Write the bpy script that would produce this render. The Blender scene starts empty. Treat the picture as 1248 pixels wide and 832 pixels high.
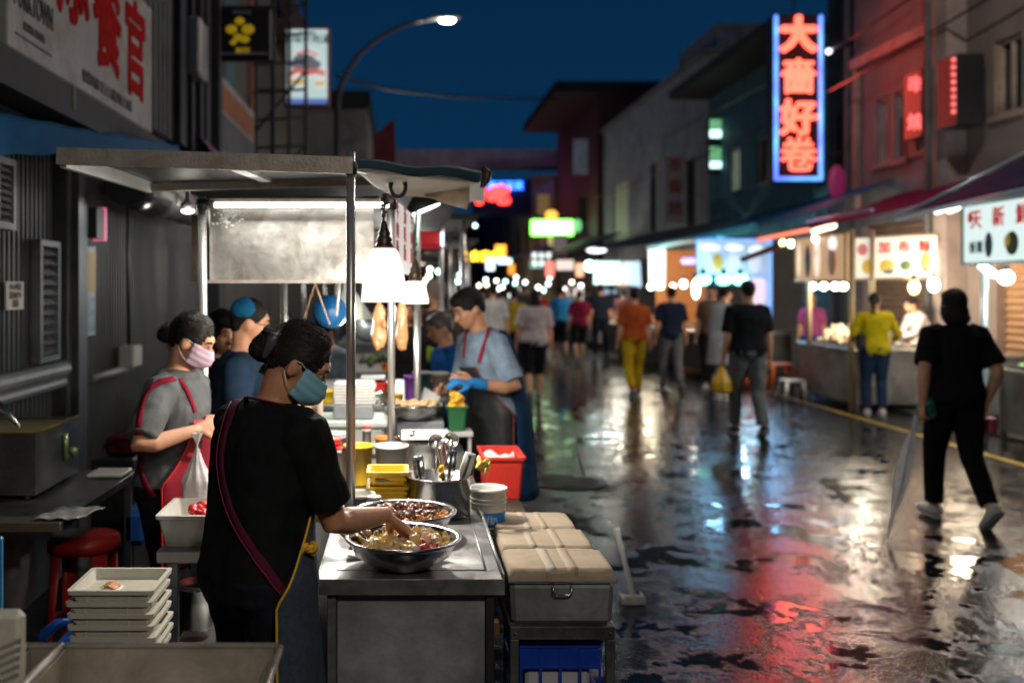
import bpy, bmesh, math, random
from mathutils import Vector, Matrix, Euler, noise
from mathutils.bvhtree import BVHTree
random.seed(7)
R = math.radians
F, VX, VY, EYE = 1213.3, 490.0, 350.0, 1.65
sc = bpy.context.scene
COL = sc.collection

# ---------------------------------------------------------------- camera
cam_d = bpy.data.cameras.new("camera"); cam = bpy.data.objects.new("camera", cam_d); COL.objects.link(cam)
cam.location = (0, 0, EYE); cam.rotation_euler = (R(90), 0, 0)
cam_d.lens = 35; cam_d.sensor_width = 36; cam_d.shift_x = 134/1248; cam_d.shift_y = -66/1248
cam_d.clip_start = 0.05; cam_d.clip_end = 900
cam_d.dof.use_dof = True; cam_d.dof.focus_distance = 2.95; cam_d.dof.aperture_fstop = 1.85
sc.camera = cam
# ---------------------------------------------------------------- sky
w = bpy.data.worlds.new("World"); sc.world = w; w.use_nodes = True
nt = w.node_tree; nt.nodes.clear()
tc = nt.nodes.new('ShaderNodeTexCoord'); sx = nt.nodes.new('ShaderNodeSeparateXYZ')
rp = nt.nodes.new('ShaderNodeValToRGB'); bg = nt.nodes.new('ShaderNodeBackground'); wo = nt.nodes.new('ShaderNodeOutputWorld')
nt.links.new(tc.outputs['Generated'], sx.inputs[0]); nt.links.new(sx.outputs[2], rp.inputs[0])
rp.color_ramp.elements[0].position = 0.0; rp.color_ramp.elements[0].color = (0.0028, 0.031, 0.082, 1)
rp.color_ramp.elements[1].position = 0.45; rp.color_ramp.elements[1].color = (0.0012, 0.015, 0.048, 1)
nt.links.new(rp.outputs[0], bg.inputs[0]); nt.links.new(bg.outputs[0], wo.inputs[0])
bg.inputs[1].default_value = 1.0
sc.view_settings.view_transform = 'Standard'; sc.view_settings.look = 'None'
sc.view_settings.exposure = 0.0; sc.view_settings.gamma = 1.0; sc.view_settings.use_curve_mapping = False
sc.cycles.use_denoising = True
sc.cycles.max_bounces = 6; sc.cycles.diffuse_bounces = 3; sc.cycles.glossy_bounces = 4
sc.cycles.transmission_bounces = 5; sc.cycles.transparent_max_bounces = 8
sc.cycles.caustics_reflective = False; sc.cycles.caustics_refractive = False
sc.cycles.sample_clamp_indirect = 6.0
sc.cycles.use_light_tree = True

def light(kind, name, loc, power, color=(1, 1, 1), size=.05, rot=None, spot=None, sx=None):
    d = bpy.data.lights.new(name, kind); o = bpy.data.objects.new(name, d); COL.objects.link(o)
    o.location = loc; d.energy = power; d.color = color
    if kind in ('POINT', 'SPOT'): d.shadow_soft_size = size
    if kind == 'AREA':
        d.shape = 'RECTANGLE'; d.size = size; d.size_y = sx or size
    if rot: o.rotation_euler = rot
    if name == 'neon_light': d.spread = R(70)
    if spot: d.spot_size = R(spot); d.spot_blend = .6
    return o

def WX(px, py, X):
    Y = X*F/(px-VX); return Vector((X, Y, EYE-(py-VY)/F*Y))
def W(px, py, Y):
    return Vector(((px-VX)/F*Y, Y, EYE-(py-VY)/F*Y))
def X_(px, Y): return (px-VX)/F*Y
def Z_(py, Y): return EYE-(py-VY)/F*Y

# ---------------------------------------------------------------- materials
_mats = {}
def M(name, col=(.5, .5, .5), rough=.5, metal=0., var=.12, scale=6., bump=0., bscale=60., emit=None, estr=0., spec=.5,
      rvar=.0, stretch=None, trans=0., alpha=1., coat=0., fold=0., dirt=None, dscale=3., damt=.5, sheen=0., sss=0.):
    if name in _mats: return _mats[name]
    m = bpy.data.materials.new(name); m.use_nodes = True; _mats[name] = m
    t = m.node_tree; b = t.nodes['Principled BSDF']; L = t.links.new
    b.inputs['Base Color'].default_value = (*col, 1); b.inputs['Roughness'].default_value = rough
    b.inputs['Metallic'].default_value = metal; b.inputs['Specular IOR Level'].default_value = spec
    b.inputs['Transmission Weight'].default_value = trans; b.inputs['Alpha'].default_value = alpha
    b.inputs['Coat Weight'].default_value = coat
    if sheen: b.inputs['Sheen Weight'].default_value = sheen
    if sss:
        b.inputs['Subsurface Weight'].default_value = sss; b.inputs['Subsurface Radius'].default_value = (.02, .008, .004)
        b.inputs['Subsurface Scale'].default_value = .5
    c = t.nodes.new('ShaderNodeTexCoord'); src = c.outputs['Object']
    if stretch:
        mp = t.nodes.new('ShaderNodeMapping'); mp.inputs['Scale'].default_value = stretch; L(src, mp.inputs[0]); src = mp.outputs[0]
    if var or rvar:
        n = t.nodes.new('ShaderNodeTexNoise'); n.inputs['Scale'].default_value = scale; n.inputs['Detail'].default_value = 6
        n.inputs['Roughness'].default_value = .65; L(src, n.inputs['Vector'])
    last = None
    if var:
        r = t.nodes.new('ShaderNodeValToRGB'); L(n.outputs['Fac'], r.inputs[0])
        r.color_ramp.elements[0].position = .3; r.color_ramp.elements[1].position = .7
        r.color_ramp.elements[0].color = (*[max(0, x*(1-var)) for x in col], 1)
        r.color_ramp.elements[1].color = (*[min(1, x*(1+var)) for x in col], 1)
        last = r.outputs[0]
    if dirt:
        n2 = t.nodes.new('ShaderNodeTexNoise'); n2.inputs['Scale'].default_value = dscale; n2.inputs['Detail'].default_value = 9
        n2.inputs['Roughness'].default_value = .75; n2.inputs['Distortion'].default_value = .6; L(src, n2.inputs['Vector'])
        r2 = t.nodes.new('ShaderNodeValToRGB'); L(n2.outputs['Fac'], r2.inputs[0])
        r2.color_ramp.elements[0].position = .46; r2.color_ramp.elements[1].position = .68
        r2.color_ramp.elements[1].color = (damt, damt, damt, 1)
        mx = t.nodes.new('ShaderNodeMix'); mx.data_type = 'RGBA'
        L(r2.outputs[0], mx.inputs[0]); mx.inputs[7].default_value = (*dirt, 1)
        if last: L(last, mx.inputs[6])
        else: mx.inputs[6].default_value = (*col, 1)
        last = mx.outputs[2]
    if last: L(last, b.inputs['Base Color'])
    if rvar:
        mr = t.nodes.new('ShaderNodeMapRange'); L(n.outputs['Fac'], mr.inputs[0])
        mr.inputs[1].default_value = .3; mr.inputs[2].default_value = .7
        mr.inputs[3].default_value = max(.03, rough-rvar); mr.inputs[4].default_value = min(1, rough+rvar); L(mr.outputs[0], b.inputs['Roughness'])
    fold_out = None
    if fold:
        mp2 = t.nodes.new('ShaderNodeMapping'); mp2.inputs['Scale'].default_value = (1, 1, .55); mp2.inputs['Rotation'].default_value = (.3, .5, .2); L(c.outputs['Object'], mp2.inputs[0])
        n4 = t.nodes.new('ShaderNodeTexNoise'); n4.inputs['Scale'].default_value = 6.5; n4.inputs['Detail'].default_value = 1.5; n4.inputs['Distortion'].default_value = 1.3; L(mp2.outputs[0], n4.inputs['Vector'])
        bp4 = t.nodes.new('ShaderNodeBump'); bp4.inputs['Strength'].default_value = fold; bp4.inputs['Distance'].default_value = .035; L(n4.outputs['Fac'], bp4.inputs['Height']); fold_out = bp4.outputs[0]; L(fold_out, b.inputs['Normal'])
    if bump:
        n3 = t.nodes.new('ShaderNodeTexNoise'); n3.inputs['Scale'].default_value = bscale; n3.inputs['Detail'].default_value = 4; L(src, n3.inputs['Vector'])
        bp = t.nodes.new('ShaderNodeBump'); bp.inputs['Strength'].default_value = bump; bp.inputs['Distance'].default_value = .01
        L(n3.outputs['Fac'], bp.inputs['Height']); L(bp.outputs[0], b.inputs['Normal'])
        if fold_out: L(fold_out, bp.inputs['Normal'])
    if emit:
        b.inputs['Emission Color'].default_value = (*emit, 1); b.inputs['Emission Strength'].default_value = estr
    return m

def EM(name, col=None, s=None, base=(.8, .8, .8)):
    if 'glow_'+name in _mats: return _mats['glow_'+name]
    return M('glow_'+name, base, .4, var=0, emit=col, estr=s)
_solid = {}
def PL(col, rough=.38, name='plastic'):       # plastic
    k = (name,)+tuple(round(c, 3) for c in col)+(rough,)
    if k not in _solid: _solid[k] = M(name+'_%d' % len(_solid), col, rough, var=.1, scale=9, bump=.03, bscale=30, rvar=.08, dirt=tuple(c*.55 for c in col), dscale=7, damt=.35)
    return _solid[k]
def CL(col, v=.25):                            # cloth
    k = ('cloth',)+tuple(round(c, 4) for c in col)
    if k not in _solid: _solid[k] = M('cloth_%d' % len(_solid), col, .88, var=v, scale=14, bump=.25, bscale=260, spec=.08, fold=.5)
    return _solid[k]
def PT(col, rough=.7, name='paint', v=.2, **k):
    kk = (name,)+tuple(round(c, 4) for c in col)
    if kk not in _solid: _solid[kk] = M(name+'_%d' % len(_solid), col, rough, var=v, scale=2.5, bump=.15, bscale=25, dirt=tuple(c*.45 for c in col), dscale=1.4, damt=.7, spec=.25, **k)
    return _solid[kk]

STEEL = M('brushed_steel', (.50, .49, .47), .34, .92, var=.22, scale=5, rvar=.12, bump=.05, bscale=30, dirt=(.20, .18, .16), dscale=5, damt=.6)
STEEL_D = M('dull_grey_steel', (.27, .27, .265), .5, .75, var=.35, scale=4, rvar=.12, bump=.12, bscale=55, dirt=(.12, .115, .11), dscale=4, damt=.7)
CHROME = M('polished_tube', (.56, .54, .51), .3, .72, var=.18, scale=6, rvar=.05, stretch=(1, 1, .3))
IRON = M('dark_iron', (.05, .05, .052), .55, .6, var=.3, bump=.15)
BLACK = M('black_plastic', (.018, .018, .02), .42, var=.2, bump=.05)
WHITE = PL((.74, .73, .70)); WHITE2 = PL((.62, .60, .54)); RED = PL((.62, .03, .025)); REDD = PL((.30, .015, .012))
YEL = PL((.85, .52, .03)); BLUE = PL((.015, .12, .50)); GREEN = PL((.02, .14, .05)); PURP = PL((.14, .03, .25))
GLASS = M('window_glass', (.02, .03, .04), .08, var=.3, scale=1, spec=.8)
SKIN = M('skin', (.60, .30, .175), .47, var=.2, scale=11, bump=.08, bscale=180, sss=.12)
SKIN_T = M('skin_tanned', (.50, .235, .13), .45, var=.22, scale=11, bump=.08, bscale=180, sss=.1)
HAIR = M('black_hair', (.014, .011, .010), .55, var=.3, scale=20, bump=.8, bscale=90, stretch=(1, .25, 1), spec=.18)
HAIR_G = M('greying_hair', (.11, .10, .095), .5, var=.4, scale=40, bump=.5, bscale=60, stretch=(1, 1, .15))
TARP_B = M('blue_tarpaulin', (.008, .085, .20), .6, spec=.08, var=.25, scale=3, bump=.4, bscale=8)
CARD = M('cardboard', (.40, .315, .225), .9, var=.16, scale=7, bump=.5, bscale=16, dirt=(.33, .26, .19), dscale=3, damt=.5)

# ---------------------------------------------------------------- mesh builder
class MB:
    def __init__(s): s.v = []; s.f = []; s.m = []; s.s = []; s.cur = 0
    def face(s, idx, smooth=False): s.f.append(tuple(idx)); s.m.append(s.cur); s.s.append(smooth)
    def quad(s, a, b, c, d, smooth=False):
        n = len(s.v); s.v += [Vector(a), Vector(b), Vector(c), Vector(d)]; s.face((n, n+1, n+2, n+3), smooth); return s
    def poly(s, pts):
        n = len(s.v); s.v += [Vector(p) for p in pts]; s.face(range(n, n+len(pts))); return s
    def box(s, x0, x1, y0, y1, z0, z1, T=None, b=0.0):
        if x0 > x1: x0, x1 = x1, x0
        if y0 > y1: y0, y1 = y1, y0
        if z0 > z1: z0, z1 = z1, z0
        b = min(b, (x1-x0)*.45, (y1-y0)*.45, (z1-z0)*.45)
        if b <= 0:
            P = [(x, y, z) for z in (z0, z1) for (x, y) in ((x0, y0), (x1, y0), (x1, y1), (x0, y1))]
            n = len(s.v); s.v += [(T @ Vector(p)) if T else Vector(p) for p in P]
            for q in ((3, 2, 1, 0), (4, 5, 6, 7), (0, 1, 5, 4), (1, 2, 6, 5), (2, 3, 7, 6), (3, 0, 4, 7)): s.face([n+i for i in q])
            return s
        c = Vector(((x0+x1)/2, (y0+y1)/2, (z0+z1)/2)); h = Vector(((x1-x0)/2, (y1-y0)/2, (z1-z0)/2))
        n = len(s.v); ids = {}
        for sx in (-1, 1):
            for sy in (-1, 1):
                for sz in (-1, 1):
                    for k in range(3):
                        d = [h.x-b, h.y-b, h.z-b]; d[k] += b
                        p = Vector((c.x+sx*d[0], c.y+sy*d[1], c.z+sz*d[2]))
                        ids[(sx, sy, sz, k)] = len(s.v); s.v.append((T @ p) if T else p)
        def q(*a): s.face([ids[i] for i in a])
        q((1,-1,-1,0),(1,1,-1,0),(1,1,1,0),(1,-1,1,0)); q((-1,-1,-1,0),(-1,-1,1,0),(-1,1,1,0),(-1,1,-1,0))
        q((-1,1,-1,1),(-1,1,1,1),(1,1,1,1),(1,1,-1,1)); q((-1,-1,-1,1),(1,-1,-1,1),(1,-1,1,1),(-1,-1,1,1))
        q((-1,-1,1,2),(1,-1,1,2),(1,1,1,2),(-1,1,1,2)); q((-1,-1,-1,2),(-1,1,-1,2),(1,1,-1,2),(1,-1,-1,2))
        for sa in (-1, 1):
            for sb in (-1, 1):
                q((-1,sa,sb,1),(1,sa,sb,1),(1,sa,sb,2),(-1,sa,sb,2)); q((sa,-1,sb,0),(sa,1,sb,0),(sa,1,sb,2),(sa,-1,sb,2)); q((sa,sb,-1,0),(sa,sb,1,0),(sa,sb,1,1),(sa,sb,-1,1))
        for sx in (-1, 1):
            for sy in (-1, 1):
                for sz in (-1, 1): q((sx,sy,sz,0),(sx,sy,sz,1),(sx,sy,sz,2))
        return s
    def tube(s, pts, rad, seg=10, cap=True, ell=None, up=None, round_=False):
        pts = [Vector(p) for p in pts]; k = len(pts)
        if not hasattr(rad, '__len__'): rad = [rad]*k
        rad = list(rad)
        if round_:                       # hemispherical ends
            def ends(p, q, r): d = (p-q).normalized(); return [(p+d*r*.98, r*.15), (p+d*r*.8, r*.6), (p+d*r*.45, r*.89)]
            a = ends(pts[0], pts[1], rad[0]); b_ = ends(pts[-1], pts[-2], rad[-1])[::-1]
            pts = [x[0] for x in a]+pts+[x[0] for x in b_]; rad = [x[1] for x in a]+rad+[x[1] for x in b_]; k = len(pts)
        ref = Vector(up) if up else None
        rings = []
        u = None
        for i in range(k):
            d = (pts[min(i+1, k-1)]-pts[max(i-1, 0)])
            if d.length < 1e-9: d = Vector((0, 0, 1))
            d.normalize()
            if ref is not None: u = ref-d*ref.dot(d)
            elif u is None:
                a = Vector((0, 0, 1)) if abs(d.z) < .9 else Vector((1, 0, 0)); u = a-d*a.dot(d)
            else: u = u-d*u.dot(d)
            if u.length < 1e-6: u = Vector((1, 0, 0))
            u.normalize(); v_ = d.cross(u)
            e = ell[i] if (ell and isinstance(ell[0], (tuple, list)) and not round_) else (ell or (1, 1))
            n = len(s.v)
            for j in range(seg):
                a = 2*math.pi*j/seg; s.v.append(pts[i]+(u*math.cos(a)*e[0]+v_*math.sin(a)*e[1])*rad[i])
            rings.append(n)
        for i in range(k-1):
            for j in range(seg):
                j2 = (j+1) % seg; s.face((rings[i]+j, rings[i]+j2, rings[i+1]+j2, rings[i+1]+j), True)
        if cap: s.face([rings[0]+j for j in range(seg)][::-1]); s.face([rings[-1]+j for j in range(seg)])
        return s
    def lathe(s, prof, c=(0, 0, 0), seg=28, T=None, sc=(1, 1), close=False):
        c = Vector(c); k = len(prof); base = len(s.v)
        for r, z in prof:
            for j in range(seg):
                a = 2*math.pi*j/seg; p = Vector((r*math.cos(a)*sc[0], r*math.sin(a)*sc[1], z))
                s.v.append((T @ p) if T else p+c)
        for i in range(k-1):
            for j in range(seg):
                j2 = (j+1) % seg; s.face((base+i*seg+j, base+i*seg+j2, base+(i+1)*seg+j2, base+(i+1)*seg+j), True)
        s.face([base+j for j in range(seg)][::-1]); s.face([base+(k-1)*seg+j for j in range(seg)])
        return s
    def ball(s, c, r, seg=16, rings=10, T=None):
        if not hasattr(r, '__len__'): r = (r, r, r)
        c = Vector(c); base = len(s.v)
        for i in range(1, rings):
            th = math.pi*i/rings
            for j in range(seg):
                a = 2*math.pi*j/seg
                p = Vector((r[0]*math.sin(th)*math.cos(a), r[1]*math.sin(th)*math.sin(a), r[2]*math.cos(th)))
                if T: p = T @ p
                s.v.append(c+p)
        top = Vector((0, 0, r[2])); bot = -top
        if T: top = T @ top; bot = T @ bot
        s.v += [c+top, c+bot]; ti = len(s.v)-2; bi = ti+1
        for i in range(rings-2):
            for j in range(seg):
                j2 = (j+1) % seg; s.face((base+i*seg+j, base+(i+1)*seg+j, base+(i+1)*seg+j2, base+i*seg+j2), True)
        for j in range(seg):
            j2 = (j+1) % seg; s.face((ti, base+j, base+j2), True); s.face((bi, base+(rings-2)*seg+j2, base+(rings-2)*seg+j), True)
        return s
    def sheet(s, fn, nu, nv, th=0.0, smooth=True):
        """grid fn(u,v)->point; th: thickness along the local normal (a closed shell)"""
        g = [[Vector(fn(i/nu, j/nv)) for j in range(nv+1)] for i in range(nu+1)]
        n0 = len(s.v)
        for r in g: s.v += r
        def id_(i, j): return n0+i*(nv+1)+j
        for i in range(nu):
            for j in range(nv): s.face((id_(i, j), id_(i+1, j), id_(i+1, j+1), id_(i, j+1)), smooth)
        if th:
            n1 = len(s.v)
            for i in range(nu+1):
                for j in range(nv+1):
                    a = g[min(i+1, nu)][j]-g[max(i-1, 0)][j]; b = g[i][min(j+1, nv)]-g[i][max(j-1, 0)]
                    nn = a.cross(b)
                    nn = nn.normalized() if nn.length > 1e-12 else Vector((0, 0, 1))
                    s.v.append(g[i][j]+nn*th)
            def id2(i, j): return n1+i*(nv+1)+j
            for i in range(nu):
                for j in range(nv): s.face((id2(i, j), id2(i, j+1), id2(i+1, j+1), id2(i+1, j)), smooth)
            for i in range(nu): s.face((id_(i, 0), id2(i, 0), id2(i+1, 0), id_(i+1, 0))); s.face((id_(i, nv), id_(i+1, nv), id2(i+1, nv), id2(i, nv)))
            for j in range(nv): s.face((id_(0, j), id_(0, j+1), id2(0, j+1), id2(0, j))); s.face((id_(nu, j), id2(nu, j), id2(nu, j+1), id_(nu, j+1)))
        return s
    def text(s, body, T, size=1.0, off=0.0, ext=.01, align='CENTER', shear=0.):
        c = bpy.data.curves.new('t', 'FONT'); c.body = body; c.size = size;  c.extrude = ext; c.align_x = align
        c.align_y = 'CENTER'; c.shear = shear; c.resolution_u = 3
        o = bpy.data.objects.new('t', c); COL.objects.link(o)
        me = bpy.data.meshes.new_from_object(o.evaluated_get(bpy.context.evaluated_depsgraph_get()))
        cp = [(0, 0)] if off <= 0 else [(0, 0)]+[(math.cos(a)*off*size*1.25, math.sin(a)*off*size*1.25) for a in [k*math.pi/4 for k in range(8)]]
        for q_, (dx, dy) in enumerate(cp):           # a heavier weight of the same letter
            n = len(s.v); s.v += [T @ (v.co+Vector((dx, dy, -.00025*q_))) for v in me.vertices]
            for p in me.polygons: s.face([n+i for i in p.vertices])
        bpy.data.objects.remove(o); bpy.data.curves.remove(c); bpy.data.meshes.remove(me)
        return s
    def mesh(s, name, org=Vector((0, 0, 0))):
        me = bpy.data.meshes.new(name); me.from_pydata([tuple(v-org) for v in s.v], [], s.f)
        me.polygons.foreach_set('material_index', s.m); me.polygons.foreach_set('use_smooth', s.s)
        me.validate(); me.update(); return me

ORG = {}
def setp(o, label=None, cat=None, group=None, kind=None):
    if label: o['label'] = label
    if cat: o['category'] = cat
    if group: o['group'] = group
    if kind: o['kind'] = kind
    return o
def thing(name, label, cat, loc=(0, 0, 0), group=None):
    o = bpy.data.objects.new(name, None); COL.objects.link(o); o.location = loc; o.empty_display_size = .1
    ORG[o] = Vector(loc); return setp(o, label, cat, group)
def part(name, mb, mats, parent, label=None, mesh=None, fixn=True):
    """one mesh part built in world coordinates; its origin is its thing's"""
    org = ORG[parent]
    if mesh is None: me = mb.mesh(name, org)
    else:
        me = mesh; me.transform(Matrix.Translation(-org))
    if fixn and mesh is None:
        bm = bmesh.new(); bm.from_mesh(me); bmesh.ops.recalc_face_normals(bm, faces=bm.faces); bm.to_mesh(me); bm.free()
    for m in (mats if isinstance(mats, (list, tuple)) else [mats]): me.materials.append(m)
    o = bpy.data.objects.new(name, me); COL.objects.link(o); o.parent = parent; ORG[o] = org
    if label: o['label'] = label
    return o
def solo(name, mb, mats, label, cat, group=None, kind=None, org=None, fixn=True):
    """a thing that is one mesh"""
    if org is None:
        xs = [v.x for v in mb.v]; ys = [v.y for v in mb.v]; zs = [v.z for v in mb.v]
        org = Vector(((min(xs)+max(xs))/2, (min(ys)+max(ys))/2, min(zs)))
    org = Vector(org); me = mb.mesh(name, org)
    if fixn:
        bm = bmesh.new(); bm.from_mesh(me); bmesh.ops.recalc_face_normals(bm, faces=bm.faces); bm.to_mesh(me); bm.free()
    for m in (mats if isinstance(mats, (list, tuple)) else [mats]): me.materials.append(m)
    o = bpy.data.objects.new(name, me); COL.objects.link(o); o.location = org; ORG[o] = org
    return setp(o, label, cat, group, kind)
def dup(root, loc, rotz=None, label=None, group=None):
    def cp(o, parent=None):
        c = o.copy(); COL.objects.link(c)
        if parent is not None: c.parent = parent
        for ch in list(o.children): cp(ch, c)
        return c
    r = cp(root); r.location = loc
    if rotz is not None: r.rotation_euler = (0, 0, rotz)
    if label: r['label'] = label
    if group: r['group'] = group
    return r
def face_cam(x, y, z):       # local x -> world x, local y -> world z : text/sign plane facing -Y
    return Matrix.Translation((x, y, z)) @ Matrix.Rotation(R(90), 4, 'X')
def face_left(x, y, z):      # sign on a plane x=const seen from smaller x (right-hand side of the street), reads towards -y
    return Matrix.Translation((x, y, z)) @ Matrix.Rotation(R(-90), 4, 'Z') @ Matrix.Rotation(R(90), 4, 'X')
def face_right(x, y, z):     # plane x=const seen from larger x (left-hand side), reads towards +y
    return Matrix.Translation((x, y, z)) @ Matrix.Rotation(R(90), 4, 'Z') @ Matrix.Rotation(R(90), 4, 'X')

def remesh(mb, vox, smooth=4, disp=0., dscale=.1):
    me = bpy.data.meshes.new('r'); me.from_pydata([tuple(v) for v in mb.v], [], mb.f); me.update()
    bm = bmesh.new(); bm.from_mesh(me); bmesh.ops.recalc_face_normals(bm, faces=bm.faces); bm.to_mesh(me); bm.free()
    o = bpy.data.objects.new('r', me); COL.objects.link(o)
    md = o.modifiers.new('r', 'REMESH'); md.mode = 'VOXEL'; md.voxel_size = vox; md.use_smooth_shade = True
    if smooth:
        s = o.modifiers.new('s', 'SMOOTH'); s.factor = .5; s.iterations = smooth
    out = bpy.data.meshes.new_from_object(o.evaluated_get(bpy.context.evaluated_depsgraph_get()))
    bpy.data.objects.remove(o); bpy.data.meshes.remove(me)
    if disp:
        ns = [v.normal.copy() for v in out.vertices]
        for v, nn in zip(out.vertices, ns):
            p = v.co
            d = noise.noise(Vector((p.x, p.y, p.z*.45))/dscale)*.65+noise.noise(Vector((p.x+5, p.y, p.z*.7))/(dscale*.4))*.35
            v.co = p+nn*(d*disp)
    for p in out.polygons: p.use_smooth = True
    return out
# ---------------------------------------------------------------- people
def ik(a, t, l1, l2, hint):
    a = Vector(a); t = Vector(t); d = t-a; L = min(d.length, (l1+l2)*.995); d.normalize()
    x = (l1*l1-l2*l2+L*L)/(2*L); h = math.sqrt(max(0, l1*l1-x*x))
    hint = Vector(hint); hint = hint-d*hint.dot(d); hint.normalize()
    return a+d*x+hint*h, a+d*L

def hand(mb, wrist, d, pn, s=1., curl=.5, side=1, seg=7, spread=1.):
    """d: wrist->knuckles, pn: out of the palm (fingers curl that way), side: which way along d x pn the thumb lies"""
    d = Vector(d).normalized(); pn = Vector(pn); pn = (pn-d*pn.dot(d)).normalized(); u = d.cross(pn)*side
    w_ = Vector(wrist)
    mb.tube([w_-d*.01*s, w_+d*.03*s, w_+d*.07*s, w_+d*.088*s], [.024*s, .034*s, .039*s, .034*s], 10, ell=(.45, 1.), up=pn, round_=True)
    Ls = [.068, .076, .071, .056]
    for k in range(4):
        off = (.030-.0195*k)*s; b = w_+d*(.082-.004*abs(k-1.2))*s+u*off*spread
        c = curl*(1+.12*k); L = Ls[k]*s; p = [b-d*.02*s, b]; ang = c*.35
        for q in (.45, .32, .23):
            dd = (d*math.cos(ang)+pn*math.sin(ang)+u*(.10*(1.2-k))*spread).normalized(); p.append(p[-1]+dd*L*q); ang += c*.55+.12
        mb.tube(p, [.0092*s, .0095*s, .0088*s, .0082*s, .0070*s], seg, round_=True)
    b = w_+d*.025*s+u*.024*s
    d1 = (d*.6+u*.62+pn*.35).normalized(); d2 = (d*.85+u*.15+pn*.5).normalized()
    mb.tube([b, b+d1*.035*s, b+d1*.035*s+d2*.03*s, b+d1*.035*s+d2*.052*s], [.014*s, .0125*s, .0105*s, .0085*s], seg, round_=True)

HEADZ = .123
def person(label, loc, h=1.65, face=0., build=1., lean=0., head=(0, 0, 0), rh=None, lh=None, rel=None, lel=None, feet=None,
           hair='short', shirt=(.1, .1, .1), sleeve=.6, pants=(.02, .02, .025), pleg=1., shoes=(.3, .3, .3), skin=None, vox=.012,
           hands='mitt', curl=.55, hairmat=None, group=None, mask=None, faced=None, bow=0., disp=.006, hem=.80, pn=None, hdir=None,
           skirt=False, twist=0.):
    """face: degrees, 0 walks away up the street, 180 faces the camera, -90 faces right. Wrist targets rh/lh are in world coordinates when Vectors, else local metres."""
    skin = skin or SKIN; hairmat = hairmat or HAIR; s = h/1.65; loc = Vector(loc)
    A = Matrix.Translation(loc) @ Matrix.Rotation(R(face), 4, 'Z'); Ai = A.inverted()
    t = thing('person', label, 'person', loc, group)
    t['pose'] = ''
    del t['pose']
    piv = Vector((0, 0, .92*s))
    Rl = Matrix.Rotation(R(-lean), 4, 'X')
    def T(p):                                  # torso lean (+ a little bend of the upper back)
        p = Vector(p)*1.0; q = p-piv
        if q.z > 0:
            k = min(1, q.z/(.3*s)); q = (Matrix.Rotation(R(-lean)*k, 4, 'X') @ q)
            if bow and p.z > 1.15*s:
                c = Matrix.Rotation(R(-lean), 4, 'X') @ (Vector((0, 0, 1.15*s))-piv); q = c+Matrix.Rotation(R(-bow), 4, 'X') @ (q-c)
            if twist: q = Matrix.Rotation(R(twist)*k, 4, 'Z') @ q
        return q+piv
    b = build
    rings = [(.80, .125*b, .095*b, -.005), (.86, .165*b, .118*b, -.012), (.92, .172*b, .122*b, -.012), (1.0, .152*b, .110*b, 0), (1.08, .142*b, .108*b, .004),
             (1.16, .150*b, .112*b, .006), (1.24, .160*b, .115*b, .0), (1.31, .158*b, .098*b, -.008), (1.355, .115*b, .07*b, -.012), (1.385, .062, .055, -.008)]
    def torso(mb, infl, z0, z1, flare=0.):
        rr = [r for r in rings if z0-.001 <= r[0] <= z1+.001]
        base = len(mb.v); seg = 20
        for (z, rx, ry, oy) in rr:
            fl = flare*max(0, (1.1-z)/.3)
            for j in range(seg):
                a = 2*math.pi*j/seg; ca, sa = math.cos(a), math.sin(a)
                pw = .82
                p = Vector((math.copysign(abs(ca)**pw, ca)*(rx+infl+fl)*s, (math.copysign(abs(sa)**pw, sa)*(ry+infl+fl)+oy)*s, z*s)); mb.v.append(A @ T(p))
        for i in range(len(rr)-1):
            for j in range(seg):
                j2 = (j+1) % seg; mb.face((base+i*seg+j, base+i*seg+j2, base+(i+1)*seg+j2, base+(i+1)*seg+j), True)
        mb.face([base+j for j in range(seg)][::-1]); mb.face([base+(len(rr)-1)*seg+j for j in range(seg)])
    # joints in world space
    def WT(p): return A @ T(Vector(p)*s)
    sh = {1: WT((.155*b**.5, -.008, 1.315)), -1: WT((-.155*b**.5, -.008, 1.315))}
    rot = A.to_3x3()
    def dirw(v): return (rot @ Vector(v))
    wr = {}; el = {}
    for sd, tg, hint in ((1, rh, rel), (-1, lh, lel)):
        if tg is None: tg = T(Vector((sd*.235*b**.4, .02, 1.315))*s)-Vector((0, 0, .50*s)); tg = A @ tg
        elif not isinstance(tg, Vector): tg = A @ (Vector(tg)*s)
        hint = dirw(hint or (sd*.35, -1, -.25)); el[sd], wr[sd] = ik(sh[sd], tg, .275*s, .235*s, hint)
    hip = {1: A @ (Vector((.085, 0, .86))*s), -1: A @ (Vector((-.085, 0, .86))*s)}
    feet = feet or {1: (.10, -.02, .0, 0), -1: (-.10, .03, .0, 0)}
    kn = {}; an = {}; ft = {}
    for sd in (1, -1):
        fx, fy, fz, pitch = feet[sd]; ft[sd] = feet[sd]
        kn[sd], an[sd] = ik(hip[sd], A @ (Vector((fx, fy, .085+fz))*s), .40*s, .385*s, dirw((sd*.1, 1, 0)))
    # head
    hy, hp, hr = head
    nb = WT((0, -.012, 1.37))
    hm = Matrix.Rotation(R(face+hy+twist), 4, 'Z') @ Matrix.Rotation(R(-hp), 4, 'X') @ Matrix.Rotation(R(hr), 4, 'Y')
    neck_up = ((rot @ T(Vector((0, 0, 1.37)))-rot @ T(Vector((0, 0, 1.2)))).normalized()+hm.to_3x3() @ Vector((0, 0, .8))).normalized()
    hc = nb+neck_up*.085*s+hm.to_3x3() @ Vector((0, .016, .058))*s
    H = Matrix.Translation(hc) @ hm @ Matrix.Scale(s*.91, 4)
    H3 = H.to_3x3()
    # body mesh
    mb = MB()
    torso(mb, 0, .80, 1.385)
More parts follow.
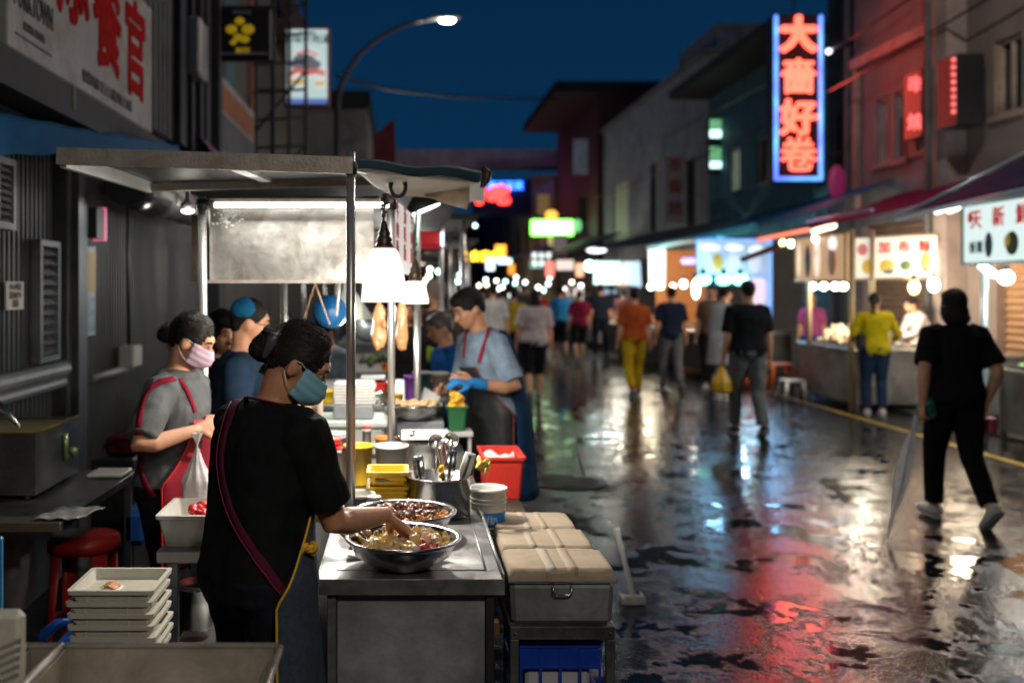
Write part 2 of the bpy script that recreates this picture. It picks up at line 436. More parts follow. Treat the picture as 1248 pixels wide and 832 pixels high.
    mb.tube([nb-neck_up*.04*s, nb+neck_up*.03*s, hc-H3 @ Vector((0, .03, .03))], [.060*s*b**.5, .051*s*b**.5, .052*s*b**.4], 14)
    mb.ball(hc+H3 @ Vector((0, -.012, .022)), (.076, .096, .104), 20, 14, T=H3)
    mb.ball(hc+H3 @ Vector((0, .030, -.038)), (.060, .060, .066), 16, 12, T=H3)
    mb.ball(hc+H3 @ Vector((0, .052, -.080)), (.030, .030, .026), 12, 8, T=H3)
    mb.ball(hc+H3 @ Vector((0, .072, .036)), (.052, .022, .030), 12, 8, T=H3)
    for sd in (1, -1):
        mb.ball(hc+H3 @ Vector((sd*.034, .058, -.018)), (.026, .028, .026), 12, 8, T=H3)
        E3 = H3 @ Matrix.Rotation(R(sd*14), 3, 'Z') @ Matrix.Rotation(R(-12), 3, 'X')
        mb.ball(hc+H3 @ Vector((sd*.078, -.008, -.006)), (.009, .020, .033), 12, 8, T=E3)
        mb.ball(hc+H3 @ Vector((sd*.081, -.016, .006)), (.008, .014, .020), 10, 8, T=E3)
    mb.tube([hc+H3 @ Vector((0, .084, .022)), hc+H3 @ Vector((0, .098, -.006)), hc+H3 @ Vector((0, .108, -.026))], [.008*s, .010*s, .0135*s], 8, round_=True)
    mb.ball(hc+H3 @ Vector((0, .086, -.056)), (.022, .010, .011), 10, 8, T=H3)
    for sd in (1, -1):
        f = (wr[sd]-el[sd]).normalized()
        mb.tube([sh[sd], sh[sd].lerp(el[sd], .5), el[sd], el[sd].lerp(wr[sd], .25), wr[sd]], [.046*s*b, .043*s*b, .036*s*b, .038*s*b, .024*s*b**.5], 12, round_=True)
        p_n = (pn or {}).get(sd); p_n = Vector(p_n) if p_n else dirw((-sd, .15, -.1))
        hd = (hdir or {}).get(sd); hd = Vector(hd).normalized() if hd else f
        cu = curl[sd] if isinstance(curl, dict) else curl
        if hands == 'full':
            # the thumb lies towards the person's front
            dd = (hd-Vector((0,0,0))); pq = (p_n-hd*p_n.dot(hd)).normalized()
            th = hd.cross(pq); side = 1 if th.dot(dirw((0, 1, .6))) > 0 else -1
            hand(mb, wr[sd], hd, pq, s*.98, cu, side)
        else:
            pq = (p_n-hd*p_n.dot(hd)).normalized()
            mb.tube([wr[sd], wr[sd]+hd*.05*s, wr[sd]+hd*.10*s, wr[sd]+(hd*.13+pq*.03)*s], [.024*s, .034*s, .032*s, .020*s], 8, ell=(.6, 1), up=pq, round_=True)
        mb.tube([hip[sd], hip[sd].lerp(kn[sd], .5), kn[sd], kn[sd].lerp(an[sd], .35), an[sd]], [.085*s*b, .068*s*b, .05*s*b**.5, .050*s*b**.5, .033*s], 12, round_=True)
    foot_dir = {}
    for sd in (1, -1):
        pitch = ft[sd][3]; fd = rot @ (Matrix.Rotation(R(-pitch), 3, 'X') @ Vector((0, 1, 0))); foot_dir[sd] = fd
        dn = rot @ (Matrix.Rotation(R(-pitch), 3, 'X') @ Vector((0, 0, -1)))
        mb.tube([an[sd]+dn*.045*s-fd*.03*s, an[sd]+dn*.045*s+fd*.13*s], [.03*s, .026*s], 8, round_=True)
    part('body', None, skin, t, mesh=remesh(mb, vox, 5 if vox < .008 else 2))
    # shirt
    if shirt is not None:
        mb = MB(); torso(mb, .016, hem if hem < .81 else min(.86, hem) if hem < .9 else .92, 1.39, -.012 if hem < .81 else .006)
        for sd in (1, -1):
            tot = [sh[sd]+(WT((0, 0, 1.33))-sh[sd])*.35, sh[sd], sh[sd].lerp(el[sd], .55), el[sd], el[sd].lerp(wr[sd], .5), wr[sd]]
            if sleeve <= 1: pts = tot[:2]+[sh[sd].lerp(el[sd], sleeve*.5), sh[sd].lerp(el[sd], sleeve)]; rr = [.070*s*b, .071*s*b, .067*s*b, (.068 if sleeve < .95 else .06)*s*b]
            else: pts = tot[:5]+[el[sd].lerp(wr[sd], sleeve-1)]; rr = [.068*s*b, .068*s*b, .059*s*b, .053*s*b, .048*s*b, .042*s*b]
            mb.tube(pts, rr, 14)
        me = remesh(mb, vox, 5 if vox < .008 else 2, disp=disp, dscale=.11)
        so = part('shirt', None, CL(shirt) if isinstance(shirt, tuple) else shirt, t, mesh=me)
    else: so = None
    # trousers
    mb = MB(); torso(mb, .006, .80, .92)
    for sd in (1, -1):
        if pleg >= .99: pts = [hip[sd], hip[sd].lerp(kn[sd], .5), kn[sd], kn[sd].lerp(an[sd], .5), an[sd].lerp(kn[sd], .06)]; rr = [.105, .086, .068, .062, .056]
        elif pleg > .5: pts = [hip[sd], hip[sd].lerp(kn[sd], .5), kn[sd], kn[sd].lerp(an[sd], (pleg-.5)*2)]; rr = [.105, .088, .070, .065]
        else: pts = [hip[sd], hip[sd].lerp(kn[sd], .4), hip[sd].lerp(kn[sd], pleg*2)]; rr = [.105, .094, .088]
        mb.tube(pts, [r*s*b**.8 for r in rr], 14)
    if skirt: mb.tube([A @ Vector((0, 0, .9*s)), A @ Vector((0, 0, .5*s))], [.17*s*b, .21*s*b], 16)
    part('trousers', None, CL(pants), t, mesh=remesh(mb, vox, 4 if vox < .008 else 2, disp=disp*.8, dscale=.1))
    for sd in (1, -1):
        mb = MB(); fd = foot_dir[sd]; pitch = ft[sd][3]; dn = rot @ (Matrix.Rotation(R(-pitch), 3, 'X') @ Vector((0, 0, -1)))
        o = an[sd]+dn*.045*s
        mb.tube([o-fd*.045*s+dn*-.012*s, o+fd*.02*s-dn*.004*s, o+fd*.10*s+dn*.008*s, o+fd*.165*s+dn*.012*s], [.042*s, .045*s, .040*s, .032*s], 12, ell=(.85, 1.05), up=dn, round_=True)
        mb.tube([o-fd*.02*s, o-fd*.02*s-dn*.05*s], [.045*s, .045*s], 12)
        sole = MB(); sole.tube([o-fd*.05*s+dn*.030*s, o+fd*.02*s+dn*.030*s, o+fd*.11*s+dn*.030*s, o+fd*.18*s+dn*.028*s], [.044*s, .046*s, .048*s, .032*s], 12, ell=(.28, 1.), up=dn, round_=True)
        sh_ = part('shoe', None, PL(shoes, .6, 'shoe'), t, mesh=remesh(mb, max(vox, .007), 2))
        part('sole', sole, PL((.5, .49, .46), .6, 'sole'), sh_)
    # hair
    mb = MB()
    def hb(c, r): mb.ball(hc+H3 @ Vector(c), r, 20, 14, T=H3)
    if hair in ('short', 'grey'):
        hb((0, -.020, .040), (.085, .102, .100)); hb((0, .028, .080), (.070, .070, .050)); hb((0, -.06, -.005), (.066, .05, .06))
    elif hair == 'bob':
        hb((0, -.018, .038), (.090, .105, .104)); hb((0, -.035, -.045), (.094, .080, .085)); hb((0, -.038, -.092), (.104, .076, .070)); hb((0, .028, .080), (.074, .072, .052))
        for sd in (1, -1): hb((sd*.068, .006, -.04), (.026, .045, .085))
    elif hair == 'bun':
        hb((0, -.020, .038), (.084, .103, .100)); hb((0, .004, .070), (.075, .070, .056)); hb((0, -.060, -.008), (.062, .048, .058)); hb((0, -.122, -.008), (.050, .044, .050)); hb((.018, -.135, -.02), (.03, .03, .034)); hb((-.016, -.128, .02), (.034, .032, .03))
        for sd in (1, -1): hb((sd*.062, .002, .040), (.020, .044, .046))
    elif hair == 'pony':
        hb((0, -.020, .040), (.085, .103, .100)); hb((0, .028, .080), (.070, .070, .050)); hb((0, -.06, 0), (.062, .05, .06))
        mb.tube([hc+H3 @ Vector((0, -.10, .03)), hc+H3 @ Vector((0, -.15, .01)), hc+H3 @ Vector((.005, -.155, -.09)), hc+H3 @ Vector((.01, -.135, -.2))], [.02*s, .032*s, .03*s, .010*s], 10, round_=True)
    elif hair == 'cap':
        hb((0, -.020, .040), (.083, .100, .098)); hb((0, -.055, -.01), (.064, .05, .06))
    if mb.v:
        near = vox < .0085
        hme = remesh(mb, .0042 if near else min(vox, .009), 5, disp=.0015 if near else .003, dscale=.03)
        if near:                                 # combed grooves running from the forehead to the back
            Hi = H.inverted()
            ns = [v.normal.copy() for v in hme.vertices]
            for v, nn in zip(hme.vertices, ns):
                q_ = Hi @ v.co; a_ = math.atan2(q_.x, q_.z-.01)
                g_ = noise.noise(Vector((a_*13, q_.y*9, 0)))*.6+noise.noise(Vector((a_*34, q_.y*14, 3)))*.4
                v.co = v.co+nn*g_*.0042
        ho = part('hair', None, hairmat, t, mesh=hme)
    # eyes and brows on faces that show
    if faced is None: faced = abs(((face+hy+180) % 360)-180) > 55
    if faced:
        for sd in (1, -1):
            e = MB(); e.ball(hc+H3 @ Vector((sd*.031, .0805, .010)), (.0125, .007, .006 if not mask else .0045), 10, 8, T=H3)
            eo = part('eye', e, M('eye_white', (.62, .6, .56), .25, var=0), t)
            i = MB(); i.ball(hc+H3 @ Vector((sd*.031, .0855, .009)), (.0058, .0035, .0052), 10, 8, T=H3); part('iris', i, M('iris_dark', (.015, .01, .008), .15, var=0), eo)
            l = MB(); l.tube([hc+H3 @ Vector((sd*.017, .087, .012)), hc+H3 @ Vector((sd*.03, .089, .0175)), hc+H3 @ Vector((sd*.046, .080, .012))], [.0012*s, .002*s, .0015*s], 6); part('eyelash', l, HAIR, eo)
            br = MB(); br.tube([hc+H3 @ Vector((sd*.014, .093, .034)), hc+H3 @ Vector((sd*.032, .091, .040)), hc+H3 @ Vector((sd*.052, .078, .034))], [.0022*s, .0032*s, .0015*s], 6, ell=(1.4, 1)); part('eyebrow', br, HAIR, t)
        if not mask:
            lp = MB(); lp.ball(hc+H3 @ Vector((0, .0935, -.056)), (.020, .006, .0065), 10, 8, T=H3); part('lips', lp, M('lips', (.36, .10, .08), .4, var=.1), t)
    if mask:
        def mfn(u, v):
            a = (u-.5)*2*R(74); z = .006-.098*v; bul = math.cos((v-.42)*math.pi*.95)
            rx = .070+.006*bul; ry = .102+.026*max(0, bul)*math.cos(a)**2
            if v > .8: ry -= .02*(v-.8)/.2
            zz = z-.006*math.cos(a)+.012*(abs(u-.5)*2)**2
            pl = .0016*math.sin(v*math.pi*7)
            return hc+H3 @ Vector((math.sin(a)*(rx+pl), math.cos(a)*(ry+pl)-.004, zz))
        mm = MB().sheet(mfn, 22, 16, .0018*s)
        mo = part('face_mask', mm, CL(mask, .08), t)
        st = MB()
        for sd in (1, -1):
            a = R(72)*sd
            p1 = mfn(.5+sd*.49, .06); p2 = mfn(.5+sd*.49, .93); ear = hc+H3 @ Vector((sd*.090, -.022, .016)); e2 = hc+H3 @ Vector((sd*.086, -.030, -.028))
            st.tube([p1, (p1+ear)/2+H3 @ Vector((sd*.006, 0, .006)), ear], .0014*s, 5); st.tube([p2, (p2+e2)/2+H3 @ Vector((sd*.005, 0, -.004)), e2], .0014*s, 5)
        part('ear_loop', st, WHITE, mo)
    return dict(t=t, A=A, H=H, H3=H3, hc=hc, s=s, sh=sh, el=el, wr=wr, shirt=so, T=T, WT=WT, kn=kn, an=an, rot=rot, b=b, rings=rings, hd=hdir)

def bvh_of(objs):
    vs = []; fs = []
    for o in objs:
        n = len(vs); org = ORG[o]; vs += [v.co+org for v in o.data.vertices]; fs += [[n+i for i in p.vertices] for p in o.data.polygons]
    return BVHTree.FromPolygons(vs, fs)
def hit(bvh, px, py, off=.004):
    o = Vector((0, 0, EYE)); d = (W(px, py, 1)-o).normalized(); p, n, i, dist = bvh.ray_cast(o, d)
    if p is None:
        return None
    if n.dot(d) > 0: n = -n
    return p+n*off, n
def ribbon(mb, bvh, pix, wd, off=.005, n=24, th=.0025):
    """a strap laid on a garment: pixels only pick the starting line, the strap then lies on the surface"""
    pts = []; nr = []
    for i in range(n+1):
        t = i/n*(len(pix)-1); k = min(int(t), len(pix)-2); f = t-k
        p0 = pix[max(k-1, 0)]; p1 = pix[k]; p2 = pix[k+1]; p3 = pix[min(k+2, len(pix)-1)]
        def cr(a, b, c, d): return .5*((2*b)+(-a+c)*f+(2*a-5*b+4*c-d)*f*f+(-a+3*b-3*c+d)*f**3)
        h = hit(bvh, cr(p0[0], p1[0], p2[0], p3[0]), cr(p0[1], p1[1], p2[1], p3[1]), off)
        if h: pts.append(h[0]); nr.append(h[1])
    if len(pts) < 3: return
    sm = [pts[0]]+[(pts[i-1]+pts[i]*2+pts[i+1])/4 for i in range(1, len(pts)-1)]+[pts[-1]]
    nn = [nr[0]]+[(nr[i-1]+nr[i]*2+nr[i+1]).normalized() for i in range(1, len(pts)-1)]+[nr[-1]]
    def f(u, v):
        i = min(int(round(u*(len(sm)-1))), len(sm)-1); tg = (sm[min(i+1, len(sm)-1)]-sm[max(i-1, 0)]).normalized()
        sd = tg.cross(nn[i]).normalized(); return sm[i]+sd*(v-.5)*wd
    mb.sheet(f, len(sm)-1, 2, th)
def wrap_apron(P, z0, z1, a0, a1, infl, nz=14, na=26, top=None, th=.003, flare=0.):
    """sheet around the front of the torso; angles in degrees from straight ahead, positive to the person's left"""
    A, T, s, b = P['A'], P['T'], P['s'], P['b']
    def rad(z):
        rr = P['rings']
        if z <= rr[0][0]: return (.175*b, .125*b, 0)
        for q in range(len(rr)-1):
            if rr[q][0] <= z <= rr[q+1][0]:
                f = (z-rr[q][0])/(rr[q+1][0]-rr[q][0]); return tuple(rr[q][k]*(1-f)+rr[q+1][k]*f for k in (1, 2, 3))
        return rr[-1][1:]
    def f(u, v):
        z = z1+(z0-z1)*v; ang = R(a0+(a1-a0)*u)
        if top: ang *= top(v)
        rx, ry, oy = rad(max(z, .86)); k = infl+flare*max(0, (1.0-z))
        w_ = .004*math.sin(ang*9+z*5)*max(0, (1.05-z))*3
        p = Vector((-math.sin(ang)*(rx+k+w_)*s, (math.cos(ang)*(ry+k+w_)+oy)*s, z*s)); return A @ T(p)
    mb = MB(); mb.sheet(f, na, nz, th); return mb, f
# ---------------------------------------------------------------- ground and road
def wet_asphalt():
    m = bpy.data.materials.new('wet_asphalt'); m.use_nodes = True; t = m.node_tree; b = t.nodes['Principled BSDF']; L = t.links.new; N = t.nodes.new
    c = N('ShaderNodeTexCoord')
    def noi(sc_, det, vec=None, rough=.6, dist=0):
        n = N('ShaderNodeTexNoise'); n.inputs['Scale'].default_value = sc_; n.inputs['Detail'].default_value = det
        n.inputs['Roughness'].default_value = rough; n.inputs['Distortion'].default_value = dist; L(vec or c.outputs['Object'], n.inputs['Vector']); return n.outputs['Fac']
    def mr(src, a, b_, c_, d):
        n = N('ShaderNodeMapRange'); L(src, n.inputs[0]); n.interpolation_type = 'SMOOTHSTEP'
        for i, v in enumerate((a, b_, c_, d)): n.inputs[i+1].default_value = v
        return n.outputs[0]
    def mth(op, a, b_):
        n = N('ShaderNodeMath'); n.operation = op
        for i, v in enumerate((a, b_)):
            if isinstance(v, (int, float)): n.inputs[i].default_value = v
            else: L(v, n.inputs[i])
        return n.outputs[0]
    mp = N('ShaderNodeMapping'); mp.inputs['Scale'].default_value = (1.0, 1.0, 1); L(c.outputs['Object'], mp.inputs[0])
    big = noi(2.1, 10, mp.outputs[0], .68, .1); mid = noi(8, 4, mp.outputs[0], .6); fine = noi(70, 2, None, .6); grit = noi(38, 4)
    wet = mr(mth('ADD', mth('MULTIPLY', big, .8), mth('MULTIPLY', mid, .2)), .475, .55, 0., 1.)      # 1 = film of standing water
    r = N('ShaderNodeValToRGB'); L(fine, r.inputs[0]); r.color_ramp.elements[0].position = .35; r.color_ramp.elements[1].position = .72
    r.color_ramp.elements[0].color = (.004, .0045, .005, 1); r.color_ramp.elements[1].color = (.014, .014, .014, 1)
    mx = N('ShaderNodeMix'); mx.data_type = 'RGBA'; L(wet, mx.inputs[0]); L(r.outputs[0], mx.inputs[6]); mx.inputs[7].default_value = (.009, .010, .012, 1)
    L(mx.outputs[2], b.inputs['Base Color'])
    L(mr(wet, 0, 1, .12, .08), b.inputs['Roughness'])
    L(mr(wet, 0, 1, .55, .50), b.inputs['Specular IOR Level'])
    h = mth('ADD', mth('MULTIPLY', mth('MULTIPLY', fine, mr(wet, 0, 1, 1., .12)), .30), mth('ADD', mth('MULTIPLY', mth('MULTIPLY', grit, mr(wet, 0, 1, 1., .18)), .34), mth('MULTIPLY', mid, mr(wet, 0, 1, .35, .24))))
    bp = N('ShaderNodeBump'); bp.inputs['Strength'].default_value = .55; bp.inputs['Distance'].default_value = .010; L(h, bp.inputs['Height']); L(bp.outputs[0], b.inputs['Normal'])
    return m
solo('ground', MB().quad((-400, -60, -.02), (400, -60, -.02), (400, 700, -.02), (-400, 700, -.02)), PT((.03, .03, .03)), 'dark ground reaching away beyond the street', 'ground', kind='structure')
WET = wet_asphalt()
solo('road', MB().quad((-2.6, -12, 0), (6.6, -12, 0), (6.6, 130, 0), (-2.6, 130, 0)), WET, 'wet black asphalt street reflecting the market lights', 'road', kind='structure', org=(0, 0, 0))
solo('pavement', MB().box(6.6, 8.6, -8, 130, -.01, .03), M('wet_pavement', (.05, .05, .048), .3, var=.4, scale=5, bump=.3, bscale=40, rvar=.15), 'dark damp pavement under the right hand stalls', 'pavement', kind='structure', org=(0, 0, 0))
def ylfn(u, v): return (5.72+.09*v+.012*math.sin(u*40), 1+u*85, .006)
solo('road_marking', MB().sheet(ylfn, 120, 1), M('yellow_line_paint', (.55, .34, .03), .35, var=.35, scale=20, dirt=(.05, .04, .03), dscale=9, damt=.9), 'worn yellow line along the right edge of the road', 'road marking', kind='structure', org=(5.7, 1, 0))
mh = MB(); c = W(692, 586, 8.45)
mh.lathe([(.33, .001), (.33, .006), (.29, .008), (.285, .004), (.28, .008), (.02, .009)], (c.x, c.y, .002), 40)
for k in range(-4, 5): 
    hw = math.sqrt(max(.0, .26**2-(k*.055)**2)); mh.box(c.x-hw, c.x+hw, c.y+k*.055-.012, c.y+k*.055+.012, .008, .014)
solo('manhole_cover', mh, M('cast_iron', (.06, .05, .045), .38, .5, var=.4, bump=.3, rvar=.1), 'round iron manhole cover set in the wet road', 'manhole cover')

# ---------------------------------------------------------------- buildings
def building(name, label, side, X, Y0, Y1, h, wall, wins=(), depth=6., roof=None, frame=None, lit=(), lowwall=None, shutters=(), front=False, x1=None):
    """side +1: right of the street, facade plane x=X seen from the left; -1: left of the street. front: facade faces the camera (plane y=Y0, from X to x1)"""
    t = thing(name, label, 'building', ((X+x1)/2 if front else X, (Y0+Y1)/2, 0))
    if front: P = lambda u, z, d: Vector((u, Y0+d, z)); ua, ub = X, x1
    elif side > 0: P = lambda u, z, d: Vector((X+d, u, z)); ua, ub = Y0, Y1
    else: P = lambda u, z, d: Vector((X-d, u, z)); ua, ub = Y0, Y1
    wl = MB(); us = sorted(set([ua, ub]+[v for w_ in wins for v in w_[:2]]+[v for w_ in shutters for v in w_[:2]]))
    allo = list(wins)+list(shutters)
    zs = sorted(set([0, h]+[v for w_ in allo for v in w_[2:4]]))
    for i in range(len(us)-1):
        for j in range(len(zs)-1):
            uc, zc = (us[i]+us[i+1])/2, (zs[j]+zs[j+1])/2
            if any(o[0] < uc < o[1] and o[2] < zc < o[3] for o in allo): continue
            wl.quad(P(us[i], zs[j], 0), P(us[i+1], zs[j], 0), P(us[i+1], zs[j+1], 0), P(us[i], zs[j+1], 0))
    D = .16
    for o in allo:
        a, b_, c_, d_ = o[:4]
        wl.quad(P(a, c_, 0), P(a, c_, D), P(a, d_, D), P(a, d_, 0)); wl.quad(P(b_, c_, 0), P(b_, d_, 0), P(b_, d_, D), P(b_, c_, D))
        wl.quad(P(a, c_, 0), P(b_, c_, 0), P(b_, c_, D), P(a, c_, D)); wl.quad(P(a, d_, 0), P(a, d_, D), P(b_, d_, D), P(b_, d_, 0))
    a, b_ = ua, ub; E_ = .2
    for q in ((P(a, 0, 0), P(a, 0, depth), P(a, h, depth), P(a, h, 0)), (P(b_, 0, 0), P(b_, h, 0), P(b_, h, depth), P(b_, 0, depth)),
              (P(a, h, 0), P(b_, h, 0), P(b_, h, depth), P(a, h, depth)), (P(a, 0, depth), P(b_, 0, depth), P(b_, h, depth), P(a, h, depth)), (P(a, 0, E_), P(b_, 0, E_), P(b_, h, E_), P(a, h, E_))): wl.quad(*q)
    part('wall', wl, wall, t, fixn=False)
    def bx(mb, a, b_, c_, d_, e0, e1):
        p, q = P(a, c_, e0), P(b_, d_, e1); mb.box(p.x, q.x, p.y, q.y, p.z, q.z)
    fm = frame or PT((.10, .09, .08))
    for k, o in enumerate(wins):
        a, b_, c_, d_ = o[:4]; fr = MB(); f = .05
        bx(fr, a, a+f, c_, d_, .05, .12); bx(fr, b_-f, b_, c_, d_, .05, .12); bx(fr, a+f, b_-f, c_, c_+f, .05, .12); bx(fr, a+f, b_-f, d_-f, d_, .05, .12)
        mid = (a+b_)/2; bx(fr, mid-.02, mid+.02, c_+f, d_-f, .06, .11)
        fo = part('window', fr, fm, t)
        pn_ = MB(); bx(pn_, a+f, b_-f, c_+f, d_-f, .135, .15)
        mat = GLASS if k not in lit else EM('window_warm_%d' % (k % 2), (1., .62, .3) if k % 2 else (.75, .95, .7), .35 if k % 2 else .22)
        part('pane', pn_, mat, fo)
        if h > 4: sl = MB(); bx(sl, a-.06, b_+.06, c_-.08, c_, -.06, .03); part('sill', sl, wall, fo)
    for o in shutters:
        a, b_, c_, d_ = o[:4]; s_ = MB(); n = max(4, int((d_-c_)/.1))
        for i in range(n):
            z = c_+(d_-c_)*i/n; z2 = c_+(d_-c_)*(i+1)/n
            s_.quad(P(a, z, .14), P(b_, z, .14), P(b_, (z+z2)/2, .10), P(a, (z+z2)/2, .10)); s_.quad(P(a, (z+z2)/2, .10), P(b_, (z+z2)/2, .10), P(b_, z2, .14), P(a, z2, .14))
        part('shutter', s_, o[4] if len(o) > 4 else STEEL_D, t, fixn=False)
    if roof:
        rm, over, th = roof; r_ = MB(); bx(r_, ua-.1, ub+.1, h+.003, h+th, -over, depth); part('roof', r_, rm, t)
    return t, P, bx

TANB = M('tan_small_brick', (.30, .20, .15), .8, var=.25, scale=3, bump=.5, bscale=14, dirt=(.10, .07, .06), dscale=1.2, damt=.7)
def brick(name, c1, c2, mortar, sc_=4.):
    m = bpy.data.materials.new(name); m.use_nodes = True; t = m.node_tree; b = t.nodes['Principled BSDF']; L = t.links.new
    c = t.nodes.new('ShaderNodeTexCoord'); mp = t.nodes.new('ShaderNodeMapping'); mp.inputs['Rotation'].default_value = (R(90), 0, R(90)); L(c.outputs['Object'], mp.inputs[0])
    k = t.nodes.new('ShaderNodeTexBrick'); k.inputs['Scale'].default_value = sc_; k.inputs['Color1'].default_value = (*c1, 1); k.inputs['Color2'].default_value = (*c2, 1); k.inputs['Mortar'].default_value = (*mortar, 1)
    k.inputs['Mortar Size'].default_value = .02; L(mp.outputs[0], k.inputs['Vector'])
    n = t.nodes.new('ShaderNodeTexNoise'); n.inputs['Scale'].default_value = 1.3; n.inputs['Detail'].default_value = 7; L(c.outputs['Object'], n.inputs['Vector'])
    mx = t.nodes.new('ShaderNodeMix'); mx.data_type = 'RGBA'; mx.blend_type = 'MULTIPLY'; mx.inputs[0].default_value = .7; L(k.outputs[0], mx.inputs[6]); L(n.outputs['Fac'], mx.inputs[7])
    L(mx.outputs[2], b.inputs['Base Color']); b.inputs['Roughness'].default_value = .8
    bp = t.nodes.new('ShaderNodeBump'); bp.inputs['Strength'].default_value = .5; L(k.outputs['Fac'], bp.inputs['Height']); bp.invert = True; L(bp.outputs[0], b.inputs['Normal']); return m
BR_T = brick('tan_brick_wall', (.42, .29, .22), (.36, .24, .18), (.25, .2, .17), 5)
BR_P = brick('pink_tile_wall', (.42, .33, .31), (.38, .30, .29), (.28, .23, .22), 5)
GREYP = PT((.33, .33, .35)); DARKP = PT((.06, .06, .075)); TEAL = PT((.05, .16, .22)); REDR = PT((.075, .022, .025)); BEIGE = PT((.42, .36, .29)); BROWNW = M('brown_slatted_wood', (.30, .17, .09), .6, var=.3, scale=4, stretch=(1, 1, 9), bump=.3)
DSH = M('dark_roller_shutter', (.08, .075, .07), .5, .4, var=.3)

t, P, bx = building('brick_building', 'tan brick shop building at the far right of the picture', 1, 8, 7, 14.1, 8, BR_T,
    wins=[(12.85, 13.45, 3.95, 4.95), (11.9, 12.6, 3.95, 5.0), (9.4, 10.6, 3.9, 5.1)], shutters=[(7.4, 9.6, .1, 2.6, PT((.36, .32, .27))), (10.2, 13.4, .1, 2.6, BROWNW)], frame=PT((.35, .28, .22)))
mb = MB(); bx(mb, 14.12, 14.62, 0, 8, -.28, 1); solo('pillar', mb, PT((.34, .27, .24)), 'plain plaster pier between the brick and pink buildings', 'pillar')
t, P, bx = building('pink_building', 'pink tiled building behind the purple awning on the right', 1, 8, 14.64, 17.6, 8, BR_P,
    wins=[(14.85, 15.5, 3.75, 4.85), (15.75, 16.2, 3.7, 4.8), (16.35, 16.8, 3.7, 4.8)], shutters=[(14.9, 17.3, .1, 2.7, BROWNW)], frame=PT((.4, .33, .33)))
mb = MB(); bx(mb, 14.66, 17.58, 5.45, 5.62, -.14, -.003); bx(mb, 17.36, 17.52, 3.0, 5.44, -.10, -.003); part('cornice', mb, PT((.38, .26, .24)), t)
t, P, bx = building('dark_building', 'dark narrow building directly behind the tall neon sign', 1, 8.25, 17.62, 19.3, 8.2, DARKP,
    wins=[(17.9, 18.9, 3.6, 4.9)], shutters=[(17.9, 19.1, .1, 2.6, DSH)])
t, P, bx = building('teal_building', 'teal boarded building with wide dark eaves beyond the neon sign', 1, 8, 19.32, 26, 6.55, TEAL,
    wins=[(20.2, 21.1, 3.95, 5.0), (21.5, 22.5, 3.95, 5.0), (23.6, 24.4, 3.95, 5.0)], roof=(PT((.03, .025, .025)), 1.0, .22), shutters=[(19.8, 22.5, .1, 2.6, DSH), (23, 25.6, .1, 2.6, DSH)], lit=(2,), frame=PT((.5, .48, .42)))
mb = MB()
for k in range(26): bx(mb, 19.5+k*.25, 19.53+k*.25, 2.9, 3.85, -.025, -.003)
part('batten', mb, TEAL, t)
t, P, bx = building('grey_building', 'pale grey rendered building half way along the right side', 1, 8, 26.02, 39.6, 7.75, GREYP,
    wins=[(27.2, 28.1, 3.2, 5.2), (31.4, 32.1, 3.4, 5.6), (35.2, 37.6, 3.2, 5.5)], lit=(), shutters=[(26.5, 30, .1, 2.6, DSH), (31, 35, .1, 2.6, DSH)], roof=(PT((.2, .2, .21)), .12, .15))
mb = MB(); bx(mb, 35.3, 37.5, 3.25, 5.45, .03, .045); part('blind', mb, M('pale_green_blind', (.35, .42, .28), .6, var=.1, emit=(.5, .62, .35), estr=.08), t)
t, P, bx = building('stair_tower', 'pale concrete rooftop block over the grey building', 1, 8.4, 26.6, 30.2, 8.7, PT((.24, .24, .26)), depth=5)
t, P, bx = building('red_roofed_building', 'dark red clad building with a flat overhanging roof down the street', 1, 7.8, 39.7, 50, 9.4, REDR,
    wins=[(42, 44, 4, 5.6)], roof=(PT((.03, .022, .022)), 1.7, .45), depth=7)
t, P, bx = building('brown_building', 'low brown shophouse beyond the red roofed building', 1, 7.7, 50.1, 58, 7.2, PT((.17, .12, .10)), wins=[(51, 53, 3.6, 5), (54.5, 56, 3.6, 5)], lit=(1,))
t, P, bx = building('cream_building', 'cream shophouse with a sloping canopy far down the right side', 1, 7.6, 58.1, 70, 8.2, PT((.30, .27, .22)), wins=[(60, 62, 3.8, 5.4), (64, 67, 3.8, 5.4)])
t, P, bx = building('far_dark_building', 'unlit block closing the far right end of the street', 1, 7.2, 70.1, 92, 7.6, PT((.06, .06, .07)), wins=[(72, 75, 3.8, 5.4), (80, 84, 3.8, 5.4)])
t, P, bx = building('end_building', 'dark building closing the far end of the street', 1, -6, 93, 99, 8.3, PT((.035, .04, .055)), wins=[(-2, 0, 4, 5.5), (2, 4.5, 4, 5.5), (6, 9, 4, 5.5)], front=True, x1=20)
mb = MB(); mb.box(-3.4, 12.2, 60, 62, 8.9, 9.75); mb.box(-3.4, 12.2, 59.95, 60.0, 9.35, 9.95)
for k in range(9): mb.box(-3+k*1.8, -2.85+k*1.8, 59.9, 59.94, 8.9, 9.9)
solo('footbridge', mb, PT((.42, .44, .46)), 'pale covered footbridge crossing high over the far street', 'bridge')

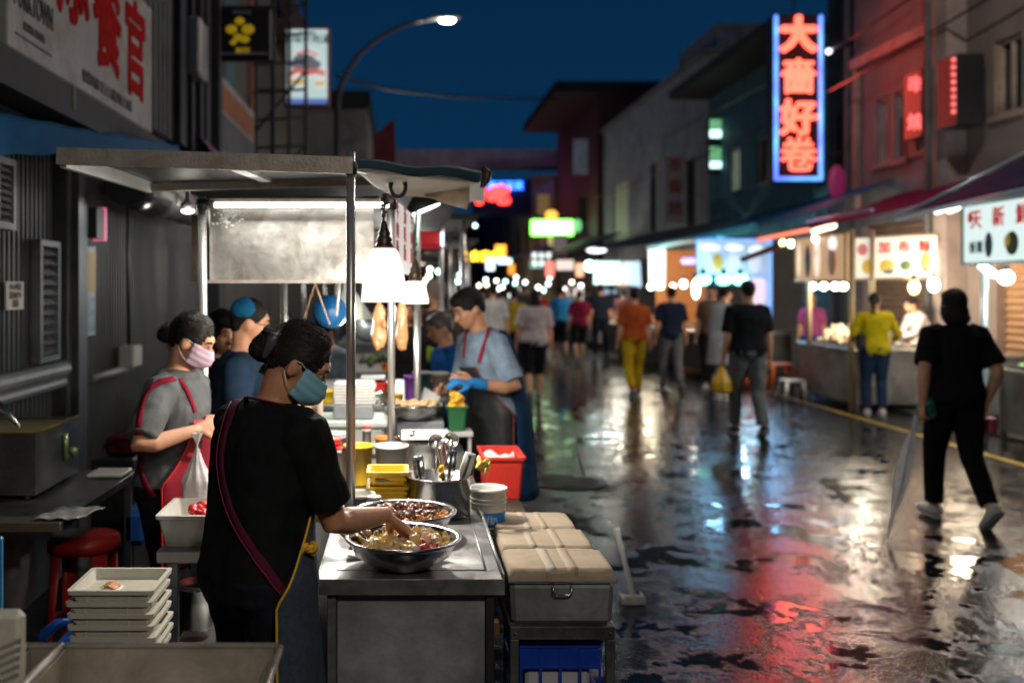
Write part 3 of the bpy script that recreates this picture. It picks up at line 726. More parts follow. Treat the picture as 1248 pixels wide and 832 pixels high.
# left side
def corr(mb, Y0, Y1, X, z0, z1, pitch=.066, dep=.034):
    n = int((Y1-Y0)/pitch)
    for i in range(n):
        y = Y0+i*pitch; ps = [(X, y), (X, y+pitch*.35), (X-dep, y+pitch*.5), (X-dep, y+pitch*.85), (X, y+pitch)]
        for a, b_ in zip(ps[:-1], ps[1:]): mb.quad((a[0], a[1], z0), (b_[0], b_[1], z0), (b_[0], b_[1], z1), (a[0], a[1], z1))
CORR = M('dark_corrugated_metal', (.055, .055, .057), .5, .65, var=.3, scale=2.5, stretch=(1, 1, .25), bump=.1, rvar=.12, dirt=(.05, .045, .04), dscale=2, damt=.7)
t = thing('corrugated_building', 'dark corrugated metal shop wall on the near left', 'building', (-2.1, 6.5, 0))
mb = MB(); corr(mb, 3.0, 6.02, -2.1, 0, 2.55); corr(mb, 6.42, 10.4, -2.1, 0, 2.9); part('wall', mb, CORR, t, fixn=False)
mb = MB(); mb.box(-2.13, -8, 2.96, 10.4, 0, 8); part('upper_wall', mb, PT((.018, .017, .017)), t)
mb = MB(); mb.box(-2.16, -2.02, 6.03, 6.41, 0, 2.7, b=.01); mb.box(-2.02, -1.98, 6.1, 6.2, 0, 2.7); part('post', mb, M('dark_painted_post', (.03, .03, .032), .45, var=.4), t)
mb = MB(); mb.tube([(-2.04, 3.0, 1.16), (-2.04, 6.0, 1.16)], .05, 12); mb.tube([(-2.05, 3.0, 1.08), (-2.05, 6.0, 1.08)], .035, 12); part('pipe_rail', mb, M('grey_painted_pipe', (.24, .24, .235), .5, .4, var=.3), t)
mb = MB(); mb.tube([(-2.04, 6.5, 1.05), (-2.04, 7.5, 1.05)], .03, 10); part('pipe_rail', mb, M('grey_painted_pipe'), t)
def louvre(Y0, Y1, z0, z1, n):
    mb = MB(); x = -2.06; f = .035
    mb.box(x-.03, x+.02, Y0, Y1, z0, z0+f); mb.box(x-.03, x+.02, Y0, Y1, z1-f, z1); mb.box(x-.03, x+.02, Y0, Y0+f, z0+f, z1-f); mb.box(x-.03, x+.02, Y1-f, Y1, z0+f, z1-f)
    for i in range(n):
        z = z0+f+(z1-z0-2*f)*(i+.5)/n; mb.quad((x-.03, Y0+f, z+.03), (x-.03, Y1-f, z+.03), (x+.015, Y1-f, z-.02), (x+.015, Y0+f, z-.02))
    mb.box(x-.04, x-.035, Y0, Y1, z0, z1)
    return mb
part('louvre_vent', louvre(5.02, 5.27, 1.95, 2.32, 8), STEEL_D, t)
part('louvre_vent', louvre(5.62, 5.95, 1.22, 1.92, 11), M('blackened_vent', (.13, .13, .13), .5, .5, var=.3), t)
mb = MB(); mb.box(-2.085, -2.075, 5.22, 5.46, 1.53, 1.68)
s_ = solo('wall_notice', mb, PL((.50, .46, .42), .6), 'small white notice card fixed to the corrugated wall', 'notice')
tx = MB(); 
for i, l_ in enumerate(("小心地滑", "請勿停車", "謝謝")): tx.text(l_, face_right(-2.072, 5.34, 1.65-.045*i), .042, .01, .001)
part('lettering', tx, PL((.12, .08, .07), .6), s_)
mb = MB(); mb.box(-2.08, -1.96, 7.28, 7.52, 1.06, 1.22, b=.012); s_ = solo('switch_box', mb, PL((.42, .41, .36)), 'off-white electrical box low on the corrugated wall', 'box')
mb = MB(); mb.tube([(-2.03, 7.4, 1.22), (-2.05, 7.42, 2.5)], .012, 8); part('cable', mb, BLACK, s_)
t2 = thing('poster', 'tall poster with a yellow top on the post', 'poster', (-2.0, 6.6, 1.3))
mb = MB(); mb.box(-2.075, -2.06, 6.45, 6.68, 1.33, 1.92); part('sheet', mb, PL((.38, .42, .45), .5), t2)
mb = MB(); mb.box(-2.06, -2.055, 6.46, 6.67, 1.62, 1.88); part('yellow_panel', mb, PL((.45, .27, .02), .5), t2)
mb = MB(); mb.box(-2.06, -2.055, 6.48, 6.65, 1.36, 1.58); part('photo_panel', mb, M('poster_photo', (.2, .3, .34), .5, var=.7, scale=14), t2)
t2 = thing('lightbox', 'small dark lightbox with a pink glowing edge above the poster', 'sign', (-2.0, 6.6, 1.95))
mb = MB(); mb.box(-2.08, -1.98, 6.46, 6.62, 1.97, 2.17); part('case', mb, BLACK, t2)
mb = MB(); mb.box(-2.06, -1.975, 6.63, 6.65, 1.96, 2.18); part('lit_edge', mb, EM('pink', (1, .05, .3), .7), t2)
t2 = thing('exhaust_duct', 'silver ventilation duct running along the left wall under the roof', 'duct', (-1.75, 7.5, 2.3))
mb = MB(); mb.tube([(-1.78, 7.1, 2.30), (-1.72, 9.6, 2.28)], .13, 20); part('pipe', mb, STEEL_D, t2)
mb = MB(); 
for y in (7.3, 8.15, 9.0): mb.tube([(-1.775, y, 2.30), (-1.774, y+.04, 2.30)], .137, 20)
part('band', mb, CHROME, t2)
mb = MB(); mb.tube([(-1.80, 6.5, 2.33), (-1.78, 7.1, 2.31)], [.15, .16], 20); part('fan_housing', mb, BLACK, t2)

# fluted shutters and dark piers further along the left upper wall
t = thing('shutter_building', 'dark building with pale ribbed upper shutters on the left', 'building', (-2.2, 9.6, 0))
mb = MB(); mb.box(-2.2, -8, 10.42, 12.4, 0, 9); part('wall', mb, PT((.03, .03, .032)), t)
mb = MB(); corr(mb, 7.7, 8.9, -2.03, 2.95, 6.5, .16, .05); part('shutter', mb, PT((.15, .15, .147)), t, fixn=False)
for y0, y1 in ((9.0, 9.25), (9.5, 9.62), (9.9, 10.05), (10.2, 10.4), (10.9, 11.1)):
    mb = MB(); mb.box(-2.17, -2.0, y0, y1, 0 if y0 > 10.4 else 2.95, 9); part('pier', mb, PT((.05, .05, .055)), t)
mb = MB(); mb.box(-2.02, -1.9, 9.35, 9.75, 3.65, 4.2, b=.02); solo('air_vent_box', mb, PL((.30, .30, .30)), 'grey vent box high on the dark left piers', 'vent')
t = thing('orange_panel_building', 'narrow left building with orange and white facade boards', 'building', (-2.3, 14, 0))
mb = MB(); mb.box(-2.3, -8, 12.42, 17.5, 0, 8.6); part('wall', mb, PT((.10, .085, .075)), t)
mb = MB(); mb.box(-2.30, -2.26, 14.9, 15.6, 3.4, 8.5); part('orange_strip', mb, PT((.30, .12, .06)), t)
mb = MB(); mb.box(-2.30, -2.25, 12.6, 13.4, 3.4, 8.5); part('window_strip', mb, PT((.06, .13, .16)), t)
sg = thing('facade_sign', 'long weathered orange and white signboard on the left facade', 'sign', (-2.15, 12.5, 3.2))
mb = MB(); mb.box(-2.2, -2.12, 10.9, 14.3, 3.25, 4.15, b=.01); part('board', mb, PT((.36, .34, .31)), sg)
mb = MB(); mb.box(-2.12, -2.115, 11.3, 14.2, 3.75, 4.05); part('orange_band', mb, PT((.36, .12, .05)), sg)
mb = MB(); mb.box(-2.12, -2.115, 11.3, 14.2, 3.28, 3.7); part('grey_band', mb, PT((.12, .12, .13)), sg)
t = thing('concrete_house', 'beige concrete house with a tiled top on the left', 'building', (-2.4, 20, 0))
mb = MB(); mb.box(-2.6, -9, 17.6, 27, 0, 8.2); part('wall', mb, PT((.15, .13, .11)), t)
mb = MB(); mb.box(-2.2, -9, 19, 24, 6.6, 6.8); mb.box(-2.2, -2.3, 19, 24, 6.82, 7.6); part('balcony', mb, PT((.10, .05, .04)), t)
t, P, bx = building('corner_house', 'grey house with a dark gabled eave behind the street lamp', -1, -4.6, 30, 36, 7.0, PT((.30, .27, .24)), wins=[(-3.6, -2.6, 4.6, 5.6)], front=True, x1=-1.05, roof=(PT((.03, .03, .03)), .4, .5))
mb = MB(); mb.box(-3.1, -1.2, 29.9, 29.98, 3.9, 5.3); g = part('shop_panel', mb, PT((.33, .31, .29)), t)
t, P, bx = building('red_gable_house', 'dark red gabled roof beyond the corner house', -1, -2.5, 38, 46, 6.2, REDR, front=True, x1=-.35)
mb = MB(); mb.v = [Vector(p) for p in ((-2.6, 38, 6.2), (-.25, 38, 6.2), (-.3, 38, 8.1), (-2.6, 46, 6.2), (-.25, 46, 6.2), (-.3, 46, 8.1))]
for f_ in ((0, 1, 2), (5, 4, 3), (0, 2, 5, 3), (1, 4, 5, 2), (0, 3, 4, 1)): mb.face(f_)
part('roof', mb, PT((.22, .03, .03)), t)
t, P, bx = building('left_row_building', 'unlit row of shops far down the left side', -1, -1.6, 47, 92, 6.5, PT((.05, .05, .06)), wins=[(50, 54, 3.5, 5), (60, 66, 3.5, 5)])

# blue awning on the near left wall
def tarp(name, label, cat, quad, mat, sag=.04, nu=14, nv=8, th=.006, rib=0.):
    A_, B_, C_, D_ = [Vector(q) for q in quad]
    def f(u, v):
        p = A_.lerp(B_, u).lerp(D_.lerp(C_, u), v)
        p.z += -sag*math.sin(math.pi*v)*(.6+.4*math.cos(u*6.28*3))+rib*math.sin(u*50); return p
    return solo(name, MB().sheet(f, nu*2, nv, th), mat, label, cat)
tarp('awning', 'blue tarpaulin awning against the near left wall', 'awning', (W(-150, 190, 3.9), W(226, 188, 8.2), W(216, 177, 7.9), W(-150, 112, 3.95)), TARP_B, .03, rib=.006)
mb = MB(); mb.box(-2.1, -1.9, 3.6, 8.4, 2.62, 2.68); mb.box(-2.1, -1.98, 3.6, 8.4, 2.72, 2.86); mb.tube([(-1.98, 3.6, 2.70), (-1.98, 8.3, 2.70)], .015, 8)
solo('sign_ledge', mb, M('blackish_metal', (.012, .012, .012), .7, var=.3), 'dark metal ledge under the big painted signboard', 'ledge')  # near-black base colour for the ledge
mb = MB(); mb.poly([(-1.9, 9.9, 2.62), (-1.9, 11.8, 2.62), (-1.5, 10.8, 2.9)]); mb.poly([(-1.9, 9.9, 2.60), (-1.5, 10.8, 2.88), (-1.9, 11.8, 2.60)])
tarp('canopy_flap', 'purple canvas flap above the left stalls', 'awning', ((-2.0, 9.8, 3.15), (-2.0, 12.2, 3.1), (-1.55, 12.0, 2.8), (-1.65, 9.8, 2.75)), M('purple_canvas', (.22, .08, .2), .7, var=.2), .02)

# big painted signboard
sg = thing('shop_signboard', 'large weathered white signboard with red brush characters above the blue awning', 'sign', (-2.0, 6.4, 2.87))
mb = MB(); mb.box(-2.08, -1.99, 5.02, 7.92, 2.87, 3.86, b=.008)
part('board', mb, M('weathered_sign_paint', (.44, .43, .41), .7, spec=.1, var=.15, scale=1.5, bump=.1, dirt=(.17, .10, .075), dscale=2.2, damt=.5), sg)
for ch, y, z, sz in (("添", 6.02, 3.55, .62), ("餐", 6.72, 3.43, .66), ("官", 7.42, 3.36, .60)):
    mb = MB(); mb.text(ch, face_right(-1.985, y, z) @ Matrix.Scale(1.25, 4, (0, 1, 0)), sz, .022, .004); part('character', mb, M('red_sign_paint', (.40, .012, .010), .8, spec=.03, var=.3, scale=10), sg)
mb = MB(); mb.text("營業時間 早上七點至晚上九點", face_right(-1.985, 6.75, 2.965), .085, .004, .002); part('small_lettering', mb, PL((.10, .09, .09), .6), sg)
mb = MB(); mb.box(-1.989, -1.984, 5.12, 5.62, 3.27, 3.84); po = part('food_picture', mb, M('food_photo', (.42, .26, .10), .5, var=.3, scale=5), sg)
mb = MB(); mb.ball((-1.983, 5.42, 3.52), (.006, .17, .2), 20, 10); part('bowl_picture', mb, M('bowl_print', (.45, .38, .30), .5, var=.2), po)
mb = MB(); mb.ball((-1.977, 5.44, 3.56), (.006, .1, .12), 16, 10); part('noodle_picture', mb, M('noodle_print', (.09, .07, .045), .5, var=.9, scale=40), po)
mb = MB(); mb.text("PORKTOWN", face_right(-1.985, 5.38, 3.16) @ Matrix.Scale(1.9, 4, (0, 1, 0)), .098, .006, .002); mb.box(-1.989, -1.984, 5.12, 5.64, 2.955, 2.962); part('lettering', mb, PL((.05, .05, .05), .6), sg)
mb = MB(); mb.text("鮮湯麵 滷肉飯", face_right(-1.985, 5.38, 3.02), .05, .003, .002); part('small_lettering', mb, PL((.10, .10, .10), .6), sg)
mb = MB(); mb.tube([(-1.98, 6.0, 2.70), (-1.98, 6.0, 2.86)], .012, 8); part('bracket', mb, PL((.3, .3, .2)), sg)

# hanging signs on the left
sg = thing('black_hanging_sign', 'black hanging sign with a yellow mushroom-like emblem', 'sign', (-1.8, 11, 4.2))
o = W(262, 70, 11); p = W(330, 11, 11)
mb = MB(); mb.box(o.x, p.x, 11, 11.08, o.z, p.z, b=.01); part('board', mb, BLACK, sg)
mb = MB(); YE = EM('dim_yellow', (.55, .36, .01), .35, (.5, .35, .02))
for (x, y, r) in ((292, 26, 6), (282, 36, 7), (302, 36, 8), (290, 46, 6), (298, 48, 6), (284, 52, 4)):
    q = W(x, y, 10.985); mb.ball(q, (r/F*11, .006, r*.8/F*11), 12, 8)
mb.text("鮮菇", face_cam(W(294, 63, 1).x*0+X_(296, 11), 10.99, Z_(63, 11)), .08, .01, .003); part('emblem', mb, YE, sg)
mb = MB(); mb.text("鮮菇料理", face_cam(X_(295, 11), 10.99, Z_(16, 11)), .05, .002, .003); mb.box(o.x+.05, p.x-.03, 10.985, 10.995, o.z+.03, o.z+.045); part('lettering', mb, PL((.5, .5, .5)), sg)
mb = MB(); mb.box(-2.3, p.x, 11.02, 11.06, p.z+.005, p.z+.04); mb.box(-2.3, p.x, 11.02, 11.06, o.z-.04, o.z-.005); mb.box(p.x+.01, p.x+.04, 11.02, 11.06, o.z-1.2, p.z+.6); part('bracket', mb, IRON, sg)
sg = thing('white_hanging_sign', 'tall backlit white sign picturing a bowl of food by the street lamp', 'sign', (-1.5, 16, 4.5))
o = W(350, 127, 16); p = W(399, 37, 16); q_ = lambda x, y, r, rz: (W(x, y, 15.93), (r/F*16, .012, rz/F*16))
mb = MB(); mb.box(o.x-.04, p.x+.04, 15.99, 16.2, o.z-.04, p.z+.06, b=.01); part('case', mb, PT((.2, .08, .08)), sg)
mb = MB(); mb.box(o.x, p.x, 15.95, 15.985, o.z+.09, p.z); part('lit_face', mb, EM('sign_face_pale', (.62, .85, .84), .62), sg)
mb = MB(); mb.box(o.x, p.x, 15.95, 15.985, o.z, o.z+.085); part('blue_band', mb, EM('sign_blue', (.02, .15, .6), .6), sg)
mb = MB(); mb.ball(*q_(373, 79, 19, 8)); mb.ball(*q_(371, 73, 14, 7)); part('bowl_picture', mb, EM('sign_teal', (.01, .08, .12), .5), sg)
mb = MB(); mb.tube([W(354, 90, 15.92), W(363, 86, 15.92), W(375, 89, 15.92), W(386, 87, 15.92), W(396, 90, 15.92)], .045, 8); mb.tube([W(362, 66, 15.92), W(375, 62, 15.92), W(388, 68, 15.92)], .02, 8); part('red_garnish_picture', mb, EM('sign_red', (.7, .08, .05), .6), sg)
mb = MB(); mb.ball(*q_(363, 100, 9, 4)); mb.ball(*q_(390, 102, 7, 3)); part('yellow_garnish_picture', mb, EM('sign_orange', (.8, .45, .08), .6), sg)
mb = MB(); mb.text("鮮味牛肉湯", face_cam(X_(374.5, 16), 15.94, Z_(50, 16)), .15, .008, .004); mb.text("牛肉麵館", face_cam(X_(374.5, 16), 15.94, Z_(42.5, 16)), .07, .004, .004); part('lettering', mb, PL((.05, .05, .06)), sg)
mb = MB(); mb.box(-2.3, o.x-.05, 16.05, 16.1, p.z-.2, p.z-.15); mb.box(-2.3, o.x-.05, 16.05, 16.1, o.z+.2, o.z+.25); part('bracket', mb, IRON, sg)
# scaffold-like railings beyond the orange boards
fr = thing('metal_stair_frame', 'dark open metal stair frame beside the white sign', 'frame', (-2.0, 15.2, 2.6))
mb = MB()
for k in range(8): mb.tube([(-2.25, 15.0, 2.9+k*.42), (-1.45, 15.0, 2.95+k*.42)], .02, 6)
for x in (-2.2, -1.95, -1.7, -1.45): mb.tube([(x, 15.0, 2.3), (x, 15.0, 6.6)], .028, 6)
for k in range(3): mb.tube([(-2.2, 14.98, 2.9+k*1.1), (-1.45, 14.98, 3.8+k*1.1)], .02, 6)
part('bars', mb, IRON, fr)
# street lamps
def street_lamp(label, Y, x0, xe, zt, lit=True):
    t = thing('street_lamp', label, 'street lamp', (x0, Y, 0))
    mb = MB(); mb.tube([(x0, Y, 0), (x0, Y, .9), (x0, Y, zt-1.7)], [.11, .085, .06], 14)
    pts = []
    for k in range(13):
        a = k/12*R(78); pts.append((x0+(xe-x0)*.88*(1-math.cos(a))/(1-math.cos(R(78))), Y, zt-1.7+1.62*math.sin(a)/math.sin(R(78))))
    mb.tube(pts, [.06-.025*k/12 for k in range(13)], 12); part('pole', mb, M('lamp_pole_paint', (.05, .05, .055), .5, .5, var=.3), t)
    e = Vector(pts[-1]); hd = MB(); hd.tube([e, e+Vector((math.copysign(.25, xe-x0), 0, .055)), e+Vector((math.copysign(.62, xe-x0), 0, .06))], [.05, .085, .05], 12, ell=(1, .6), up=(0, 1, 0), round_=True); h_ = part('lamp_head', hd, STEEL_D, t)
    g = MB(); g.ball(e+Vector((math.copysign(.42, xe-x0), 0, .005)), (.15, .07, .055), 16, 10); part('lens', g, EM('lamp_lens', (1., .97, .75), 14), h_)
    return e
e = street_lamp('curved street lamp lit against the blue sky on the left', 18, X_(411, 18), X_(531, 18), Z_(20, 18))
light('POINT', 'street_lamp_light', (e.x+.4, 18, e.z-.2), 30, (1, .95, .78), .12)
e = street_lamp('street lamp added behind the camera to light the fronts', -2.6, -1.9, 1.1, 5.6)  # unseen lamp, added as fill from the camera side
light('SPOT', 'street_lamp_light', (e.x+.4, -2.6, e.z-.15), 150, (1, .96, .88), .12, rot=(R(32), 0, 0), spot=125)
e = street_lamp('street lamp added outside the right edge to light the facades', 9.4, 7.4, 5.4, 7.6)  # out-of-view lamp, added to brighten the right hand facades
light('POINT', 'street_lamp_light', (5.2, 9.4, e.z-.25), 500, (1, .87, .80), .15)
# the street goes on behind the camera: plain shop blocks that close it off from the open sky
for nm, lab, x0, x1, y0, y1, h, c in (('rear_left_building', 'dark shop block behind the camera on the left', -8, -2.14, -16, 2.95, 7.5, (.10, .095, .09)), ('rear_right_building', 'brown shop block behind the camera on the right', 8.0, 14, -16, 6.95, 7.5, (.16, .13, .11)), ('rear_end_building', 'grey block closing the street far behind the camera', -8, 14, -24, -16.1, 8.5, (.12, .12, .12))):
    t = thing(nm.replace('_left', '').replace('_right', '').replace('_end', ''), lab, 'building', ((x0+x1)/2, (y0+y1)/2, 0)); mb = MB(); mb.box(x0, x1, y0, y1, 0, h); part('wall', mb, PT(c), t)
    for k in range(4):
        mb = MB()
        if x1 < 0: mb.box(x1-.02, x1+.03, -14+k*4, -12+k*4, 3.6, 5.2)
        elif x0 > 0: mb.box(x0-.03, x0+.02, -14+k*5, -11.5+k*5, 3.6, 5.2)
        else: mb.box(-6+k*5, -4+k*5, -16.12, -16.05, 3.6, 5.2)
        part('window', mb, GLASS, t)
# overhead wires
mb = MB(); mb.tube([W(411, 92, 18)+Vector((0, 0, 0)), W(470, 109, 22), W(560, 119, 28), W(680, 121, 40)], .035, 6); solo('overhead_cable', mb, BLACK, 'thin black cable crossing the blue sky from the lamp', 'cable')
mb = MB(); mb.tube([(7.7, 12, 5.5), (7.6, 17, 5.15), (7.7, 26, 5.0), (7.7, 40, 5.2)], .02, 6); mb.tube([(7.8, 12, 6.3), (7.75, 17.6, 5.9), (7.8, 30, 6.1)], .018, 6); solo('facade_cable', mb, BLACK, 'slack cables strung along the right hand facades', 'cable')
for Y, X, in ((17.55, 7.85), (14.5, 7.66)):
    mb = MB(); mb.tube([(X, Y, 0), (X, Y, 7.9)], .05, 10); solo('drainpipe', mb, PT((.10, .10, .10)), 'drainpipe at the corner beside the neon sign' if Y > 15 else 'drainpipe on the pier beside the small red sign', 'drainpipe')

# ---------------------------------------------------------------- neon sign
Yn = 18
sg = thing('neon_sign', 'tall vertical neon sign with four orange red characters and a blue border', 'sign', (7.1, Yn, Z_(222, Yn)))
x0, x1, z0, z1 = X_(941, Yn), X_(1003, Yn), Z_(222, Yn), Z_(18, Yn)
mb = MB(); mb.box(x0, x1, Yn, Yn+.28, z0, z1, b=.015); part('case', mb, M('neon_back', (.03, .008, .014), .4, var=.2), sg)
f = .055
def border(m2, a, b_): m2.tube([a, b_], .042, 10, round_=True)
mb = MB(); border(mb, (x0+f, Yn-.04, z0+f), (x0+f, Yn-.04, z1-f)); border(mb, (x1-f, Yn-.04, z0+f), (x1-f, Yn-.04, z1-f)); border(mb, (x0+f, Yn-.04, z0+f), (x1-f-.05, Yn-.04, z0+f))
def neon_border_mat():
    m = EM('neon_blue', (.08, .30, 1.), 1.5); t_ = m.node_tree; b = t_.nodes['Principled BSDF']
    c = t_.nodes.new('ShaderNodeTexCoord'); n = t_.nodes.new('ShaderNodeTexNoise'); n.inputs['Scale'].default_value = 2.2; n.inputs['Detail'].default_value = 4; t_.links.new(c.outputs['Object'], n.inputs['Vector'])
    r = t_.nodes.new('ShaderNodeValToRGB'); r.color_ramp.elements[0].position = .36; r.color_ramp.elements[0].color = (.03, .12, 1., 1); r.color_ramp.elements[1].position = .6; r.color_ramp.elements[1].color = (.06, .42, 1, 1)
    e_ = r.color_ramp.elements.new(.68); e_.color = (.15, .8, .35, 1); t_.links.new(n.outputs['Fac'], r.inputs[0]); t_.links.new(r.outputs[0], b.inputs['Emission Color']); return m
part('neon_border', mb, neon_border_mat(), sg)
for k, ch in enumerate("大嗇好卷"):
    mb = MB(); mb.text(ch, face_cam(X_(972, Yn), Yn-.05, Z_((46, 97, 147, 192)[k], Yn)), .66, (.048, .020, .034, .018)[k], .02)
    part('neon_character', mb, EM('neon_orange', (1., .085, .033), 3.0), sg)
mb = MB(); mb.box(x1, 8.3, Yn+.12, Yn+.18, z1-.5, z1-.44); mb.box(x1, 8.3, Yn+.12, Yn+.18, z0+.5, z0+.56); mb.tube([(x0+.45, Yn+.15, z1), (x0+.47, Yn+.15, z1+1.4)], .02, 6); part('bracket', mb, IRON, sg)
light('AREA', 'neon_light', (X_(972, Yn), Yn-.15, Z_(120, Yn)), 36, (1., .08, .04), .8, rot=(R(-90), 0, 0), sx=2.8)
# small spot lamp beside it
sp = thing('spot_lamp', 'small lamp arm beside the neon sign', 'lamp', (X_(1012, 17.2), 17.2, Z_(62, 17.2)))
mb = MB(); mb.tube([W(1012, 62, 17.2), W(1040, 46, 17.4)], .03, 8); part('arm', mb, STEEL, sp); mb = MB(); mb.ball(W(1010, 63, 17.2), .05); part('bulb', mb, EM('bulb_cool', (.75, .85, 1), 3), sp)
# red LED signs, seen edge on
def led_box(label, xa, xb, ya, yb, Y, glow_x):
    s_ = thing('led_sign', label, 'sign', (X_(xa, Y), Y, Z_(yb, Y)))
    mb = MB(); mb.box(X_(xa, Y), X_(xb, Y), Y, Y+.5, Z_(yb, Y), Z_(ya, Y), b=.01); part('case', mb, BLACK, s_)
    return s_
s_ = led_box('black box sign with red lit characters on its street edge', 1123, 1162, 83, 166, 14.6, 0)
mb = MB()
for k, ch in enumerate("串燒"): mb = MB(); mb.text(ch, face_cam(X_(1117, 14.6), 14.62, Z_((104, 150)[k], 14.6)), .26, .012, .01); part('red_character', mb, EM('led_red', (1, .02, .02), 1.2), s_)
s_ = led_box('second black box sign with a column of red lights', 1166, 1200, 65, 152, 13.4, 0)
mb = MB()
for k in range(8): mb.box(X_(1162, 13.4), X_(1166, 13.4), 13.42, 13.46, Z_(75+k*9, 13.4), Z_(70+k*9, 13.4))
part('red_lights', mb, EM('led_red', (1, .02, .02), 1.2), s_)
# vertical green-white lit sign
s_ = thing('lit_column_sign', 'narrow vertical green and white lit sign on the teal building', 'sign', (X_(872, 25), 25, Z_(212, 25)))
mb = MB(); mb.box(X_(864, 25), X_(881, 25), 25, 25.2, Z_(212, 25), Z_(144, 25)); part('case', mb, BLACK, s_)
mb = MB(); mb.box(X_(865, 25), X_(880, 25), 24.95, 24.99, Z_(168, 25), Z_(159, 25)); part('white_panel', mb, EM('cool_white', (.6, 1, .9), 2.2), s_)
mb = MB(); mb.box(X_(865, 25), X_(880, 25), 24.95, 24.99, Z_(205, 25), Z_(197, 25)); part('white_panel', mb, EM('cool_white', (.6, 1, .9), 2.2), s_)
mb = MB(); mb.box(X_(865, 25), X_(880, 25), 24.95, 24.99, Z_(158, 25), Z_(146, 25)); part('green_panel', mb, EM('green_panel', (.25, .8, .35), .5), s_)
mb = MB(); mb.box(X_(865, 25), X_(880, 25), 24.95, 24.99, Z_(195, 25), Z_(179, 25)); part('green_panel', mb, EM('green_panel', (.25, .8, .35), .5), s_)
s_ = thing('vertical_board_sign', 'unlit vertical white board with faded red characters on the grey building', 'sign', (X_(822, 27), 27, Z_(270, 27)))
mb = MB(); mb.box(X_(811, 27), X_(834, 27), 27, 27.15, Z_(270, 27), Z_(188, 27)); part('board', mb, PT((.36, .33, .34)), s_)
mb = MB()
for k, ch in enumerate("茶餐館"): mb = MB(); mb.text(ch, face_cam(X_(822.5, 27), 26.97, Z_(203+k*26, 27)), .42, .01, .01); part('character', mb, PT((.3, .08, .08)), s_)
s_ = thing('pink_balloon_sign', 'dim pink figure-shaped sign under the neon sign', 'sign', (X_(1020, 17.4), 17.4, Z_(245, 17.4)))
mb = MB(); mb.ball(W(1020, 222, 17.3), (.16, .06, .3), 14, 10); part('body', mb, M('pink_plastic', (.5, .05, .22), .4, emit=(.6, .03, .2), estr=.10), s_)
# ================================================================ near food cart
CT = .85
cart = thing('food_cart', 'grey stainless steel food cart with the two big bowls on its counter', 'food cart', (0.0, 3.2, 0))
x0, x1, y0, y1 = -.235, .282, 2.73, 3.80
def topfn(u, v):
    return (x0+(x1-x0)*u, y0+(y1-y0)*v, CT)
mb = MB()
mb.box(x0, x1, y0, y0+.004, CT-.044, CT, b=.0015); mb.box(x1-.004, x1, y0+.005, y1, CT-.044, CT+.012, b=.0015); mb.box(x0, x0+.004, y0+.005, y1, CT-.044, CT)
mb.box(x0+.0045, x1-.0045, y0+.0045, y1, CT-.006, CT-.001)
mb.tube([(x1-.004, y0+.01, CT+.006), (x1-.004, y1, CT+.012)], .006, 8)
mb.tube([(x1-.045, y0+.09, CT), (x1-.045, y1-.1, CT)], .0035, 8); mb.tube([(x0+.05, y0+.09, CT-.002), (x1-.045, y0+.09, CT-.001)], .003, 8)
part('counter_top', mb, M('worn_steel_top', (.42, .42, .42), .40, .9, var=.35, scale=6, rvar=.13, bump=.06, bscale=40, dirt=(.16, .15, .14), dscale=6, damt=.55), cart)
GALV = M('smudged_grey_panel', (.36, .365, .37), .52, .6, var=.45, scale=3.2, rvar=.15, bump=.1, bscale=70, dirt=(.36, .36, .36), dscale=5.5, damt=.55)
mb = MB(); mb.box(x0+.055, x1-.052, y0+.035, y0+.04, .08, CT-.045, b=.001); part('front_panel', mb, GALV, cart)
mb = MB(); mb.box(x1-.052, x1-.048, y0+.042, y1-.02, .08, CT-.045); mb.box(x0+.03, x0+.034, y0+.042, y1-.02, .08, CT-.045); mb.box(x0+.03, x1-.05, y1-.02, y1-.016, .08, CT-.045); part('side_panel', mb, GALV, cart)
mb = MB(); mb.box(x0+.028, x0+.053, y0+.02, y0+.045, 0, CT-.045, b=.002); part('corner_post', mb, STEEL_D, cart)
mb = MB(); mb.box(x1-.05, x1-.028, y0+.015, y0+.04, .0, CT-.045, b=.002); part('corner_post', mb, IRON, cart)
mb = MB(); mb.box(x1-.045, x1-.005, y0+.10, y0+.13, .66, .70, b=.003); part('latch', mb, M('copper_latch', (.55, .25, .10), .35, .8), cart)
# poles
def pole(px, Y, r, zb, zt, lean=0):
    mb = MB(); xb = X_(px, Y); mb.tube([(xb, Y, zb), (xb+lean, Y, zt)], r, 16); part('pole', mb, CHROME, cart)
pole(427.5, 3.32, .0155, CT, 2.10); pole(477, 4.22, .016, .86, 2.04); 
mb = MB(); mb.tube([(X_(253, 4.2), 4.2, 0), (X_(246, 4.2), 4.2, 2.03)], .018, 16); part('pole', mb, CHROME, cart)
mb = MB(); mb.tube([(X_(347, 5.0), 5.0, .9), (X_(347, 5.0), 5.0, 1.9)], .014, 12); part('pole', mb, CHROME, cart)
mb = MB(); 
for (px, Y, z) in ((427.5, 3.32, 2.045), (246, 4.2, 2.0), (477, 4.22, 2.0)):
    mb = MB(); mb.tube([(X_(px, Y), Y, z-.022), (X_(px, Y), Y, z+.022)], .021, 14); mb.tube([(X_(px, Y)-.02, Y-.022, z), (X_(px, Y)+.02, Y-.022, z)], .006, 8)
    part('clamp', mb, IRON, cart)
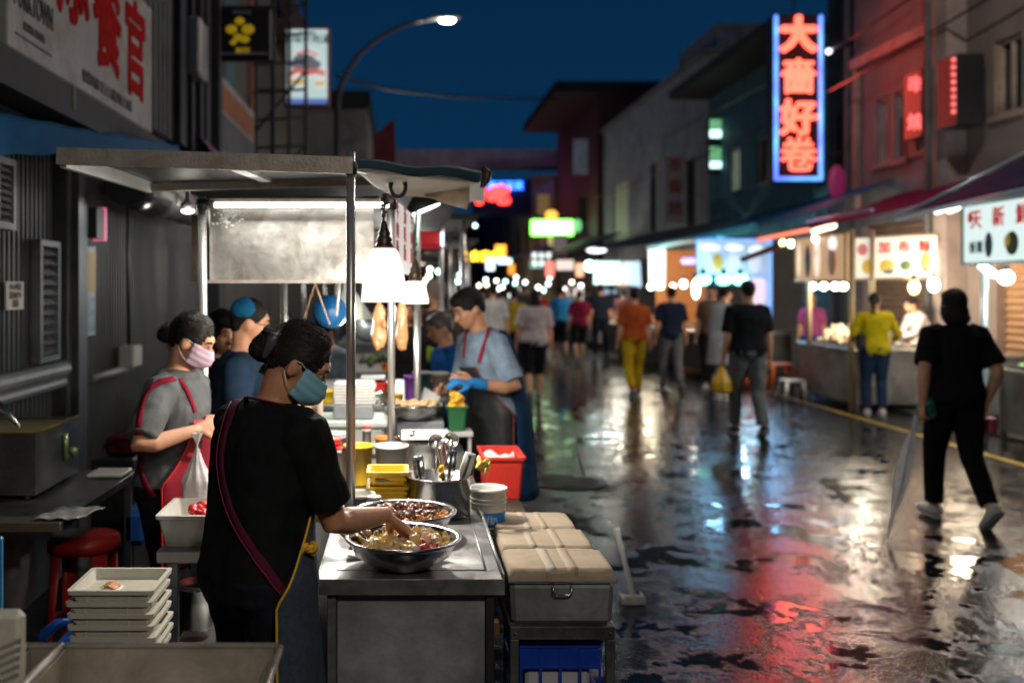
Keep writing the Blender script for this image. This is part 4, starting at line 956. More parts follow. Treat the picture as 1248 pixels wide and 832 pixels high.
# canopy
can = thing('cart_canopy', 'tilted sheet metal canopy on tube poles over the front cart', 'canopy', (-.5, 3.7, 2.1))
A_, B_ = W(70, 190, 3.3), W(430, 202, 3.3); C_, D_ = W(182, 229, 4.24), W(480, 221, 4.24)
def beam(mb, a, b_, hh, ww):
    d = (b_-a).normalized(); n = Vector((0, 1, 0)) if abs(d.y) < .7 else Vector((1, 0, 0)); n = (n-d*n.dot(d)).normalized(); up = d.cross(n)
    if up.z < 0: up = -up
    v = [a+n*sx*ww/2+up*sz*hh/2 for sx, sz in ((-1, -1), (1, -1), (1, 1), (-1, 1))]+[b_+n*sx*ww/2+up*sz*hh/2 for sx, sz in ((-1, -1), (1, -1), (1, 1), (-1, 1))]
    k = len(mb.v); mb.v += v
    for q in ((3, 2, 1, 0), (4, 5, 6, 7), (0, 1, 5, 4), (1, 2, 6, 5), (2, 3, 7, 6), (3, 0, 4, 7)): mb.face([k+i for i in q])
FRAMEM = M('canopy_frame', (.33, .30, .265), .5, .35, var=.2, scale=12, bump=.15, bscale=90, dirt=(.2, .13, .08), dscale=9, damt=.6)
mb = MB(); beam(mb, A_, B_, .056, .025); part('front_beam', mb, FRAMEM, can)
mb = MB(); beam(mb, C_, D_, .032, .03); beam(mb, W(240, 247, 4.2), W(478, 243, 4.2), .03, .02); part('rear_beam', mb, FRAMEM, can)
mb = MB(); beam(mb, A_+Vector((.012, .02, -.012)), C_+Vector((0, 0, .005)), .05, .022); part('side_beam', mb, M('pale_beam', (.55, .55, .52), .45, .3, var=.2), can)
mb = MB(); beam(mb, W(288, 201, 3.32), W(324, 217, 4.2), .034, .045); part('strut', mb, M('pale_beam'), can)
mb = MB(); beam(mb, W(430, 205, 3.34), W(500, 222, 4.2), .02, .03); part('strut', mb, M('pale_beam'), can)
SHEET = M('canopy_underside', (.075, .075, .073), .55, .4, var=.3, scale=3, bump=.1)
def rf(u, v):
    a = A_.lerp(B_, u); b_ = C_.lerp(D_, u); p = a.lerp(b_, v); p.z += .022+.008*math.sin(u*9)*math.sin(v*3); return p
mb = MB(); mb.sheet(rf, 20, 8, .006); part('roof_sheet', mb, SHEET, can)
mb = MB()
def cv(u, v): p = W(431, 194, 3.34).lerp(W(590, 207, 3.8), u); q = W(431, 206, 3.33).lerp(W(587, 221, 3.78), u); r_ = p.lerp(q, v); r_.z += .006*math.sin(u*11); return r_
mb.sheet(cv, 30, 4, .005); part('canvas_edge', mb, M('dark_teal_canvas', (.02, .06, .075), .6, var=.3, bump=.3, bscale=12), can)
def cu(u, v): p = W(431, 205, 3.36).lerp(W(587, 222, 3.79), u); q = W(480, 238, 4.3).lerp(W(560, 243, 4.5), u); r_ = p.lerp(q, v); r_.z -= .015*math.sin(math.pi*v); return r_
mb = MB(); mb.sheet(cu, 24, 10, .004); part('canvas_underside', mb, M('pale_canvas', (.50, .47, .42), .75, var=.2, bump=.3, bscale=9), can)
def cf(u, v):
    p = W(515, 232, 4.1).lerp(W(588, 222, 3.85), u); q = W(518, 240, 4.1).lerp(W(568, 256, 3.9), u); r_ = p.lerp(q, v); r_.y += .02*math.sin(u*9+v*3); return r_
mb = MB(); mb.sheet(cf, 16, 8, .003); part('canvas_flap', mb, M('tan_canvas', (.42, .33, .24), .8, var=.2, bump=.3, bscale=12), can)
mb = MB(); mb.box(X_(572, 3.78), X_(590, 3.78), 3.77, 3.775, Z_(246, 3.78), Z_(222, 3.78), T=None); part('clip_tag', mb, WHITE, can)
mb = MB(); mb.tube([W(590, 206, 3.77), W(594, 212, 3.76), W(592, 220, 3.76), W(588, 226, 3.77)], [.012, .02, .017, .010], 10, round_=True); part('clip', mb, M('brown_clip', (.05, .035, .03), .4), can)
mb = MB()
ring = [W(485, 228, 3.7)+Vector((.028*math.cos(a), .0, .036*math.sin(a))) for a in [i/20*5.6+1.2 for i in range(21)]]
mb.tube(ring, .008, 8); part('cable_loop', mb, BLACK, can)
# fluorescent tube and steel board
tb = thing('fluorescent_tube', 'long white fluorescent tube under the front canopy', 'lamp', (X_(360, 4.17), 4.17, 1.99))
mb = MB(); mb.tube([W(262, 250, 4.17), W(474, 250, 4.17)], .0115, 12); part('tube', mb, EM('tube_white', (1, .98, .93), 5), tb)
mb = MB(); mb.box(X_(256, 4.18), X_(480, 4.18), 4.175, 4.19, Z_(246.5, 4.18), Z_(242, 4.18)); mb.box(X_(256, 4.18), X_(261, 4.18), 4.16, 4.18, Z_(254, 4.18), Z_(247, 4.18)); part('fitting', mb, FRAMEM, tb)
light('AREA', 'tube_light', (X_(365, 4.1), 4.1, 1.985), 9, (1, .97, .92), .72, rot=(R(-18), 0, 0), sx=.05)
bd = thing('steel_board', 'stained stainless steel splash board hanging under the tube light', 'board', (X_(355, 4.25), 4.25, 1.67))
SMUDGE = M('stained_steel_board', (.52, .50, .46), .40, .8, var=.28, scale=3.5, rvar=.14, bump=.12, bscale=30, dirt=(.20, .15, .095), dscale=4.5, damt=.85)
mb = MB(); mb.box(X_(255, 4.25), X_(456, 4.25), 4.25, 4.256, Z_(343, 4.25), Z_(254, 4.25), b=.002); part('sheet', mb, SMUDGE, bd)
mb = MB(); mb.box(X_(253, 4.245), X_(458, 4.245), 4.24, 4.249, Z_(345, 4.245), Z_(341.5, 4.245)); part('lower_edge', mb, FRAMEM, bd)
mb = MB(); mb.box(X_(234, 4.24), X_(242, 4.24), 4.23, 4.245, Z_(344, 4.24), Z_(262, 4.24)); part('side_strip', mb, M('rusty_strip', (.28, .22, .17), .6, .3, var=.4, scale=14), bd)
mb = MB(); 
rr = random.Random(3)
for k in range(60):
    a = W(rr.gauss(276, 8), rr.gauss(267, 5), 4.247); mb.ball(a, (rr.uniform(.002, .009), .001, rr.uniform(.001, .005)), 6, 4)
part('scuff_mark', mb, M('pale_scuff', (.8, .8, .78), .6, var=0), bd)
# hanging lamps
def hang_lamp(label, px, Y, ztop, zbot, rt, rb, zc, P):
    x = X_(px, Y); t = thing('hanging_lamp', label, 'lamp', (x, Y, zbot), 'hanging lamps of the front cart')
    H_ = ztop-zbot
    mb = MB(); mb.lathe([(rb*.985, zbot), (rb, zbot+.004), (rb*.99, zbot+.02), (rb*.93, zbot+H_*.35), (rb*.80, zbot+H_*.72), (rt*1.15, zbot+H_*.93), (rt*.9, ztop), (rt*.3, ztop+.004), (rt*.3, ztop-.004), (rt*.9, ztop-.008), (rb*.78, zbot+H_*.7), (rb*.9, zbot+H_*.35), (rb*.96, zbot+.01)], (x, Y, 0), 36)
    part('lamp_shade', mb, M('milk_glass_shade', (.9, .88, .82), .3, var=0, emit=(1, .93, .80), estr=1.25), t)
    mb = MB(); z = ztop; mb.lathe([(.03, z), (.036, z+.008), (.030, z+.016), (.026, z+.022), (.030, z+.03), (.026, z+.04), (.021, z+.046), (.024, z+.056), (.017, z+.066), (.013, z+.085), (.007, z+.10)], (x, Y, 0), 20); part('socket', mb, M('old_brass_socket', (.10, .08, .06), .4, .7, var=.4, scale=30), t)
    mb = MB(); mb.tube([(x, Y, z+.09), (x-.004, Y, z+.13), (x+.003, Y, (z+zc)/2+.05), (x+.006, Y, zc)], .0045, 8)
    for k in range(7): mb.ball((x+rr.uniform(-.008, .008), Y, z+.12+k*.012), rr.uniform(.006, .013), 8, 6)
    part('cord', mb, M('wrapped_cord', (.12, .11, .10), .35, .6, var=.6, scale=60), t)
    mb = MB(); mb.ball((x, Y, zbot+.05), (.028, .028, .04), 14, 10); part('bulb', mb, EM('lamp_bulb', (1, .95, .85), 12), t)
    light('POINT', 'hanging_lamp_light', (x, Y, zbot-.02), P, (1, .93, .82), .035)
hang_lamp('near white bell shaped lamp glowing above the cart pot', 468, 3.6, Z_(303, 3.6), Z_(368, 3.6), .046, .083, 1.99, 48)
hang_lamp('second white bell lamp hanging behind the near one', 506, 4.5, Z_(343, 4.5), Z_(370, 4.5), .045, .062, 2.0, 16)
# small canopy spot lamps at left
for k, (px, py, Y, lab) in enumerate(((229, 257, 4.35, 'small round lamp under the canopy corner beside the left pole'), (178, 240, 6.9, 'small lamp under the far left canopy corner'))):
    t = thing('canopy_lamp', lab, 'lamp', W(px, py, Y))
    c = W(px, py, Y); mb = MB(); mb.lathe([(.035, c.z+.004), (.03, c.z+.03), (.012, c.z+.05), (.006, c.z+.12)], (c.x, c.y, 0), 18); part('lamp_shade', mb, STEEL_D, t)
    mb = MB(); mb.ball(c, (.03, .03, .014) if k == 0 else (.016, .016, .022), 14, 8); part('bulb', mb, EM('lens_greenish', (.9, 1, .8), 5), t)
# unseen lamp added above the camera as warm fill for face and fronts
t = thing('hanging_lamp', 'bare lamp added out of view above the camera end as front fill', 'lamp', (.35, .75, 2.42), 'hanging lamps of the front cart')
mb = MB(); mb.ball((.35, .75, 2.42), (.035, .035, .045), 14, 10); part('bulb', mb, EM('lamp_bulb'), t)
mb = MB(); mb.tube([(.35, .75, 2.465), (.35, .75, 2.53)], [.03, .02], 10); mb.tube([(.35, .75, 2.53), (.35, .75, 3.1)], .005, 6); part('cord', mb, BLACK, t)
light('POINT', 'hanging_lamp_light', (.35, .75, 2.36), 50, (1, .90, .76), .05)
# menu panel seen nearly edge on
mp_ = thing('menu_board', 'white menu board given a lamplit glow, with red writing, seen edge on behind the lamp', 'menu board', W(486, 330, 4.6))
pa, pb, pc, pd = W(474, 328, 4.3), W(503, 336, 5.1), W(503, 262, 5.1), W(474, 236, 4.3)
def mfn_(u, v): return pa.lerp(pb, u).lerp(pd.lerp(pc, u), v)
mb = MB(); mb.sheet(mfn_, 2, 2, -.012, smooth=False); part('board', mb, M('menu_white_glow', (.75, .72, .66), .5, var=.08, emit=(1, .94, .85), estr=.45), mp_)  # the board's own glow stands in for lamp light falling on it
dv = (pb-pa).normalized(); nv = dv.cross(Vector((0, 0, 1))).normalized()
if nv.x < 0: nv = -nv
for k in range(3):
    base = pa.lerp(pb, .2+.3*k).lerp(pd.lerp(pc, .2+.3*k), .55)+nv*.016
    Tm = Matrix.Translation(base) @ Matrix((( dv.x, 0, nv.x, 0), (dv.y, 0, nv.y, 0), (dv.z, 1, nv.z, 0), (0, 0, 0, 1)))
    mb = MB(); mb.text("滷\n味\n飯" if k == 1 else "牛\n肉\n麵", Tm, .085, .006, .001); part('lettering', mb, PL((.6, .05, .03), .5), mp_)
mb = MB(); mb.box(X_(471, 4.28), X_(476, 4.28), 4.24, 4.28, Z_(335, 4.28), Z_(232, 4.28)); part('side_post', mb, M('tan_wood_post', (.33, .21, .10), .6, var=.3, stretch=(1, 1, .1), scale=20), mp_)
dl = thing('disc_lamp', 'wide flat metal lamp shade lit underneath, right of the menu board', 'lamp', W(515, 255, 5.2))
c = W(516, 256, 5.2); Tm = Matrix.Translation(c) @ Matrix.Rotation(R(-22), 4, 'Y')
mb = MB(); mb.lathe([(.10, 0), (.105, .006), (.07, .05), (.02, .09), (.012, .12)], T=Tm, seg=26); part('lamp_shade', mb, IRON, dl)
mb = MB(); mb.lathe([(.001, -.012), (.09, -.006), (.095, .003), (.001, .004)], T=Tm, seg=26); part('lens', mb, EM('lens_mint', (.75, 1, .88), 4), dl)
rb_ = thing('red_light_box', 'small red lightbox sign with a glowing end above the second stall', 'sign', W(520, 300, 7))
mb = MB(); mb.box(X_(500, 7), X_(541, 7), 7, 7.3, Z_(301, 7), Z_(282, 7), b=.02); part('case', mb, M('red_lightbox_face', (.4, .02, .02), .4, emit=(.8, .02, .03), estr=.35), rb_)
mb = MB(); mb.box(X_(537, 6.98), X_(541, 6.98), 6.96, 6.99, Z_(300, 7), Z_(283, 7)); part('lit_end', mb, EM('end_blue_white', (.6, .75, 1), 2.5), rb_)

# ---------------------------------------------------------------- bowls on the counter
BOWLM = M('bowl_steel', (.60, .59, .57), .22, 1, var=.15, scale=12, rvar=.08)
def bowl(label, x, y, zb, rim, h, seedn, chunks):
    t = thing('steel_bowl', label, 'bowl', (x, y, zb))
    mb = MB(); r = rim
    mb.lathe([(r*.50, zb), (r*.52, zb+.004), (r*.66, zb+.02), (r*.82, zb+h*.45), (r*.90, zb+h*.8), (r*.915, zb+h-.006), (r*1.0, zb+h-.002), (r*1.005, zb+h+.002), (r*.985, zb+h+.005), (r*.90, zb+h+.001), (r*.885, zb+h-.012), (r*.8, zb+h*.5), (r*.6, zb+.02), (r*.3, zb+.008)], (x, y, 0), 56); part('bowl_shell', mb, BOWLM, t)
    q = random.Random(seedn)
    mb = MB()
    def sf(u, v):
        a = u*2*math.pi; rr_ = v*r*.875; p = Vector((x+rr_*math.cos(a), y+rr_*math.sin(a), zb+h-.020))
        p.z += noise.noise(p*28)*.006; return p
    mb.sheet(sf, 40, 10); part('sauce', mb, chunks[0], t, fixn=False)
    for (mat, n, s0, s1, spread, cx, cy) in chunks[1]:
        mb = MB()
        for k in range(n):
            a = q.uniform(0, 6.283); d = math.sqrt(q.random())*spread*r; px_, py_ = x+cx*r+d*math.cos(a), y+cy*r+d*math.sin(a)
            dd = math.hypot(px_-x, py_-y)
            if dd > r*.82: px_, py_ = x+(px_-x)*r*.8/dd, y+(py_-y)*r*.8/dd
            s = q.uniform(s0, s1); T_ = Euler((q.uniform(0, 3), q.uniform(0, 3), q.uniform(0, 3))).to_matrix()
            k0 = len(mb.v); mb.ball((px_, py_, zb+h-.018+q.uniform(0, .012)), (s, s*q.uniform(.4, .8), s*q.uniform(.25, .6)), 7, 5, T=T_)
            for i in range(k0, len(mb.v)): mb.v[i] += Vector((q.uniform(-1, 1), q.uniform(-1, 1), q.uniform(-1, 1)))*s*.12
        part('food_pieces', mb, mat, t)
    return t
SAUCE = M('oily_broth', (.42, .26, .09), .15, var=.4, scale=25, bump=.2, bscale=80, coat=.5)
F_Y = M('yellow_dumpling_skin', (.66, .47, .17), .35, var=.25, scale=30, bump=.2, bscale=90); F_P = M('pale_meat', (.62, .45, .33), .35, var=.3, scale=30, bump=.2); F_R = M('red_pepper', (.40, .03, .02), .3, var=.4, scale=30)
F_G = M('chopped_green', (.14, .22, .04), .4, var=.4, scale=30); F_B = M('braised_brown_meat', (.13, .045, .02), .3, var=.6, scale=30, bump=.4, bscale=60, coat=.3); F_O = M('fried_orange', (.55, .24, .06), .4, var=.4, scale=30, bump=.3)
b1 = bowl('near steel bowl of dumplings the woman in black is stirring', X_(491, 2.865), 2.865, CT, .168, .082, 1, (SAUCE, [(F_Y, 90, .008, .02, .8, 0, 0), (F_P, 80, .008, .022, .8, -.2, .1), (F_G, 60, .003, .006, .85, 0, 0), (F_R, 34, .005, .013, .28, .38, -.35), (F_Y, 20, .018, .03, .4, -.1, -.2)]))
b2 = bowl('second steel bowl of dark braised meat behind the first', X_(494, 3.2), 3.205, CT, .165, .082, 2, (SAUCE, [(F_B, 120, .010, .024, .65, .0, .2), (F_O, 120, .005, .010, .5, .45, -.2), (F_R, 20, .004, .01, .6, -.2, 0)]))
# spoon in bowl
sp = thing('serving_spoon', 'steel spoon resting in the near bowl', 'spoon', W(450, 660, 2.85))
mb = MB(); mb.tube([W(421, 634, 2.93), W(440, 650, 2.87), W(448, 659, 2.84)], [.004, .0045, .004], 8); mb.ball(W(454, 662, 2.83), (.024, .017, .006), 12, 8, T=Euler((0, .5, .4)).to_matrix()); part('handle_and_cup', mb, BOWLM, sp)
# pot with utensils
PX, PY = X_(534, 3.52), 3.52
t = thing('saucepan', 'steel saucepan holding spatulas and knives at the back of the counter', 'pot', (PX, PY, CT))
mb = MB(); r, z, h = .113, CT, .132
mb.lathe([(r*.96, z), (r, z+.006), (r, z+h), (r*1.035, z+h+.001), (r*1.035, z+h+.006), (r*.98, z+h+.006), (r*.97, z+.01), (.001, z+.008)], (PX, PY, 0), 48); part('pot_shell', mb, BOWLM, t)
mb = MB(); mb.tube([(PX-r*.98, PY-.02, z+h-.012), (PX-r-.05, PY-.03, z+h-.006), (PX-r-.10, PY-.035, z+h-.004)], [.007, .008, .011], 10, ell=(.6, 1.3), up=(0, 0, 1), round_=True); part('handle', mb, M('pot_handle', (.16, .13, .11), .4, .6), t)
def utensil(name, label, cat, dx, dy, tx, ty, L, kind, mat, mat2=None):
    b_ = Vector((PX+dx, PY+dy, CT+.012)); d = Vector((tx, ty, 1)).normalized(); e = b_+d*L
    t_ = thing(name, label, cat, b_)
    mb = MB(); side = Vector((0, 1, 0)).cross(d).normalized()
    if kind == 'blade':
        a, c_ = b_+d*.05, e
        mb.tube([a, b_+d*(L*.55), e], [.006, .006, .006], 8)
        part('handle', mb, mat2 or BLACK, t_); mb = MB()
        w_ = .019
        mb.tube([b_+d*(L*.55), b_+d*(L*.7), e+d*.01], [w_*.6, w_*1.1, w_], 12, ell=(1, .12), up=side, round_=False)
        part('blade', mb, mat, t_)
    elif kind == 'ladle':
        mb.tube([b_, b_+d*(L*.6), e], [.0045, .0045, .006], 8); part('handle', mb, mat, t_)
        mb = MB(); mb.lathe([(.001, -.012), (.018, -.009), (.027, .0), (.028, .006), (.025, .001), (.001, -.009)], T=Matrix.Translation(e) @ Vector((0, 0, 1)).rotation_difference(Vector((tx*.2, -1, .5)).normalized()).to_matrix().to_4x4(), seg=18); part('scoop', mb, mat, t_)
    return t_
utensil('spatula', 'wide steel spatula leaning left in the saucepan', 'spatula', -.05, -.02, -.12, -.1, .19, 'blade', BOWLM)
utensil('knife', 'broad kitchen knife standing at the middle of the saucepan', 'knife', .02, -.03, .12, -.1, .21, 'blade', BOWLM)
utensil('spatula', 'white edged spatula leaning right in the saucepan', 'spatula', .05, -.02, .30, -.1, .21, 'blade', WHITE)
utensil('knife', 'dark handled knife leaning far right in the saucepan', 'knife', .06, .02, .36, .0, .19, 'blade', M('dark_blade', (.14, .14, .14), .3, .8))
utensil('ladle', 'ladle standing at the left of the whisk', 'ladle', -.01, .03, .02, .1, .235, 'ladle', BOWLM)
utensil('ladle', 'ladle standing at the right of the whisk', 'ladle', .03, .04, .08, .1, .24, 'ladle', BOWLM)
t = thing('whisk', 'wire whisk with a yellow cloth tied round it in the saucepan', 'whisk', (PX+.01, PY+.02, CT+.02)); e = Vector((PX+.028, PY+.03, CT+.15))
mb = MB(); mb.tube([(PX+.01, PY+.02, CT+.01), e], .006, 8)
for k in range(6):
    a = k*math.pi/6; c_, s_2 = math.cos(a), math.sin(a)
    mb.tube([e+Vector((c_*rr_*.032, s_2*rr_*.032, zz)) for rr_, zz in ((.2, 0), (.8, .03), (1, .07), (.7, .1), (0, .112), (-.7, .1), (-1, .07), (-.8, .03), (-.2, 0))], .0014, 5)
part('wires', mb, BOWLM, t)
def crumple(c, r, seed, n=9):
    mb = MB(); q = random.Random(seed)
    for k in range(n):
        a = q.uniform(0, 6.28); g = q.uniform(.05, .65); o = Vector((math.cos(a)*r*g, q.uniform(-.4, .4)*r, math.sin(a)*r*g)); T_ = Euler((q.uniform(0, 3), q.uniform(0, 3), q.uniform(0, 3))).to_matrix()
        mb.ball(Vector(c)+o, (r*.55, r*.42, r*.16), 9, 6, T=T_)
    return mb
YCLOTH = M('yellow_cloth', (.72, .44, .03), .8, var=.3, scale=30, bump=.4, bscale=90)
part('tied_cloth', crumple(e+Vector((0, -.02, -.005)), .036, 4, 14), YCLOTH, t)
solo('paper_wrap', crumple(W(589, 567, 3.5), .034, 6, 14), M('yellow_paper', (.78, .55, .12), .7, var=.4, scale=30, bump=.4), 'crumpled yellow wrapper at the right edge of the saucepan', 'wrapper')
def tub(name, label, cat, px, Y, wpx, zb, zt, mat, taper=.82, rim=True, lid=None, content=None, seg=32):
    s_ = F/Y; r = wpx/2/s_; x = X_(px, Y); t = thing(name, label, cat, (x, Y, zb))
    mb = MB(); pr = [(r*taper, zb), (r*taper*1.01, zb+.004), (r*.97, zt-.012)]
    if rim: pr += [(r*1.03, zt-.012), (r*1.04, zt-.006), (r*1.03, zt), (r*.96, zt)]
    else: pr += [(r, zt), (r*.97, zt)]
    pr += [(r*.94, zt-.01), (r*taper*.95, zb+.008), (.001, zb+.007)]
    mb.lathe(pr, (x, Y, 0), seg); part('tub_shell', mb, mat, t)
    if lid: mb = MB(); mb.lathe([(r*1.05, zt+.001), (r*1.06, zt+.008), (r*.95, zt+.012), (.001, zt+.013)], (x, Y, 0), seg); part('lid', mb, lid, t)
    if content: mb = MB(); mb.lathe([(r*.9, zt-.022), (r*.5, zt-.012), (.001, zt-.008)], (x, Y, 0), seg); part('contents', mb, content, t)
    return t, x, r
t, x, r = tub('plastic_bucket', 'white plastic bucket with a blue label right of the saucepan', 'bucket', 595, 3.62, 45, .785, .925, WHITE, .9)
mb = MB(); mb.lathe([(r*.915, .79), (r*.945, .842), (r*.94, .842), (r*.91, .79)], (x, 3.62, 0), 32); lb = part('label', mb, PL((.02, .22, .62), .4), t)
mb = MB(); mb.text("鮮奶", face_cam(x, 3.62-r*.95, .812), .03, .002, .001); part('lettering', mb, WHITE, lb)
mb = MB(); mb.lathe([(r*1.0, .87), (r*1.01, .873), (r*.98, .876)], (x, 3.62, 0), 32); mb.lathe([(r*1.0, .885), (r*1.01, .888), (r*.98, .891)], (x, 3.62, 0), 32); part('rib', mb, WHITE2, t)
def crate(name, label, cat, x0, x1, y0, y1, zb, zt, mat, flare=.012, slots=False, content=None, th=.004):
    t = thing(name, label, cat, ((x0+x1)/2, (y0+y1)/2, zb)); f = flare; mb = MB()
    def ring(z, k, ins=0): return [Vector((x0-k+ins, y0-k+ins, z)), Vector((x1+k-ins, y0-k+ins, z)), Vector((x1+k-ins, y1+k-ins, z)), Vector((x0-k+ins, y1+k-ins, z))]
    def rr4(z, k, ins=0, rad=.012, n=4):
        a, b_, c_, d_ = x0-k+ins, x1+k-ins, y0-k+ins, y1+k-ins; out = []
        for (cx, cy, st) in ((b_-rad, c_+rad, -90), (b_-rad, d_-rad, 0), (a+rad, d_-rad, 90), (a+rad, c_+rad, 180)):
            for i in range(n+1): an_ = R(st+90*i/n); out.append(Vector((cx+rad*math.cos(an_), cy+rad*math.sin(an_), z)))
        return out
    rings_ = [rr4(zb, 0), rr4(zt-.012, f), rr4(zt-.012, f+.008), rr4(zt, f+.009), rr4(zt, f-th), rr4(zb+.008, 0, th)]
    n = len(rings_[0]); b0 = len(mb.v)
    for q in rings_: mb.v += q
    for i in range(len(rings_)-1):
        for j in range(n): j2 = (j+1) % n; mb.face((b0+i*n+j, b0+i*n+j2, b0+(i+1)*n+j2, b0+(i+1)*n+j))
    mb.face([b0+j for j in range(n)][::-1]); mb.face([b0+(len(rings_)-1)*n+j for j in range(n)])
    if slots:
        for k in range(1, int((zt-zb)/.02)): 
            z = zb+k*.02; kk = f*(k*.02)/(zt-zb)
            mb.box(x0-kk-.003, x1+kk+.003, y0-kk-.004, y0-kk+.001, z-.0035, z+.0035)
            mb.box(x1+kk-.001, x1+kk+.004, y0-kk, y1+kk, z-.0035, z+.0035)
    part('bin_shell', mb, mat, t)
    return t
# yellow baskets
crate('plastic_basket', 'lower yellow slatted plastic basket left of the saucepan', 'basket', X_(451, 3.5), X_(494, 3.5), 3.48, 3.62, CT, .955, YEL, .004, True)
crate('plastic_basket', 'upper yellow slatted basket nested on the lower one', 'basket', X_(452, 3.5), X_(493, 3.5), 3.485, 3.615, .958, 1.005, YEL, .006, True)
tub('small_bowl', 'small white bowl behind the near pole', 'bowl', 436, 3.42, 42, .86, .945, WHITE2, .55)
tub('glass_jar', 'small capped jar beside the yellow baskets', 'jar', 456, 3.36, 17, CT, .935, PL((.66, .60, .50)), .95, lid=WHITE2)
tub('plastic_tub', 'white round plastic tub behind the yellow baskets', 'tub', 477, 3.98, 41, .86, 1.022, WHITE, .8)
tub('plastic_tub', 'yellow round plastic tub behind the near pole', 'tub', 437, 4.0, 36, .86, 1.02, YEL, .8)
tub('stock_pot', 'large steel stock pot behind the saucepan', 'pot', 521, 4.12, 52, .86, 1.02, BOWLM, .98)
mb = MB(); mb.box(X_(489, 4.1), X_(548, 4.1), 4.0, 4.26, 1.035, 1.043, b=.003); solo('cutting_board', mb, PL((.72, .74, .68)), 'pale green-white board laid over the stock pot', 'board')
mb = MB(); mb.tube([(X_(500, 4.05), 4.02, 1.052), (X_(505, 4.05), 4.12, 1.055)], .005, 8); mb.box(X_(500, 4.05), X_(506, 4.05), 4.08, 4.2, 1.0435, 1.047); solo('knife', mb, BOWLM, 'knife lying on the pale board', 'knife')
tub('plastic_tub', 'tall white tub left of the near pole', 'tub', 408, 4.32, 30, .86, 1.01, WHITE, .88, lid=WHITE2)
tub('steel_canister', 'small steel canister between the white tub and the stock pot', 'canister', 494, 4.35, 20, .86, 1.0, BOWLM, .97)
tub('plastic_tub', 'squat orange tub behind the white tub', 'tub', 470, 4.4, 26, .86, .99, PL((.8, .28, .03)), .85)
tub('sauce_bottle', 'white sauce bottle with a red cap by the near pole', 'bottle', 447, 4.3, 11, .86, 1.04, WHITE2, .95, lid=RED)
tub('soup_bowl', 'white soup bowl beside the purple cup', 'bowl', 520, 5.05, 18, .996, 1.03, WHITE, .55)
tub('plastic_tub', 'pale green tub on the rear counter by the yellow cup', 'tub', 474, 5.6, 16, 1.031, 1.13, PL((.45, .6, .42)), .85)
# steel plates stack behind
mb = MB()
for k in range(4): mb.lathe([(.05, .87+.02*k), (.08, .876+.02*k), (.09, .885+.02*k), (.085, .887+.02*k), (.05, .875+.02*k)], (X_(505, 3.8)-.01, 3.78, 0), 28)
solo('plate_stack', mb, BOWLM, 'stack of steel plates between baskets and stock pot', 'plates')
tr = crate('plastic_bin', 'bright red plastic bin on the stand right of the cart', 'bin', X_(593, 4.1), X_(634, 4.1), 4.08, 4.36, .785, .955, PL((.78, .045, .03)), .012)
mb = MB(); mb.sheet(lambda u, v: Vector((X_(594, 4.1)+.135*u, 4.1+.24*v, .925+.018*math.sin(u*7)*math.cos(v*6))), 14, 10, .002); part('white_liner', mb, WHITE, tr)
st = thing('side_stand', 'dark narrow metal stand under the bucket and the red bin', 'stand', (.37, 4.0, 0))
mb = MB(); mb.box(.30, .478, 3.50, 4.42, .765, .784, b=.002); part('shelf', mb, M('olive_dark_metal', (.06, .07, .045), .5, .5, var=.3), st)
for (x, y) in ((.30, 3.50), (.46, 3.50), (.30, 4.40), (.46, 4.40)): mb = MB(); mb.box(x, x+.018, y, y+.018, 0, .764); part('leg', mb, IRON, st)
mb = MB(); mb.sheet(lambda u, v: Vector((.478+.002*math.sin(u*20), 3.55+.8*u, .76-.5*v)), 10, 4, .003); part('side_cloth', mb, CL((.02, .03, .05)), st)
tub('red_sauce_cup', 'red plastic sauce container left of the yellow tub', 'container', 404, 4.08, 22, .86, 1.02, RED, .9, lid=PL((.7, .03, .02)))
tub('red_sauce_cup', 'low red container with a white base beside the first one', 'container', 415, 4.05, 15, .86, .99, WHITE, .9, lid=PL((.7, .03, .02)))
# second prep table
t = thing('prep_table', 'steel preparation table behind the front cart', 'table', (-.05, 4.6, 0))
mb = MB(); mb.box(-.48, .30, 3.88, 5.06, .83, .857, b=.004); part('table_top', mb, STEEL, t)
for (x, y) in ((-.47, 3.89), (.27, 3.89), (-.47, 5.03), (.27, 5.03)): mb = MB(); mb.box(x, x+.028, y, y+.028, 0, .829); part('leg', mb, STEEL_D, t)
mb = MB(); mb.box(-.45, .27, 3.92, 3.925, .1, .828); part('front_panel', mb, GALV, t)
t = thing('cool_box', 'white cool box with a green edged lid behind the near pole', 'cool box', (-.23, 4.75, .86))
mb = MB(); mb.box(X_(388, 4.7), X_(468, 4.7), 4.66, 4.96, .86, .99, b=.012); part('box_shell', mb, PL((.66, .68, .64)), t)
mb = MB(); mb.box(X_(385, 4.7), X_(472, 4.7), 4.64, 4.98, .992, 1.028, b=.01); part('lid', mb, PL((.70, .78, .72)), t)
mb = MB(); mb.box(X_(407, 4.75), X_(455, 4.75), 4.68, 4.9, 1.03, 1.095, b=.006); solo('grey_box', mb, PL((.32, .34, .37)), 'grey plastic box on the cool box', 'box')
mb = MB()
for k in range(7): mb.box(X_(406, 4.75)+rr.uniform(0, .01), X_(459, 4.75)-rr.uniform(0, .015), 4.69, 4.88, 1.097+k*.0142, 1.110+k*.0142, b=.004)
solo('foam_box_stack', mb, WHITE, 'stack of white foam takeaway boxes on the grey box', 'takeaway boxes')
mb = MB(); mb.box(X_(483, 4.9), X_(541, 4.9), 4.86, 5.05, .86, .993, b=.006); solo('grey_block', mb, PT((.26, .27, .30)), 'grey box supporting the wide wok', 'box')
t = thing('wok', 'wide shallow steel wok of fried food on the grey box', 'wok', (X_(502, 4.95), 4.95, .995))
